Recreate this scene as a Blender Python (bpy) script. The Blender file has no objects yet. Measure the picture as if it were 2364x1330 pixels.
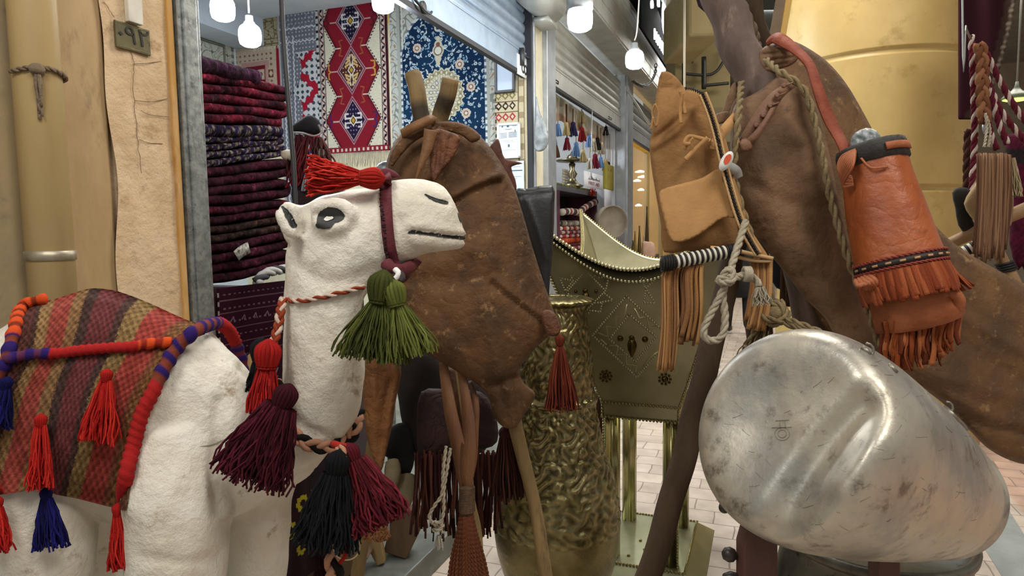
import bpy, math, random
import numpy as np
from mathutils import Vector, Matrix
from mathutils.geometry import delaunay_2d_cdt
from mathutils.bvhtree import BVHTree
random.seed(7); RNG = np.random.default_rng(7)
SC = bpy.context.scene; COL = SC.collection
FP = 1560.0; W, H = 2364, 1330
CH = 1.35
PITCH = math.atan(0.089); ROLL = 0.0133
C0 = np.array([0, 0, CH])
fw = np.array([0, math.cos(PITCH), -math.sin(PITCH)]); r0 = np.array([1., 0, 0]); u0 = np.cross(r0, fw)
rt = r0*math.cos(ROLL) - u0*math.sin(ROLL); up = u0*math.cos(ROLL) + r0*math.sin(ROLL)
cam = bpy.data.cameras.new('camera'); camo = bpy.data.objects.new('camera', cam); COL.objects.link(camo)
cam.sensor_width = 36; cam.lens = 36*FP/W; cam.clip_start = .02
camo.matrix_world = Matrix([[rt[0], up[0], -fw[0], 0], [rt[1], up[1], -fw[1], 0], [rt[2], up[2], -fw[2], CH], [0, 0, 0, 1]])
SC.camera = camo
def ray(px, py): return fw + (px-W/2)/FP*rt - (py-H/2)/FP*up
def P(px, py, d): return C0 + d*ray(px, py)
def onplane(px, py, p0, n):
    r = ray(px, py); return C0 + r*(np.dot(np.array(p0)-C0, n)/np.dot(r, n))
def proj(p):
    q = np.array(p)-C0; d = q@fw; return W/2+FP*(q@rt)/d, H/2-FP*(q@up)/d, d
# the shop row: D runs along it, N points out to the street
ALPHA = math.radians(20.65); LF = 1.9
Dv = np.array([math.sin(ALPHA), math.cos(ALPHA), 0]); Nv = np.array([math.cos(ALPHA), -math.sin(ALPHA), 0]); Zv = np.array([0, 0, 1.])
def Wd(s, o, z): return Nv*(o-LF) + Dv*s + Zv*z
def toW(p): p = np.array(p); return p@Dv, p@Nv+LF, p[2]
def onF(px, py, o=0.): return toW(onplane(px, py, Nv*(o-LF), Nv))
def onS(px, py, s): return toW(onplane(px, py, Dv*s, Dv))
def onZ(px, py, z=0.): return onplane(px, py, (0, 0, z), Zv)
ORG = {}
# ---------- materials
def lin(c): return tuple(((x/12.92) if x <= .04045 else ((x+.055)/1.055)**2.4) for x in c)
def hx(s):
    s = s.lstrip('#'); return lin([int(s[i:i+2], 16)/255 for i in (0, 2, 4)])
MC = {}
def mat(name, c1, c2=None, scale=12, rough=.75, metal=0., bump=0., bscale=None, attr=False, emit=0., detail=5, c3=None, s3=60, a3=.5, stretch=None, sheen=0., spec=.5, vor=0., vscale=30, lo=.35, hi=.65, rvar=0., coat=0., trans=0., wrinkle=0., wscale=14):
    if name in MC: return MC[name]
    m = bpy.data.materials.new(name); m.use_nodes = True; nt = m.node_tree; N = nt.nodes; L = nt.links
    b = N['Principled BSDF']; MC[name] = m
    c1 = hx(c1); c2 = hx(c2) if c2 else None
    b.inputs['Roughness'].default_value = rough; b.inputs['Metallic'].default_value = metal
    b.inputs['Specular IOR Level'].default_value = spec
    if coat: b.inputs['Coat Weight'].default_value = coat; b.inputs['Coat Roughness'].default_value = .25
    if trans: b.inputs['Transmission Weight'].default_value = trans
    if sheen: b.inputs['Sheen Weight'].default_value = sheen
    tc = N.new('ShaderNodeTexCoord'); co = tc.outputs['Object']
    if stretch:
        mp = N.new('ShaderNodeMapping'); mp.inputs['Scale'].default_value = stretch; L.new(co, mp.inputs[0]); co = mp.outputs[0]
    def noise(sc, det=5, r=.6):
        n = N.new('ShaderNodeTexNoise'); n.inputs['Scale'].default_value = sc; n.inputs['Detail'].default_value = det; n.inputs['Roughness'].default_value = r
        L.new(co, n.inputs['Vector']); return n.outputs['Fac']
    def ramp(f, lo, hi):
        r = N.new('ShaderNodeMapRange'); r.inputs[1].default_value = lo; r.inputs[2].default_value = hi; r.interpolation_type = 'SMOOTHSTEP'; L.new(f, r.inputs[0]); return r.outputs[0]
    def mix(f, a, bb, mode='MIX'):
        x = N.new('ShaderNodeMix'); x.data_type = 'RGBA'; x.blend_type = mode
        if isinstance(f, float): x.inputs[0].default_value = f
        else: L.new(f, x.inputs[0])
        for k, v in ((6, a), (7, bb)):
            if isinstance(v, tuple): x.inputs[k].default_value = (*v, 1)
            else: L.new(v, x.inputs[k])
        return x.outputs[2]
    col = c1; fac = None
    if c2: fac = ramp(noise(scale, detail), lo, hi); col = mix(fac, c1, c2)
    if c3: col = mix(ramp(noise(s3, 6, .7), .62-a3*.2, .72), col, hx(c3))
    if attr:
        at = N.new('ShaderNodeVertexColor'); at.layer_name = 'Col'
        col = mix(1., at.outputs['Color'], col, 'MULTIPLY') if (c2 or c3 or c1 != (1, 1, 1)) else at.outputs['Color']
    if isinstance(col, tuple): b.inputs['Base Color'].default_value = (*col, 1)
    else: L.new(col, b.inputs['Base Color'])
    if emit:
        if isinstance(col, tuple): b.inputs['Emission Color'].default_value = (*col, 1)
        else: L.new(col, b.inputs['Emission Color'])
        b.inputs['Emission Strength'].default_value = emit
    if rvar: 
        rr = N.new('ShaderNodeMapRange'); rr.inputs[1].default_value = .3; rr.inputs[2].default_value = .7; rr.inputs[3].default_value = rough-rvar; rr.inputs[4].default_value = rough+rvar
        L.new(noise(scale*1.7, 6, .7), rr.inputs[0]); L.new(rr.outputs[0], b.inputs['Roughness'])
    if bump or vor:
        h = None
        if bump:
            h = noise(bscale or scale*4, 6, .65)
            bn = N.new('ShaderNodeBump'); bn.inputs['Strength'].default_value = min(1, bump); bn.inputs['Distance'].default_value = .01*max(1, bump); L.new(h, bn.inputs['Height'])
            L.new(bn.outputs[0], b.inputs['Normal'])
        if wrinkle:
            ds = N.new('ShaderNodeTexNoise'); ds.inputs['Scale'].default_value = wscale; ds.inputs['Detail'].default_value = 3; ds.inputs['Roughness'].default_value = .45; ds.inputs['Distortion'].default_value = 1.2; L.new(co, ds.inputs['Vector'])
            m1 = N.new('ShaderNodeMath'); m1.operation = 'SUBTRACT'; m1.inputs[1].default_value = .5; L.new(ds.outputs['Fac'], m1.inputs[0]); m2 = N.new('ShaderNodeMath'); m2.operation = 'ABSOLUTE'; L.new(m1.outputs[0], m2.inputs[0]); m3 = N.new('ShaderNodeMath'); m3.operation = 'POWER'; m3.inputs[1].default_value = .6; L.new(m2.outputs[0], m3.inputs[0])
            b3 = N.new('ShaderNodeBump'); b3.inputs['Strength'].default_value = 1; b3.inputs['Distance'].default_value = wrinkle; L.new(m3.outputs[0], b3.inputs['Height'])
            if bump: L.new(bn.outputs[0], b3.inputs['Normal'])
            L.new(b3.outputs[0], b.inputs['Normal'])
        if vor:
            v = N.new('ShaderNodeTexVoronoi'); v.feature = 'SMOOTH_F1'; v.inputs['Scale'].default_value = vscale; L.new(co, v.inputs['Vector'])
            b2 = N.new('ShaderNodeBump'); b2.inputs['Strength'].default_value = vor; b2.inputs['Distance'].default_value = .01; L.new(v.outputs['Distance'], b2.inputs['Height'])
            if bump: L.new(bn.outputs[0], b2.inputs['Normal'])
            L.new(b2.outputs[0], b.inputs['Normal'])
    return m
# ---------- mesh builder
class MB:
    def __init__(s): s.v = []; s.f = []; s.c = []; s.m = []; s.uv = {}
    def add(s, vs, fs, col=(1, 1, 1), mi=0):
        k = len(s.v); vs = [tuple(float(q) for q in x) for x in vs]; s.v += vs
        s.f += [tuple(i+k for i in f) for f in fs]; s.m += [mi]*len(fs)
        if len(col) == 3 and not hasattr(col[0], '__len__'): s.c += [col]*len(vs)
        else: s.c += [tuple(x) for x in col]
        return k
    def build(s, name, mats, parent=None, smooth=True, bevel=0, base=None, sub=0, weld=False):
        me = bpy.data.meshes.new(name); V = np.array(s.v)
        if parent is not None: org = ORG[parent.name]
        elif base is not None: org = np.array(base, float)
        else: org = np.array([(V[:, 0].min()+V[:, 0].max())/2, (V[:, 1].min()+V[:, 1].max())/2, V[:, 2].min()])
        me.from_pydata([tuple(x) for x in V-org], [], s.f); me.update()
        if not isinstance(mats, (list, tuple)): mats = [mats]
        for m in mats: me.materials.append(m)
        if len(mats) > 1: me.polygons.foreach_set('material_index', s.m)
        if True:
            ca = me.color_attributes.new('Col', 'FLOAT_COLOR', 'POINT')
            ca.data.foreach_set('color', np.hstack([np.array(s.c, float), np.ones((len(s.c), 1))]).ravel().astype(np.float32))
        if smooth: me.polygons.foreach_set('use_smooth', [True]*len(s.f))
        o = bpy.data.objects.new(name, me); COL.objects.link(o)
        if parent is not None: o.parent = parent
        else: o.location = org
        ORG[o.name] = org
        if bevel:
            b = o.modifiers.new('bevel', 'BEVEL'); b.width = bevel; b.segments = 2; b.limit_method = 'ANGLE'
            for p in me.polygons: p.use_smooth = False
        return o
def tag(o, label, cat, group=None):
    o['label'] = label; o['category'] = cat
    if group: o['group'] = group
    return o
def struct(o): o['kind'] = 'structure'; return o
def thing(name, base, label, cat, group=None):
    o = bpy.data.objects.new(name, None); COL.objects.link(o); o.empty_display_size = .05
    o.location = [float(x) for x in base]; ORG[o.name] = np.array(base, float); return tag(o, label, cat, group)
def nrm(v): v = np.array(v, float); return v/max(1e-12, np.linalg.norm(v))
def obox(mb, o, a, b, c, col=(1, 1, 1), mi=0):
    o, a, b, c = [np.array(x, float) for x in (o, a, b, c)]
    if np.dot(np.cross(a, b), c) < 0: a, b = b, a
    vs = [o, o+a, o+a+b, o+b, o+c, o+a+c, o+a+b+c, o+b+c]
    mb.add(vs, [(3, 2, 1, 0), (4, 5, 6, 7), (0, 1, 5, 4), (1, 2, 6, 5), (2, 3, 7, 6), (3, 0, 4, 7)], col, mi)
def wbox(mb, s0, s1, o0, o1, z0, z1, col=(1, 1, 1), mi=0): obox(mb, Wd(s0, o0, z0), Dv*(s1-s0), Nv*(o1-o0), Zv*(z1-z0), col, mi)
def spl(pts, n=8, closed=False):
    p = np.array(pts, float); m = len(p); out = []
    if m < 3:
        return np.array([p[0]+(p[-1]-p[0])*i/n for i in range(n+1)])
    rng = range(m if closed else m-1)
    for i in rng:
        g = lambda k: p[k % m] if closed else p[min(max(k, 0), m-1)]
        a, b, c, d = g(i-1), g(i), g(i+1), g(i+2)
        for t in np.arange(n)/n:
            out.append(.5*((2*b)+(-a+c)*t+(2*a-5*b+4*c-d)*t*t+(-a+3*b-3*c+d)*t**3))
    if not closed: out.append(p[-1])
    return np.array(out)
def frames(p):
    t = np.gradient(p, axis=0); t /= np.maximum(np.linalg.norm(t, axis=1), 1e-9)[:, None]
    a = np.cross(t[0], [0, 0, 1.]); 
    if np.linalg.norm(a) < .1: a = np.cross(t[0], [0, 1., 0])
    n = nrm(a); A = []; B = []
    for k in range(len(p)):
        n = nrm(n-t[k]*np.dot(n, t[k])); A.append(n); B.append(np.cross(t[k], n))
    return np.array(A), np.array(B), t
def tube(mb, pts, r, n=8, col=(1, 1, 1), mi=0, cap=True, flat=1., flatdir=None):
    p = np.array(pts, float); k = len(p); r = np.full(k, r) if np.isscalar(r) else np.interp(np.linspace(0, 1, k), np.linspace(0, 1, len(r)), r)
    A, B, T = frames(p)
    if flatdir is not None:
        B = np.array([nrm(np.array(flatdir)-t*np.dot(flatdir, t)) for t in T]); A = np.cross(B, T)
    an = np.arange(n)*2*math.pi/n
    vs = (p[:, None]+r[:, None, None]*(np.cos(an)[None, :, None]*A[:, None]+flat*np.sin(an)[None, :, None]*B[:, None])).reshape(-1, 3)
    fs = [(i*n+j, i*n+(j+1) % n, (i+1)*n+(j+1) % n, (i+1)*n+j) for i in range(k-1) for j in range(n)]
    if cap: fs += [tuple(range(n))[::-1], tuple((k-1)*n+j for j in range(n))]
    if len(col) == k and k != 3 or (hasattr(col[0], '__len__')): col = [c for c in col for _ in range(n)]
    mb.add(vs, fs, col, mi)
def resamp(p, step):
    p = np.array(p); s = np.concatenate([[0], np.cumsum(np.linalg.norm(np.diff(p, axis=0), axis=1))]); n = max(3, int(s[-1]/step))
    q = np.linspace(0, s[-1], n+1); return np.stack([np.interp(q, s, p[:, i]) for i in range(3)], 1), q
def rope(mb, pts, R, strands=3, pitch=7, cols=None, mis=None, n=5, smooth=8):
    p, q = resamp(spl(pts, smooth), R*.7); A, B, T = frames(p)
    for k in range(strands):
        a = q/(R*pitch)*2*math.pi+k*2*math.pi/strands
        c = p+(np.cos(a)[:, None]*A+np.sin(a)[:, None]*B)*R*.5
        tube(mb, c, R*.58, n, cols[k % len(cols)] if cols else (1, 1, 1), mis[k] if mis else 0)
def braid(mb, pts, R, cols=((1, 1, 1),), pitch=5, n=5, smooth=8, flatdir=None, thick=.5):
    p, q = resamp(spl(pts, smooth), R*.45); A, B, T = frames(p)
    if flatdir is not None:
        B = np.array([nrm(np.array(flatdir)-t*np.dot(flatdir, t)) for t in T]); A = np.cross(B, T)
    for k in range(3):
        a = q/(R*pitch)*2*math.pi+k*2*math.pi/3
        c = p+np.sin(a)[:, None]*A*R*.62+np.sin(2*a)[:, None]*B*R*.4*thick
        tube(mb, c, R*.45, n, cols[k % len(cols)])
def ribbon(mb, pts, w, nrmdir, th=.003, col=(1, 1, 1), mi=0, twist=0, n=8):
    p = spl(pts, n); k = len(p); T = np.gradient(p, axis=0); w = np.interp(np.linspace(0, 1, k), np.linspace(0, 1, len(w)), w) if hasattr(w, '__len__') else np.full(k, w)
    nd = np.array(nrmdir, float); vs = []
    for i in range(k):
        t = nrm(T[i]); b = nrm(np.cross(t, nd)); nn = np.cross(b, t)
        if twist:
            a = twist*i/k; b, nn = b*math.cos(a)+nn*math.sin(a), nn*math.cos(a)-b*math.sin(a)
        for sx, sy in ((-1, -1), (1, -1), (1, 1), (-1, 1)): vs.append(p[i]+b*w[i]/2*sx+nn*th/2*sy)
    fs = [(i*4+j, i*4+(j+1) % 4, i*4+4+(j+1) % 4, i*4+4+j) for i in range(k-1) for j in range(4)]+[(3, 2, 1, 0), tuple((k-1)*4+j for j in range(4))]
    mb.add(vs, fs, col, mi)
def axes(ax, ref=(0, 0, 1.)):
    ax = nrm(ax); x = np.cross(ref, ax)
    if np.linalg.norm(x) < .05: x = np.cross((0, 1., 0), ax)
    x = nrm(x); return x, np.cross(ax, x), ax
def lathe(mb, o, ax, prof, n=32, col=(1, 1, 1), mi=0, ref=(0, 0, 1.), sq=1., fn=None):
    x, y, a = axes(ax, ref); o = np.array(o, float); vs = []
    for r, h in prof:
        for j in range(n):
            t = 2*math.pi*j/n; rr = r if fn is None else r*fn(t, h)
            vs.append(o+a*h+rr*(math.cos(t)*x+sq*math.sin(t)*y))
    k = len(prof); fs = [(i*n+j, i*n+(j+1) % n, (i+1)*n+(j+1) % n, (i+1)*n+j) for i in range(k-1) for j in range(n)]
    fs += [tuple(range(n))[::-1], tuple((k-1)*n+j for j in range(n))]
    mb.add(vs, fs, col, mi)
def ball(mb, c, r, n=8, m=6, col=(1, 1, 1), mi=0, sc=(1, 1, 1)):
    vs = []; 
    for i in range(m+1):
        a = math.pi*i/m
        for j in range(n):
            t = 2*math.pi*j/n; vs.append(np.array(c)+r*np.array([math.sin(a)*math.cos(t)*sc[0], math.sin(a)*math.sin(t)*sc[1], math.cos(a)*sc[2]]))
    mb.add(vs, [(i*n+j, i*n+(j+1) % n, (i+1)*n+(j+1) % n, (i+1)*n+j)[::-1] for i in range(m) for j in range(n)], col, mi)
# ---------- a soft closed body with a given outline (hides, bags): outline seen from the camera, real thickness
def inside(px, py, poly):
    x, y = px, py; r = np.zeros(np.shape(x), bool); n = len(poly)
    for i in range(n):
        x1, y1 = poly[i]; x2, y2 = poly[(i+1) % n]
        if y1 == y2: continue
        c = ((y1 > y) != (y2 > y)) & (x < (x2-x1)*(y-y1)/(y2-y1)+x1); r ^= c
    return r
def seg_d(px, py, pl):
    d = np.full(np.shape(px), 1e9)
    for (x1, y1), (x2, y2) in zip(pl[:-1], pl[1:]):
        vx, vy = x2-x1, y2-y1; t = np.clip(((px-x1)*vx+(py-y1)*vy)/max(1e-9, vx*vx+vy*vy), 0, 1)
        d = np.minimum(d, np.hypot(px-x1-t*vx, py-y1-t*vy))
    return d
class Puff:
    """height field over an outline, from a Poisson solve (round cross-section)"""
    def __init__(s, outline, h=8, smooth=4, iters=900):
        s.poly = spl([list(p) for p in outline], smooth, True) if smooth > 1 else np.array(outline, float)
        s.h = h; lo = s.poly.min(0)-2*h; hi = s.poly.max(0)+2*h; s.lo = lo
        s.nx = int((hi[0]-lo[0])/h)+2; s.ny = int((hi[1]-lo[1])/h)+2
        gx, gy = np.meshgrid(lo[0]+np.arange(s.nx)*h, lo[1]+np.arange(s.ny)*h)
        s.gx, s.gy = gx, gy; s.ins = inside(gx, gy, s.poly)
        f = np.zeros_like(gx)
        d = seg_d(gx, gy, list(map(tuple, s.poly))+[tuple(s.poly[0])]); s.d = d
        f[s.ins] = (d[s.ins]*40)
        for _ in range(iters):
            g = np.zeros_like(f); g[1:-1, 1:-1] = .25*(f[:-2, 1:-1]+f[2:, 1:-1]+f[1:-1, :-2]+f[1:-1, 2:]+h*h); g[~s.ins] = 0; f = g
        s.t = np.sqrt(np.maximum(0, 2*f))
    def at(s, px, py):
        x = (np.asarray(px)-s.lo[0])/s.h; y = (np.asarray(py)-s.lo[1])/s.h
        x = np.clip(x, 0, s.nx-1.01); y = np.clip(y, 0, s.ny-1.01); i = x.astype(int); j = y.astype(int); a = x-i; b = y-j
        t = s.t*s.t; v = t[j, i]*(1-a)*(1-b)+t[j, i+1]*a*(1-b)+t[j+1, i]*(1-a)*b+t[j+1, i+1]*a*b
        return np.sqrt(v)
def puff(mb, outline, depth, k=.6, tmax=.12, h=8, smooth=4, creases=(), wob=0, wsc=40, back=1., col=None, seed=0, iters=900, pf=None, mi=0):
    """depth: number or fn(px,py); k thickness factor; creases: (polyline, width px, height m)"""
    pf = pf or Puff(outline, h, smooth, iters); poly = pf.poly
    pb, _ = resamp(np.c_[np.vstack([poly, poly[:1]]), np.zeros(len(poly)+1)], h*.8); pb = pb[:-1, :2]
    keep = pf.ins & (pf.d > h*.45); pts = np.vstack([pb, np.c_[pf.gx[keep], pf.gy[keep]]]); nb = len(pb)
    r = delaunay_2d_cdt([Vector(p) for p in pts], [(i, (i+1) % nb) for i in range(nb)], [], 1, 1e-4)
    vv = np.array([tuple(p) for p in r[0]]); tri = r[2]
    # boundary verts
    isb = np.zeros(len(vv), bool)
    for i, src in enumerate(r[3]):
        if any(q < nb for q in src): isb[i] = True
    t = pf.at(vv[:, 0], vv[:, 1]); t[isb] = 0
    dep = np.array([depth(*p) for p in vv]) if callable(depth) else np.full(len(vv), float(depth))
    T = k*t*dep/FP; T = T/(1+(T/tmax)**3)**(1/3)
    F = T.copy(); edge = np.clip(t/30, 0, 1)
    for pl, w, hh in creases:
        d = seg_d(vv[:, 0], vv[:, 1], pl); F += hh*np.exp(-(d/w)**2)*edge
    if wob:
        rg = np.random.default_rng(seed+1)
        for q in range(7):
            a = rg.uniform(0, 6.28); f = rg.uniform(.5, 1.6)/wsc; ph = rg.uniform(0, 6.28)
            F += wob*edge*np.sin((vv[:, 0]*math.cos(a)+vv[:, 1]*math.sin(a))*f*2*math.pi/3+ph+1.5*np.sin(vv[:, 0]*.013*f*30+q)) / 3
    nv = len(vv); R = fw[None]+(vv[:, :1]-W/2)/FP*rt[None]-(vv[:, 1:]-H/2)/FP*up[None]
    front = C0+R*(dep-F)[:, None]; bk = C0+R*(dep+T*back)[:, None]
    mapb = {}; vs = list(front); 
    for i in range(nv):
        if isb[i]: mapb[i] = i
        else: mapb[i] = len(vs); vs.append(bk[i])
    fs = []
    for a, b, c in tri:
        x1, y1 = vv[b]-vv[a]; x2, y2 = vv[c]-vv[a]
        if x1*y2-y1*x2 > 0: b, c = c, b   # image y is down
        fs.append((a, b, c))
        if not (isb[a] and isb[b] and isb[c]): fs.append((mapb[a], mapb[c], mapb[b]))
    cc = (1, 1, 1)
    if col is not None:
        cf = [tuple(col(*p)) for p in vv]; cc = cf+[cf[i] for i in range(nv) if not isb[i]]
    mb.add(vs, fs, cc, mi); return pf
def strands(mb, top, dirv, L, r0, r1, n, sr, jit=.15, wav=.0, seg=6, sides=3, cols=((1, 1, 1),), flat=1., rg=None, droop=0, lens=.12, view=None):
    """tassel skirt: n yarns from a small ring spreading to a wider one"""
    rg = rg or RNG; x, y, a = axes(dirv, nrm(view) if view is not None else (0.3, 1., .1)); top = np.array(top, float)
    for i in range(n):
        th = rg.uniform(0, 6.283); q = math.sqrt(rg.uniform(.05, 1)); e = np.array([math.cos(th)*x+flat*math.sin(th)*y]).ravel()
        l = L*(1-lens*rg.uniform(0, 1)-.1*(1-q)); ts = np.linspace(0, 1, seg+1)
        ph = rg.uniform(0, 6.28, 2); am = wav*rg.uniform(.3, 1)
        pr = q*(r0+(r1-r0)*np.sin(ts*1.3)/math.sin(1.3))*(1+rg.uniform(-jit, jit)*ts)
        p = top+a*(l*ts)[:, None]+e*pr[:, None]+(x*np.sin(ts*9+ph[0])[:, None]+y*np.cos(ts*8+ph[1])[:, None])*(am*ts)[:, None]
        if droop: p = p+np.array([0, 0, -1.])*(droop*ts**2)[:, None]
        c = np.array(cols[rg.integers(len(cols))])*rg.uniform(.75, 1.15)
        tube(mb, p, sr, sides, tuple(c), cap=False)
def px_poly(mb, polyw): mb.add(polyw, [tuple(range(len(polyw)))])
def grid(mb, fn, nu, nv, colfn=None, mi=0, closed=False):
    U, V = np.meshgrid(np.linspace(0, 1, nu+1), np.linspace(0, 1, nv+1)); vs = fn(U.ravel(), V.ravel())
    fs = [(j*(nu+1)+i, j*(nu+1)+i+1, (j+1)*(nu+1)+i+1, (j+1)*(nu+1)+i) for j in range(nv) for i in range(nu)]
    c = colfn(U.ravel(), V.ravel()) if colfn else (1, 1, 1)
    mb.add(vs, fs, c, mi)
YARN = lambda n, c, **k: mat(n, c, rough=.95, attr=True, spec=.2, bump=.4, bscale=400, **k)
# ================= light and view
SC.view_settings.view_transform = 'Standard'; SC.view_settings.look = 'None'; SC.view_settings.exposure = 0.0
wd = bpy.data.worlds.new('market_air'); SC.world = wd; wd.use_nodes = True
nt = wd.node_tree; bg = nt.nodes['Background']; tc = nt.nodes.new('ShaderNodeTexCoord'); sx = nt.nodes.new('ShaderNodeSeparateXYZ'); cr = nt.nodes.new('ShaderNodeValToRGB')
mr = nt.nodes.new('ShaderNodeMapRange'); mr.inputs[1].default_value = -1; nt.links.new(tc.outputs['Generated'], sx.inputs[0]); nt.links.new(sx.outputs[2], mr.inputs[0]); nt.links.new(mr.outputs[0], cr.inputs[0]); nt.links.new(cr.outputs[0], bg.inputs[0])
e = cr.color_ramp.elements; e[0].color = (.16, .14, .12, 1); e[1].color = (.75, .8, .85, 1); e[0].position = .3
for p_, c_ in ((.5, (.42, .39, .35, 1)), (.72, (.95, .95, .92, 1))): q = e.new(p_); q.color = c_
bg.inputs[1].default_value = .55
def lamp(name, kind, loc, power, color=(1, 1, 1), size=.3, aim=None, sy=None):
    l = bpy.data.lights.new(name, kind); l.energy = power; l.color = color
    if kind == 'AREA':
        l.size = size
        if sy: l.shape = 'RECTANGLE'; l.size_y = sy
    elif kind == 'POINT': l.shadow_soft_size = size
    o = bpy.data.objects.new(name, l); COL.objects.link(o); o.location = loc
    if aim is not None: o.rotation_euler = (Vector(aim)-Vector(loc)).to_track_quat('-Z', 'Y').to_euler()
    return o
lamp('hall_lamp', 'AREA', (1.6, -.6, 4.2), 95, (1, .95, .88), 1.6, (1.1, .2, .9))
lamp('hall_lamp', 'AREA', (.9, 3.2, 4.1), 95, (1, .95, .88), 1.2, (.85, 3.0, .5))
lamp('hall_lamp', 'AREA', (4.5, 6.5, 4.2), 160, (1, .93, .82), 2.0, (3.5, 6, 0))
lamp('hall_lamp', 'AREA', (3.0, 11, 4.2), 220, (1, .96, .9), 2.5, (3, 10.5, 0))
lamp('hall_lamp', 'AREA', (-.9, .2, 2.9), 22, (1, .96, .9), .6, (-.5, 1.3, .9))
# ================= floor, ceiling
m_pav = bpy.data.materials.new('pavers'); m_pav.use_nodes = True; nt = m_pav.node_tree; L_ = nt.links; b = nt.nodes['Principled BSDF']; b.inputs['Roughness'].default_value = .55
tc = nt.nodes.new('ShaderNodeTexCoord'); mp = nt.nodes.new('ShaderNodeMapping'); mp.inputs['Rotation'].default_value = (0, 0, -(-ALPHA)); br = nt.nodes.new('ShaderNodeTexBrick')
br.inputs['Scale'].default_value = 1; br.inputs['Brick Width'].default_value = .19; br.inputs['Row Height'].default_value = .135; br.inputs['Mortar Size'].default_value = .0035; br.inputs['Mortar Smooth'].default_value = .3
br.inputs['Color1'].default_value = (*hx('#c2b4a6'), 1); br.inputs['Color2'].default_value = (*hx('#b0a293'), 1); br.inputs['Mortar'].default_value = (*hx('#8a7c70'), 1); br.inputs['Bias'].default_value = -.1
L_.new(tc.outputs['Object'], mp.inputs[0])
nzv = nt.nodes.new('ShaderNodeTexNoise'); nzv.inputs['Scale'].default_value = 5; L_.new(mp.outputs[0], nzv.inputs['Vector']); vsub = nt.nodes.new('ShaderNodeVectorMath'); vsub.operation = 'MULTIPLY_ADD'; vsub.inputs[1].default_value = (.03, .03, 0); L_.new(nzv.outputs['Color'], vsub.inputs[0]); L_.new(mp.outputs[0], vsub.inputs[2]); L_.new(vsub.outputs[0], br.inputs['Vector'])
sx = nt.nodes.new('ShaderNodeSeparateXYZ'); L_.new(mp.outputs[0], sx.inputs[0]); rg_ = nt.nodes.new('ShaderNodeMapRange'); rg_.inputs[1].default_value = 1.13; rg_.inputs[2].default_value = 1.16
L_.new(sx.outputs[0], rg_.inputs[0]); mx = nt.nodes.new('ShaderNodeMix'); mx.data_type = 'RGBA'; mx.blend_type = 'MULTIPLY'; mx.inputs[7].default_value = (.92, .70, .62, 1)
L_.new(rg_.outputs[0], mx.inputs[0]); L_.new(br.outputs[0], mx.inputs[6])
nz = nt.nodes.new('ShaderNodeTexNoise'); nz.inputs['Scale'].default_value = 9; nz.inputs['Detail'].default_value = 8; L_.new(tc.outputs['Object'], nz.inputs['Vector'])
mx2 = nt.nodes.new('ShaderNodeMix'); mx2.data_type = 'RGBA'; mx2.blend_type = 'OVERLAY'; mx2.inputs[0].default_value = .45; L_.new(mx.outputs[2], mx2.inputs[6]); L_.new(nz.outputs[0], mx2.inputs[7]); L_.new(mx2.outputs[2], b.inputs['Base Color'])
bu = nt.nodes.new('ShaderNodeBump'); bu.inputs['Strength'].default_value = .5; bu.inputs['Distance'].default_value = .004; bu.invert = True; L_.new(br.outputs['Fac'], bu.inputs['Height']); L_.new(bu.outputs[0], b.inputs['Normal'])
mb = MB(); mb.add([(-9, -5, 0), (14, -5, 0), (14, 24, 0), (-9, 24, 0)], [(0, 1, 2, 3)]); f = mb.build('floor', m_pav, base=(0, 0, 0)); struct(f)
m_slate = mat('slate_paver', '#7d8482', '#8f9694', 6, .5, bump=.1)
q = [onZ(*c, .002) for c in ((2326, 1172), (2405, 1300), (2480, 1500), (2390, 1500), (2313, 1330), (2250, 1230))]
mb = MB(); top = [tuple(x) for x in q]; n_ = len(q); mb.add(top+[(x, y, -.02) for x, y, z in top], [tuple(range(n_))[::-1]]+[(i, (i+1) % n_, n_+(i+1) % n_, n_+i) for i in range(n_)]); struct(mb.build('trim_1', m_slate, smooth=False))
m_hceil = mat('hall_ceiling', '#7b7c76', '#8d8e86', 3, .8)
mb = MB(); wbox(mb, -3, 24, .55, 10, 4.6, 4.7); struct(mb.build('ceiling', m_hceil, smooth=False))
m_far = mat('far_wall', '#a39a86', '#8c8574', 1.2, .8)
mb = MB(); wbox(mb, 17, 17.2, -1, 9, 0, 4.6); struct(mb.build('wall_far', m_far, smooth=False))
m_step = mat('step_marble', '#50544f', '#6d716c', 5, .4, c3='#4d504e', s3=3, bump=.04)
mb = MB(); wbox(mb, -1.5, 8.2, -.02, .70, 0, .10); o = mb.build('trim_2', m_step, bevel=.006); struct(o)
# ================= left pillar wall
m_plast = mat('beige_plaster', '#bb9f76', '#a58a60', 4, .7, bump=.15, bscale=60, c3='#8d7752', s3=7, stretch=(1, 1, .45), a3=.3)
m_rough = mat('rough_plaster', '#d2b896', '#c5a984', 7, .85, bump=.75, bscale=28, c3='#a98c68', s3=11, a3=.3)
m_grime = mat('grimy_plaster', '#a8946f', '#958972', 3, .8, bump=.2, bscale=40, c3='#6f6b62', s3=4, a3=.6)
sA = onF(-400, 400)[0]; s1 = onF(75, 400)[0]; s2 = onF(150, 400)[0]; s25 = onF(252, 400)[0]; s3_ = onF(398, 400)[0]; sP = onF(412, 400)[0]; sQ = onF(462, 400)[0]
mb = MB(); wbox(mb, sA, s2-.02, -.4, -.03, 0, 4.5); struct(mb.build('wall_left', m_grime, smooth=False))
mb = MB(); wbox(mb, s2-.02, s25+.01, -.4, 0, 0, 4.5); struct(mb.build('wall_left', m_plast, bevel=.01))
mb = MB()
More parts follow.
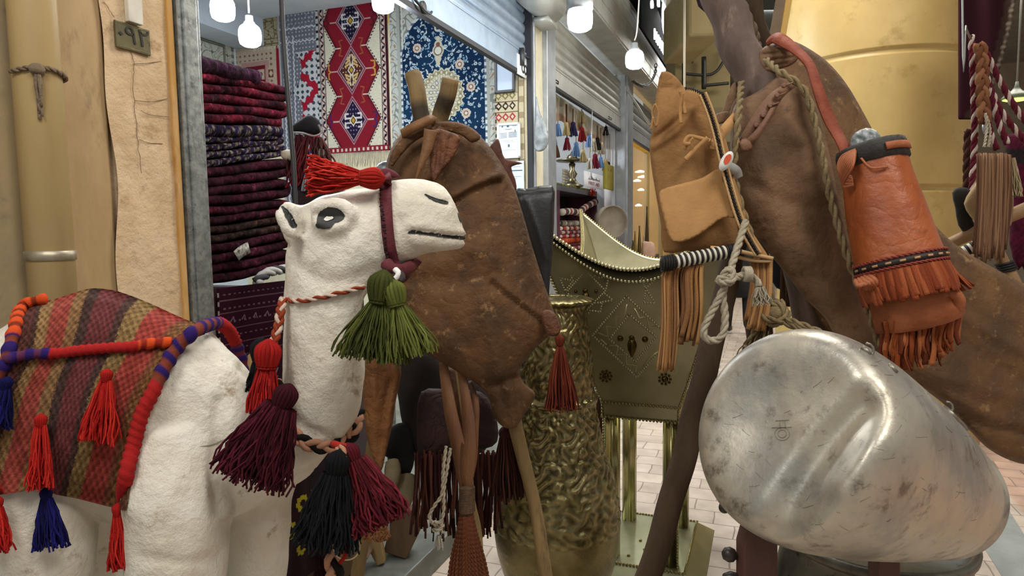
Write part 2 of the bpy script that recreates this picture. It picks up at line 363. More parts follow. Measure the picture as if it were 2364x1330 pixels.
def wl(u, v): # rough rendered face with a wavy left edge
    s = (s25+.012*np.sin(v*23)+.008*np.sin(v*61))*(1-u)+s3_*u; bump = .004*np.sin(u*9+v*31)*np.sin(v*57-u*4)
    return np.array([Wd(a, .010+c, z) for a, c, z in zip(s, bump*(u > .02), v*4.5)])
grid(mb, wl, 14, 160); wbox(mb, s25+.03, s3_, -.4, .004, 0, 4.5); struct(mb.build('wall_left', m_rough))
m_ochre = mat('ochre_strip', '#b98b45', '#d3b083', 9, .7, stretch=(1, 1, .25), c3='#8a5e22', s3=6, bump=.4, bscale=20)
mb = MB(); wbox(mb, s3_-.005, sP-.005, -.3, .022, 0, 4.5); struct(mb.build('trim_3', m_ochre, bevel=.004))
# cracks and a nail scratch in the render
m_crack = mat('crack', '#6a5238', rough=.9)
mb = MB()
for pl in ([(303, 120), (310, 150), (308, 200), (312, 260), (318, 330), (328, 400)], [(308, 148), (340, 146), (372, 142)], [(312, 232), (350, 235), (385, 228)], [(320, 322), (345, 330), (375, 332)], [(325, 255), (345, 265), (390, 270)], [(240, 5), (252, 22), (265, 40)]):
    tube(mb, [onplane(x+random.uniform(-2, 2), y, Nv*(.0135-LF), Nv) for x, y in [tuple(q) for q in spl([(a, b_, 0) for a, b_ in pl], 5)[:, :2]]], .0009, 4)
struct(mb.build('trim_4', m_crack))
# steel shutter post
m_galv = mat('galvanised_steel', '#7f8586', '#a3a9aa', 30, .42, .75, c3='#565b5c', s3=22, bump=.12)
mb = MB(); wbox(mb, sP, sQ, -.06, .035, 0, 4.2); wbox(mb, sP+.018, sQ-.018, .03, .042, 0, 4.2, (.6, .6, .6)); o = mb.build('shutter_post', m_galv, bevel=.004); tag(o, 'galvanised steel upright between the beige wall and the carpet shop', 'post')
# drain pipe
m_pipe = mat('painted_pipe', '#b9a172', '#a9905f', 3, .45, stretch=(1, 1, .2), c3='#9a8152', s3=5, a3=.25, bump=.05)
sp = onF(110, 300, .07)[0]; pb = Wd(sp, .045, 0); prad = .058
pt = thing('drain_pipe', pb, 'tall beige painted drain pipe clamped to the wall at far left', 'pipe')
mb = MB(); tube(mb, [Wd(sp, .045, 0.001), Wd(sp, .045, 4.4)], prad, 28); mb.build('pipe_body', m_pipe, pt)
zb = onF(150, 588, .045)[2]; mb = MB(); lathe(mb, Wd(sp, .045, zb-.014), Zv, [(prad+.001, 0), (prad+.004, .001), (prad+.004, .026), (prad+.001, .027)], 28); wbox(mb, sp+prad-.005, sp+prad+.035, -.005, .012, zb-.014, zb+.013)
mb.build('pipe_clamp', mat('dull_zinc', '#8d8674', '#b5ad97', 20, .45, .6), pt)
m_old = mat('old_rag', '#6a5a48', '#8b7a64', 30, .95, bump=.6)
zc = onF(110, 165, .1)[2]; mb = MB(); ang = np.linspace(-.6, 2.6, 20)
rope(mb, [Wd(sp, .045, zc+.006*math.sin(a*2))+(prad+.006)*(Nv*math.cos(a-1.1)+Dv*math.sin(a-1.1)) for a in ang], .007, 2, 5)
kc = Wd(sp-.038, .10, zc); ball(mb, kc, .02, 8, 6, sc=(1, 1, .8))
for k in range(6): tube(mb, spl([kc, kc+np.array([.01*math.sin(k), .004*k-.01, -.04]), kc+np.array([.006*math.sin(k*2), 0, -.09-.008*k])], 4), [.006, .003], 4)
mb.build('knotted_rag', m_old, pt, smooth=True)
# number plate and wooden conduit on the render
m_plate = mat('tarnished_plate', '#57523a', '#6e6848', 12, .5, .4, c3='#36321f', s3=14)
pc = [onplane(x, y, Nv*(.016-LF), Nv) for x, y in ((267, 128-22), (347, 130), (347, 72), (267, 46))]
pl = thing('number_plate', (pc[0]+pc[1])/2, 'small dark metal plate with arabic numerals fixed on the beige wall', 'plate')
sa, _, za = onF(267, 106, .016); sb, _, zb2 = onF(347, 130, .016); zt = onF(267, 46, .016)[2]
mb = MB(); wbox(mb, sa, sb, .012, .02, zb2, zt); mb.build('plate_body', m_plate, pl, bevel=.002)
def text(name, body, m, parent, o, xd, yd, size, sx=1., ext=.001, align='CENTER'):
    c = bpy.data.curves.new(name, 'FONT'); c.body = body; c.size = size; c.extrude = ext; c.align_x = align; c.align_y = 'CENTER'; c.resolution_u = 3
    ob = bpy.data.objects.new(name, c); COL.objects.link(ob); bpy.context.view_layer.update(); me = bpy.data.meshes.new_from_object(ob.evaluated_get(bpy.context.evaluated_depsgraph_get())); me.name = name
    bpy.data.objects.remove(ob); ob = bpy.data.objects.new(name, me); COL.objects.link(ob); me.materials.clear(); me.materials.append(m); xd = nrm(xd); yd = nrm(yd); zd = np.cross(xd, yd); org = ORG[parent.name]
    ob.parent = parent; o = np.array(o)-org
    ob.matrix_local = Matrix([[xd[i]*sx, yd[i], zd[i], o[i]] for i in range(3)]+[[0, 0, 0, 1]])
    ORG[ob.name] = org; return ob
m_ink = mat('black_ink', '#16150f', rough=.6)
text('numerals', '\u0660\u0669\u0662', m_ink, pl, Wd((sa+sb)/2, .0212, (zt+zb2)/2+.004), Dv, Zv, .075, 1.25)
for a_, b_ in (((sa+.004, zb2+.006), (sb-.004, zb2+.006)), ((sa+.004, zt-.006), (sb-.004, zt-.006))):
    mb = MB(); tube(mb, [Wd(a_[0], .02, a_[1]), Wd(b_[0], .02, b_[1])], .0012, 5); mb.build('raised_edge', mat('worn_brass', '#8d8560', rough=.4, metal=.6), pl)
sa2 = onF(291, 40, .02)[0]; sb2 = onF(324, 40, .02)[0]; zc2 = onF(300, 52, .02)[2]
mb = MB(); wbox(mb, sa2, sb2, .014, .032, zc2, 4.2, (1, 1, 1)); o = mb.build('cable_duct', mat('chipped_white', '#d6d2c6', '#c4bfb0', 8, .6, c3='#4c463a', s3=16, a3=.1), bevel=.002); tag(o, 'chipped white cable duct ending above the dark number plate', 'duct')
# ================= shop one
S1 = onF(1226, 300)[0]; DEEP = -3.1; CZ = 3.42; sL = sP-.5
m_white = mat('shop_white', '#c9d4de', '#b7c2cc', 2, .7); m_sc = mat('shop_ceiling', '#d3d9dc', '#c5ccd0', 2, .8); m_cream = mat('cream_wall', '#d8cfb0', '#c9bf9e', 4, .75)
m_yel = mat('yellow_beam', '#d8ad5f', '#c99c4c', 3, .6)
mb = MB(); wbox(mb, sL, S1+.05, DEEP-.1, DEEP, 0, CZ); struct(mb.build('wall_back', m_white, smooth=False))
mb = MB(); wbox(mb, S1, S1+.10, DEEP, -.12, 0, CZ-.2); wbox(mb, S1-.0, S1+.10, DEEP, -.12, CZ-.2, CZ, (1, 1, 1), 1); struct(mb.build('wall_right', [m_cream, m_yel], smooth=False))
mb = MB(); wbox(mb, sL-.1, sL, DEEP, -.4, 0, CZ); struct(mb.build('wall_left', m_white, smooth=False))
mb = MB(); wbox(mb, sL, S1+.1, DEEP, -.1, CZ, CZ+.1); struct(mb.build('ceiling', m_sc, smooth=False))
mb = MB(); wbox(mb, sL, S1+.1, DEEP, 0, .0, .102); struct(mb.build('floor', m_step, smooth=False))
# boxed beam under the ceiling at the back
zB = onplane(441, 45, Nv*(DEEP+.35-LF), Nv)[2]
mb = MB(); wbox(mb, sL, S1-.02, DEEP, DEEP+.35, zB, CZ); struct(mb.build('trim_5', m_white, smooth=False))
# ---- rolling shutters
m_sh = mat('shutter_grey', '#8b9fb4', '#a0b2c4', 5, .4, .5, bump=.05); m_sh2 = mat('shutter_grey_warm', '#aeb2ae', '#bfc3be', 5, .45, .4, bump=.05); m_dark = mat('dark_rubber', '#22242a', rough=.6)
def shutter(s0, s1, zbot, ztop, m, label, slat=.085, o=-.05):
    t = thing('rolling_shutter', Wd((s0+s1)/2, o, zbot), label, 'shutter')
    mb = MB(); n = int((ztop-zbot-.2)/slat); pr = []
    for k in range(n):
        z = zbot+.2+k*slat
        for a in np.linspace(0, 1, 6): pr.append((o+.016*math.sin(a*math.pi)**.6, z+a*(slat-.006)))
        pr.append((o-.006, z+slat-.003))
    vs = [Wd(s, a, z) for s in (s0, s1) for a, z in pr]; k = len(pr)
    mb.add(vs, [(i, i+1, k+i+1, k+i) for i in range(k-1)]); mb.build('slat_curtain', m, t)
    mb = MB(); wbox(mb, s0, s1, o-.015, o+.02, zbot+.035, zbot+.195); wbox(mb, s0, s1, o-.02, o+.026, zbot+.19, zbot+.205); mb.build('bottom_bar', m, t, bevel=.003)
    mb = MB(); wbox(mb, s0, s1, o-.02, o+.024, zbot, zbot+.035); mb.build('rubber_seal', m_dark, t, bevel=.003)
    return t
z1 = onF(1223, 180)[2]; shA = shutter(sQ, S1-.01, z1, 4.1, m_sh, 'bluish grey roller shutter half raised over the carpet shop front')
m_iron = mat('dark_iron', '#4a4c4e', rough=.45, metal=.7)
# handle ring and bolt of the first shutter
hs, ho, hz = onF(975, 22, -.02); mb = MB(); tube(mb, spl([Wd(hs-.09, -.02, hz+.03), Wd(hs-.03, .0, hz-.005), Wd(hs+.05, .0, hz-.01), Wd(hs+.12, -.02, hz+.02)], 6), .008, 8); lathe(mb, Wd(hs+.02, -.03, hz+.02), Nv, [(.035, 0), (.035, .012), (.02, .016)], 14); mb.build('handle', m_iron, shA)
bs, bo, bz = onF(1205, 128, -.02); mb = MB(); tube(mb, [Wd(bs-.04, .0, bz), Wd(bs+.22, .0, bz)], .007, 8); wbox(mb, bs-.05, bs-.02, -.03, .01, bz-.09, bz+.05); mb.build('sliding_bolt', m_iron, shA)
# number sticker with the digit printed sideways
ks, ko, kz = onF(1210, 158, -.026); mb = MB(); wbox(mb, ks-.17, ks+.13, -.03, -.022, kz-.075, kz+.085); stk = mb.build('paper_sticker', mat('sticker_paper', '#dfe6ea', rough=.6), shA)
text('sticker_digit', '8', m_ink, stk, Wd(ks, -.0205, kz-.01), Zv, -Dv, .2, 1.)
# posts between shop one and two
m_post = mat('cream_post', '#cfc9b0', '#bfb89c', 4, .6, bump=.05); m_alu = mat('aluminium_rail', '#b8bfc6', '#a6adb4', 8, .35, .6)
S2a = onF(1272, 300)[0]
mb = MB(); wbox(mb, S1+.0, S1+.035, -.1, .035, .1, 4.2, (1, 1, 1), 0); wbox(mb, S1-.03, S1+.012, -.08, .02, .1, 4.2, (1, 1, 1), 2); wbox(mb, S1+.035, S1+.32, -.1, .005, .1, 4.2, (1, 1, 1), 1); wbox(mb, S1+.32, S2a, -.1, .05, .1, 4.2, (1, 1, 1), 0)
struct(mb.build('trim_6', [m_alu, m_post, m_dark], bevel=.003))
S2b = onF(1438, 300)[0]; S3a = onF(1457, 300)[0]
mb = MB(); wbox(mb, S2b, S3a, -.1, .03, 0, 4.2); wbox(mb, S2b+.1, S2b+.2, .02, .05, 0, 4.2); struct(mb.build('trim_7', m_alu, bevel=.003))
z2 = onF(1440, 304)[2]; z2t = onF(1442, 177)[2]
shB = shutter(S2a, S2b, z2, z2t, m_sh2, 'grey roller shutter half raised above the hanging tassels', .1)
for px_, py_ in ((1277, 187), (1404, 273)):
    mb = MB(); s_, o_, z_ = onF(px_, py_, -.02)
    for dz in (-.012, .012): tube(mb, [Wd(s_-.07, .0, z_+dz), Wd(s_+.1, .0, z_+dz)], .006, 6)
    tube(mb, [Wd(s_+.1, 0, z_-.012), Wd(s_+.1, 0, z_+.012)], .006, 6)
    mb.build('latch', m_iron, shB)
shC = shutter(S3a, S3a+5.5, z2-.02, z2t, mat('shutter_dim', '#7d8180', '#8c908e', 5, .45, .4), 'dim far roller shutter above the yellow lit shop window', .12)
# ribbed housings above the shutters
mb = MB(); pr = []
for k in range(9):
    z = z2t+.02+k*.16
    pr += [(.30, z), (.31, z+.004), (.31, z+.152), (.30, z+.156)]
vs = [Wd(s, a, z) for s in (S2a-.35, S3a+7) for a, z in pr]; k = len(pr); mb.add(vs, [(i, i+1, k+i+1, k+i) for i in range(k-1)]); wbox(mb, S2a-.35, S3a+7, -.1, .30, z2t, z2t+.04); wbox(mb, S2a-.36, S2a-.35, -.1, .305, z2t, 4.6)
o = mb.build('shutter_housing', m_sh2, smooth=False); tag(o, 'long ribbed grey metal housing running above the shop shutters', 'housing')
s_, o_, z_ = onF(1215, 12, .1)
mb = MB(); lathe(mb, Wd(S1-.25, .10, z_+.17), Dv, [(.02, 0), (.15, .001), (.15, .5), (.02, .501)], 20); wbox(mb, S1+.0, S1+.28, -.05, .16, z_-.02, z_+.02)
o = mb.build('shutter_barrel', m_sh2); tag(o, 'round end of a shutter roller box above the cream post', 'housing')
# ================= shop two shell
D2 = -2.6
mb = MB(); wbox(mb, S2a-.3, S2b+.1, D2-.1, D2, 0, z2t); struct(mb.build('wall_back', m_cream, smooth=False))
mb = MB(); wbox(mb, S2b-.05, S2b+.05, D2, -.1, 0, z2t); struct(mb.build('wall_right', mat('cool_white', '#ccd3dc', '#bfc6d0', 3, .7), smooth=False))
mb = MB(); wbox(mb, S2a-.35, S2b+.1, D2, -.1, z2t, z2t+.06); struct(mb.build('ceiling', m_sc, smooth=False))
# shop three: yellow lit window
m_amber = mat('amber_lit_wall', '#c79a3e', '#b78a30', 2, .6, emit=.25)  # amber tone and faint emission stand in for the shop's yellow light
mb = MB(); wbox(mb, S3a+.1, S3a+5.4, -1.4, -1.3, 0, z2t); wbox(mb, S3a+5.3, S3a+5.4, -1.3, 0, 0, z2t); struct(mb.build('wall_back', m_amber, smooth=False))
m_glass = bpy.data.materials.new('shop_glass'); m_glass.use_nodes = True; g_ = m_glass.node_tree.nodes['Principled BSDF']; g_.inputs['Alpha'].default_value = .16; g_.inputs['Roughness'].default_value = .05; g_.inputs['Base Color'].default_value = (.8, .85, .8, 1)
mb = MB(); wbox(mb, S3a+.1, S3a+5.2, -.06, -.05, .5, z2-.1); struct(mb.build('window_1', m_glass, smooth=False))
mb = MB(); wbox(mb, S3a+.1, S3a+5.2, -1.2, -.08, .1, .55); struct(mb.build('window_1_sill', mat('sill_wood', '#8d7a55', '#a08d66', 4, .6), smooth=False))
mb = MB()
for k in range(4): wbox(mb, S3a+.1+k*1.65, S3a+.16+k*1.65, -.1, -.02, .1, z2-.05)
struct(mb.build('window_1_frame', mat('amber_frame', '#8b7440', rough=.5), smooth=False))
# ================= painted weave helpers (rug patterns become vertex colours of a fine mesh)
class Paint:
    def __init__(s, nx, ny, asp, base):
        s.nx, s.ny = nx, ny; s.u, s.v = np.meshgrid((np.arange(nx)+.5)/nx, (np.arange(ny)+.5)/ny*asp); s.asp = asp
        s.im = np.ones((ny, nx, 3))*np.array(hx(base))
    def m(s, mask, c): s.im[mask] = hx(c) if isinstance(c, str) else c
    def line(s, pts, w, c): s.m(seg_d(s.u, s.v, pts) < w, c)
    def circ(s, x, y, r, c, r2=0): d = np.hypot(s.u-x, s.v-y); s.m((d < r) & (d >= r2), c)
    def dia(s, x, y, a, b, c, lo=0): d = abs(s.u-x)/a+abs(s.v-y)/b; s.m((d < 1) & (d >= lo), c)
    def rect(s, x0, x1, y0, y1, c): s.m((s.u >= x0) & (s.u <= x1) & (s.v >= y0) & (s.v <= y1), c)
    def local(s, x, y, R):
        i0, i1 = max(0, int((x-R)*s.nx)), min(s.nx, int((x+R)*s.nx)+1); j0, j1 = max(0, int((y-R)/s.asp*s.ny)), min(s.ny, int((y+R)/s.asp*s.ny)+1)
        return slice(j0, max(j0, j1)), slice(i0, max(i0, i1))
    def blob(s, x, y, r, c, a=0, e=1., bend=0., ok=None):
        J, I = s.local(x, y, r*1.6); du = s.u[J, I]-x; dv = s.v[J, I]-y; p = du*math.cos(a)+dv*math.sin(a); q = -du*math.sin(a)+dv*math.cos(a)+bend*p*p/max(r, 1e-6)
        k = (p/r)**2+(q/(r*e))**2 < 1
        if ok is not None: k &= ok[J, I]
        s.im[J, I][k] = hx(c)
    def noise(s, k=.08): 
        n = RNG.normal(0, 1, (s.ny, s.nx, 1)); s.im = np.clip(s.im*(1+k*n), 0, 1); return s
m_wool = mat('rug_wool', '#ffffff', rough=.95, attr=True, bump=.25, bscale=250, spec=.2)
def rug(name, fn, im, label, cat='carpet', group=None, fringe=None, wave=.006, th=.012, parent=None):
    """fn(a, b, off): a across 0..1, b down 0..1 on the wall"""
    im = np.clip(im, 0, 1)**1.12*.78; ny, nx = im.shape[:2]; mb = MB(); U, V = np.meshgrid(np.linspace(0, 1, nx), np.linspace(0, 1, ny)); U = U.ravel(); V = V.ravel()
    off = .012+wave*(np.sin(U*11+V*2)+np.sin(V*9+U*5+1))*.5+wave
    vs = fn(U, V, off); fs = [(j*nx+i, (j+1)*nx+i, (j+1)*nx+i+1, j*nx+i+1) for j in range(ny-1) for i in range(nx-1)]
    mb.add(vs, fs, im.reshape(-1, 3))
    bq = fn(np.array([0, 1, 1, 0.]), np.array([0, 0, 1, 1.]), np.full(4, .002)); mb.add(bq, [(0, 1, 2, 3)], im.mean((0, 1)))
    o = mb.build(name, m_wool); tag(o, label, cat, group)
    for ends, L, c in fringe or ():
        mf = MB()
        for i in range(max(30, nx//3)):
            a = np.array([(i+.5)/max(30, nx//3)]); q = fn(a, np.array([float(ends)]), np.array([.016]))[0]; dz = (-1 if ends else 1)*L*random.uniform(.75, 1.05)
            tube(mf, [q, q+np.array([random.uniform(-.006, .006), 0, dz*.5]), q+np.array([random.uniform(-.012, .012), 0, dz])], .0035, 3, cap=False)
        mf.build('fringe', mat('cream_fringe', '#cfc7b0', '#b9b09a', 30, .95), o)
    return o
def planeS(x0, x1, y0, y1, s, ref=None):
    """px rectangle on a wall that crosses the shop row at s (left, right, top, bottom in px at the mid)"""
    xm, ym = (x0+x1)/2, (y0+y1)/2; o0 = onS(x0, ym, s)[1]; o1 = onS(x1, ym, s)[1]; z0 = onS(xm, y0, s)[2]; z1 = onS(xm, y1, s)[2]
    f = lambda a, b, off: np.array([Wd(s-q, o0+(o1-o0)*i, z0+(z1-z0)*j) for i, j, q in zip(a, b, off)])
    return f, abs((z0-z1)/(o1-o0))
def planeF(x0, x1, y0, y1, o):
    xm, ym = (x0+x1)/2, (y0+y1)/2; s0 = onF(x0, ym, o)[0]; s1 = onF(x1, ym, o)[0]; z0 = onF(xm, y0, o)[2]; z1 = onF(xm, y1, o)[2]
    f = lambda a, b, off: np.array([Wd(s0+(s1-s0)*i, o+q, z0+(z1-z0)*j) for i, j, q in zip(a, b, off)])
    return f, abs((z0-z1)/(s1-s0))
# --- runner with three linked medallions
f, asp = planeS(743, 898, -14, 352, S1)
p = Paint(190, 420, asp, '#d8d2bd'); A = asp
zz = np.interp(p.v/A, [0, .165, .33, .475, .635, .79, .965], [.24, .40, .22, .40, .22, .40, .20]); cu = .47; du = abs(p.u-cu); ok = p.v < .963*A
p.m((du < zz+.035) & (np.sin(p.v/A*330) > -.2) & ok, '#3a1822'); p.m((du < zz+.018) & ok, '#caa9a0'); p.m((du < zz+.008) & ok, '#38141c'); p.m((du < zz-.006) & ok, '#7d1a2c'); p.m((du < zz-.03) & ok, '#8b1f31')
for k, cv in enumerate((.165, .475, .795)):
    y = cv*A; a, b_ = .22, .158*A; c_in = ('#231a33', '#5c2f2c', '#2b1b3c')[k]
    p.dia(cu, y, a, b_, '#b58a92'); p.dia(cu, y, a*.93, b_*.93, '#5b2940'); p.dia(cu, y, a*.86, b_*.86, '#c0a0a4'); p.dia(cu, y, a*.8, b_*.8, c_in)
    ins = (abs(p.u-cu)/a+abs(p.v-y)/b_) < .72
    p.m(ins & (np.sin(p.u*150) > .55) & (np.sin(p.v*120) > .55), '#8a86a8' if k != 1 else '#d6c19a')
    if k == 1:
        for sy in (-1, 1):
            p.rect(cu-.03, cu+.03, min(y, y+sy*.62*b_), max(y, y+sy*.62*b_), '#d7c9b0'); p.dia(cu, y+sy*.42*b_, .02, .07*A*.5, '#5c2f2c')
            for q in (.16, .3, .44): p.line([(cu-.11*(1-q), y+sy*q*b_), (cu-.04, y+sy*(q+.08)*b_)], .012, '#d3b87c'); p.line([(cu+.11*(1-q), y+sy*q*b_), (cu+.04, y+sy*(q+.08)*b_)], .012, '#d3b87c')
    for sx in (-1, 1):
        for sy in (-1, 1):
            c = '#d9d3cf'
            p.line([(cu+sx*.03, y+sy*.03), (cu+sx*.12, y+sy*.03+.0)], .010, c) if k != 1 else None
            p.line([(cu+sx*.12, y+sy*.025), (cu+sx*.12, y+sy*.085), (cu+sx*.075, y+sy*.085)], .011, c) if k != 1 else None
    p.dia(cu, y, .06, .075, '#e2dccb'); p.dia(cu, y, .043, .055, '#4a2b14' if k != 1 else '#23203c'); p.dia(cu, y, .028, .035, '#c99f3d')
    for sx in (-1, 1):
        hxx = cu+sx*.31; c = ('#5a2430', '#c79b4d', '#4a2a62')[k]
        p.line([(cu+sx*a, y), (hxx, y)], .008, '#cbb1aa'); p.line([(hxx-.02, y-.09), (hxx+.03*sx, y-.085), (hxx+.03*sx, y-.02), (hxx, y), (hxx+.03*sx, y+.02), (hxx+.03*sx, y+.085), (hxx-.02, y+.09)], .009, c)
for cv in (.33, .635):
    for sx in (-1, 1):
        p.line([(cu+sx*.24, cv*A), (cu+sx*.16, cv*A)], .008, '#d8c9bd'); p.line([(cu+sx*.13, cv*A-.10), (cu+sx*.18, cv*A-.09), (cu+sx*.15, cv*A-.02), (cu+sx*.15, cv*A+.02), (cu+sx*.18, cv*A+.09), (cu+sx*.13, cv*A+.10)], .008, '#a05a3c')
for x0, x1 in ((0, .075), (.90, .975)):
    p.rect(x0, x1, 0, A, '#cdbfb4'); p.m((p.u > x0+.012) & (p.u < x1-.012) & (abs(p.u-(x0+x1)/2-.025*np.sin(p.v*58)) < .012), '#611d2d'); p.m((p.u > x0) & (p.u < x1) & (np.hypot((p.u-(x0+x1)/2)*1., (np.mod(p.v, .108)-.054)) < .018), '#2c2030')
    for e_ in (x0, x1): p.rect(e_-.004, e_+.004, 0, A, '#33202a')
p.rect(.975, 1, 0, A, '#4a1322'); p.rect(.05, .98, .963*A, A, '#8e2a38'); p.m((p.v > .972*A) & (p.v < .99*A) & (np.sin(p.u*95) > .2) & (p.u > .06), '#d9c7bb')
p.noise(.1); rug('hanging_carpet', f, p.im, 'long cream and red runner with three linked diamond medallions on the shop wall', group=None, fringe=[(1, .13, 0)])
# --- grey carpet with red lattice
f, asp = planeS(652, 744, 22, 470, S1-.012); A = asp
p = Paint(120, 460, asp, '#7a7d86')
p.m((np.sin(p.u*75) > .45) & (np.sin(p.v*75) > .45), '#c3c3c6'); p.m((abs(np.mod(p.u*7+p.v*7, 1)-.5) > .46) & (p.v < .42), '#b5b6bc')
for y in (.35, .62): p.m(abs(p.v-y-.035*np.abs(np.mod(p.u*9, 1)-.5)*2) < .014, '#d6d6d6')
for xx in (.12, .22, .36): p.m((abs(p.u-xx-.03*(np.abs(np.mod(p.v*9, 1)-.5)*2-.5)) < .016) & (p.v > .5), '#cfcfd2')
per = .86; t = np.mod((p.v-.75)/per, 1); zg = abs(t-.5)*2
red = (p.v > .85) & (p.u > .44+.13*(1-zg))
p.m(red, '#a81f38'); st = np.mod(p.v-.85, per)
for cx_, cy_, a in ((.92, per*.42, .36), (.56, per*.92, .26), (.56, -per*.08, .26)):
    d = np.minimum(abs(p.u-cx_)/a+abs(st-cy_)/(a*.95), 9); k = (d+.13*np.sin(np.arctan2(st-cy_, p.u-cx_)*8) < 1) & (p.v > .85)
    p.m(k, '#c9c9c9'); p.m(k & (np.hypot(np.mod(p.u*8, 1)-.5, np.mod(st*8, 1)-.5) < .28), '#40505a')
p.rect(.93, 1, 0, A, '#c9c6c0'); p.m((p.u > .93) & (abs(np.mod(p.v*7, 1)-.5) < .18) & (p.u < .99), '#2c2c34'); p.rect(0, .05, 0, A, '#b9b4b4'); p.noise(.1)
rug('hanging_carpet', f, p.im, 'tall grey dotted carpet with a red zigzag lattice beside the cream runner', fringe=[(0, .07, 0)])
# --- small beige carpet and panelled carpet beyond
f, asp = planeS(583, 648, 36, 108, S1); p = Paint(90, 100, asp, '#b3a88a')
for k in (.06, .2): p.m((np.minimum.reduce([p.u, 1-p.u, p.v, asp-p.v]) < k+.01) & (np.minimum.reduce([p.u, 1-p.u, p.v, asp-p.v]) > k-.015), '#6f6247')
p.m((abs(np.sin(p.u*26+2*np.sin(p.v*19))+np.sin(p.v*31)) < .25), '#7a6b4c'); p.rect(.93, 1, 0, asp, '#5a3428'); p.noise(.1)
rug('hanging_carpet', f, p.im, 'small beige scroll pattern carpet hung under the yellow beam', fringe=[(1, .04, 0)])
f, asp = planeS(541, 651, 112, 330, S1); p = Paint(120, 240, asp, '#c8b7a2')
e_ = np.minimum.reduce([p.u, 1-p.u, p.v]); p.m((e_ > .10) & (np.sin(p.u*70) > .3) & (np.sin(p.v*70) > .3) & (e_ < .2), '#8a6a5c'); p.m(e_ > .22, '#c19a92'); p.m(e_ > .29, '#842436'); p.rect(.93, 1, 0, asp, '#9b2438')
for i in range(3):
    for j in range(7):
        x = .42+i*.2; y = .44+j*.23
        if x < .9: p.rect(x-.07, x+.07, y-.085, y+.085, '#cdb69c'); p.rect(x-.05, x+.05, y-.065, y+.065, ('#5d4a52', '#d8c8ac', '#7e4a48')[(i+j) % 3]); p.dia(x, y, .04, .05, ('#cbb9a5', '#6f5a4a', '#d6c4a8')[(i+j) % 3])
for y in (.42, .62, .82): p.circ(.11, y, .05, '#4a4038'); p.circ(.11, y, .03, '#b9a58c')
p.noise(.08); rug('hanging_carpet', f, p.im, 'ivory carpet with red grid of square panels near the shop corner')
# --- cream swirl carpet on the back wall
f, asp = planeF(430, 540, 66, 330, DEEP); p = Paint(120, 260, asp, '#c9cbbd')
fl = np.sin(p.u*21+1.6*np.sin(p.v*17))+np.sin(p.v*24+1.5*np.sin(p.u*19)); p.m(abs(fl) < .22, '#75796a'); p.m(abs(fl-1.2) < .12, '#8d9080')
e_ = np.minimum.reduce([p.u, 1-p.u, p.v]); p.m(abs(e_-.2) < .012, '#6c7062'); p.m(abs(e_-.23) < .01, '#6c7062'); p.m((1-p.u < .06) & (np.sin(p.v*60) > 0), '#7c8072'); p.m(p.v < .07, '#8a8d80')
p.noise(.06); rug('hanging_carpet', f, p.im, 'cream carpet with grey green scrolls on the back wall behind the bulbs')
# --- blue medallion carpet
f, asp = planeS(906, 1150, -30, 470, S1); A = asp
p = Paint(330, 620, asp, '#c6c8c0'); py = lambda y: (y+30)/500*A; pu = lambda x: (x-906)/244.
e_ = np.minimum(p.u, 1-p.u)
fl = np.sin(p.u*62+1.7*np.sin(p.v*40))+np.sin(p.v*58+1.6*np.sin(p.u*47)); p.m((abs(fl) < .3), '#8b9088'); p.m(fl > 1.6, '#a9937f'); p.m(abs(e_-.105) < .008, '#7f857e'); p.m(abs(e_-.125) < .004, '#d9dad2'); p.m((abs(e_-.085) < .014), '#b0b3aa')
xl, xr = pu(935), pu(1122); arch = np.interp(p.u, [xl, pu(945), pu(960), pu(1000), pu(1028), pu(1056), pu(1092), pu(1108), xr], [py(110), py(75), py(50), py(15), py(2), py(15), py(50), py(75), py(110)])
field = (p.u > xl) & (p.u < xr) & (p.v > arch)
rim = (p.u > xl-.018) & (p.u < xr+.018) & (p.v > arch-.03); p.m(rim, '#d3d8d8'); p.m(rim & (np.sin(p.v*120) > .3), '#6b7a88'); p.m(field, '#123252')
p.m(field & (np.sin(p.u*9+p.v*7) > .2), '#163a5a')
rg = np.random.default_rng(3)
for k in range(40):
    x, y = rg.uniform(xl, xr), rg.uniform(py(5), A); a = rg.uniform(0, 6.3); pts = [(x, y)]
    for q in range(7): a += rg.uniform(.1, .5)*(1 if k % 2 else -1); pts.append((pts[-1][0]+.018*math.cos(a), pts[-1][1]+.018*math.sin(a)))
    p.m((seg_d(p.u, p.v, pts) < .0035) & field, '#93aec0')
for k in range(1150):
    x, y = rg.uniform(xl+.01, xr-.01), rg.uniform(py(5), A); r = rg.uniform(.004, .0135); c = ('#b4cad4', '#d2dcdb', '#8fb0c4', '#c9d6d9')[rg.integers(4)]
    if rg.random() < .45: p.blob(x, y, r, c, ok=field); p.blob(x, y, r*.45, '#2c5477', ok=field)
    else: p.blob(x, y, r*1.5, c, rg.uniform(0, 6.3), .38, rg.uniform(-.7, .7), ok=field)
for x, y, r in ((970, 102, .035), (1068, 150, .036), (1092, 203, .036), (972, 168, .036), (1080, 262, .036)):
    x, y = pu(x), py(y)
    for q in range(9): p.blob(x+r*.75*math.cos(q*.7), y+r*.75*math.sin(q*.7), r*.42, '#cfc0b2')
    p.blob(x, y, r*.6, '#8a5a50'); p.blob(x, y, r*.38, '#dcd5c6')
mx_, my_ = pu(1026), py(215); rr = np.hypot((p.u-mx_)/.205, (p.v-my_)/.215); th = np.arctan2((p.v-my_), (p.u-mx_))
p.m(rr+.05*np.cos(th*22) < 1, '#d0ccb4'); p.m((rr+.05*np.cos(th*22) < .96) & (rr > .8) & (np.cos(th*22) > .4), '#9d9270')
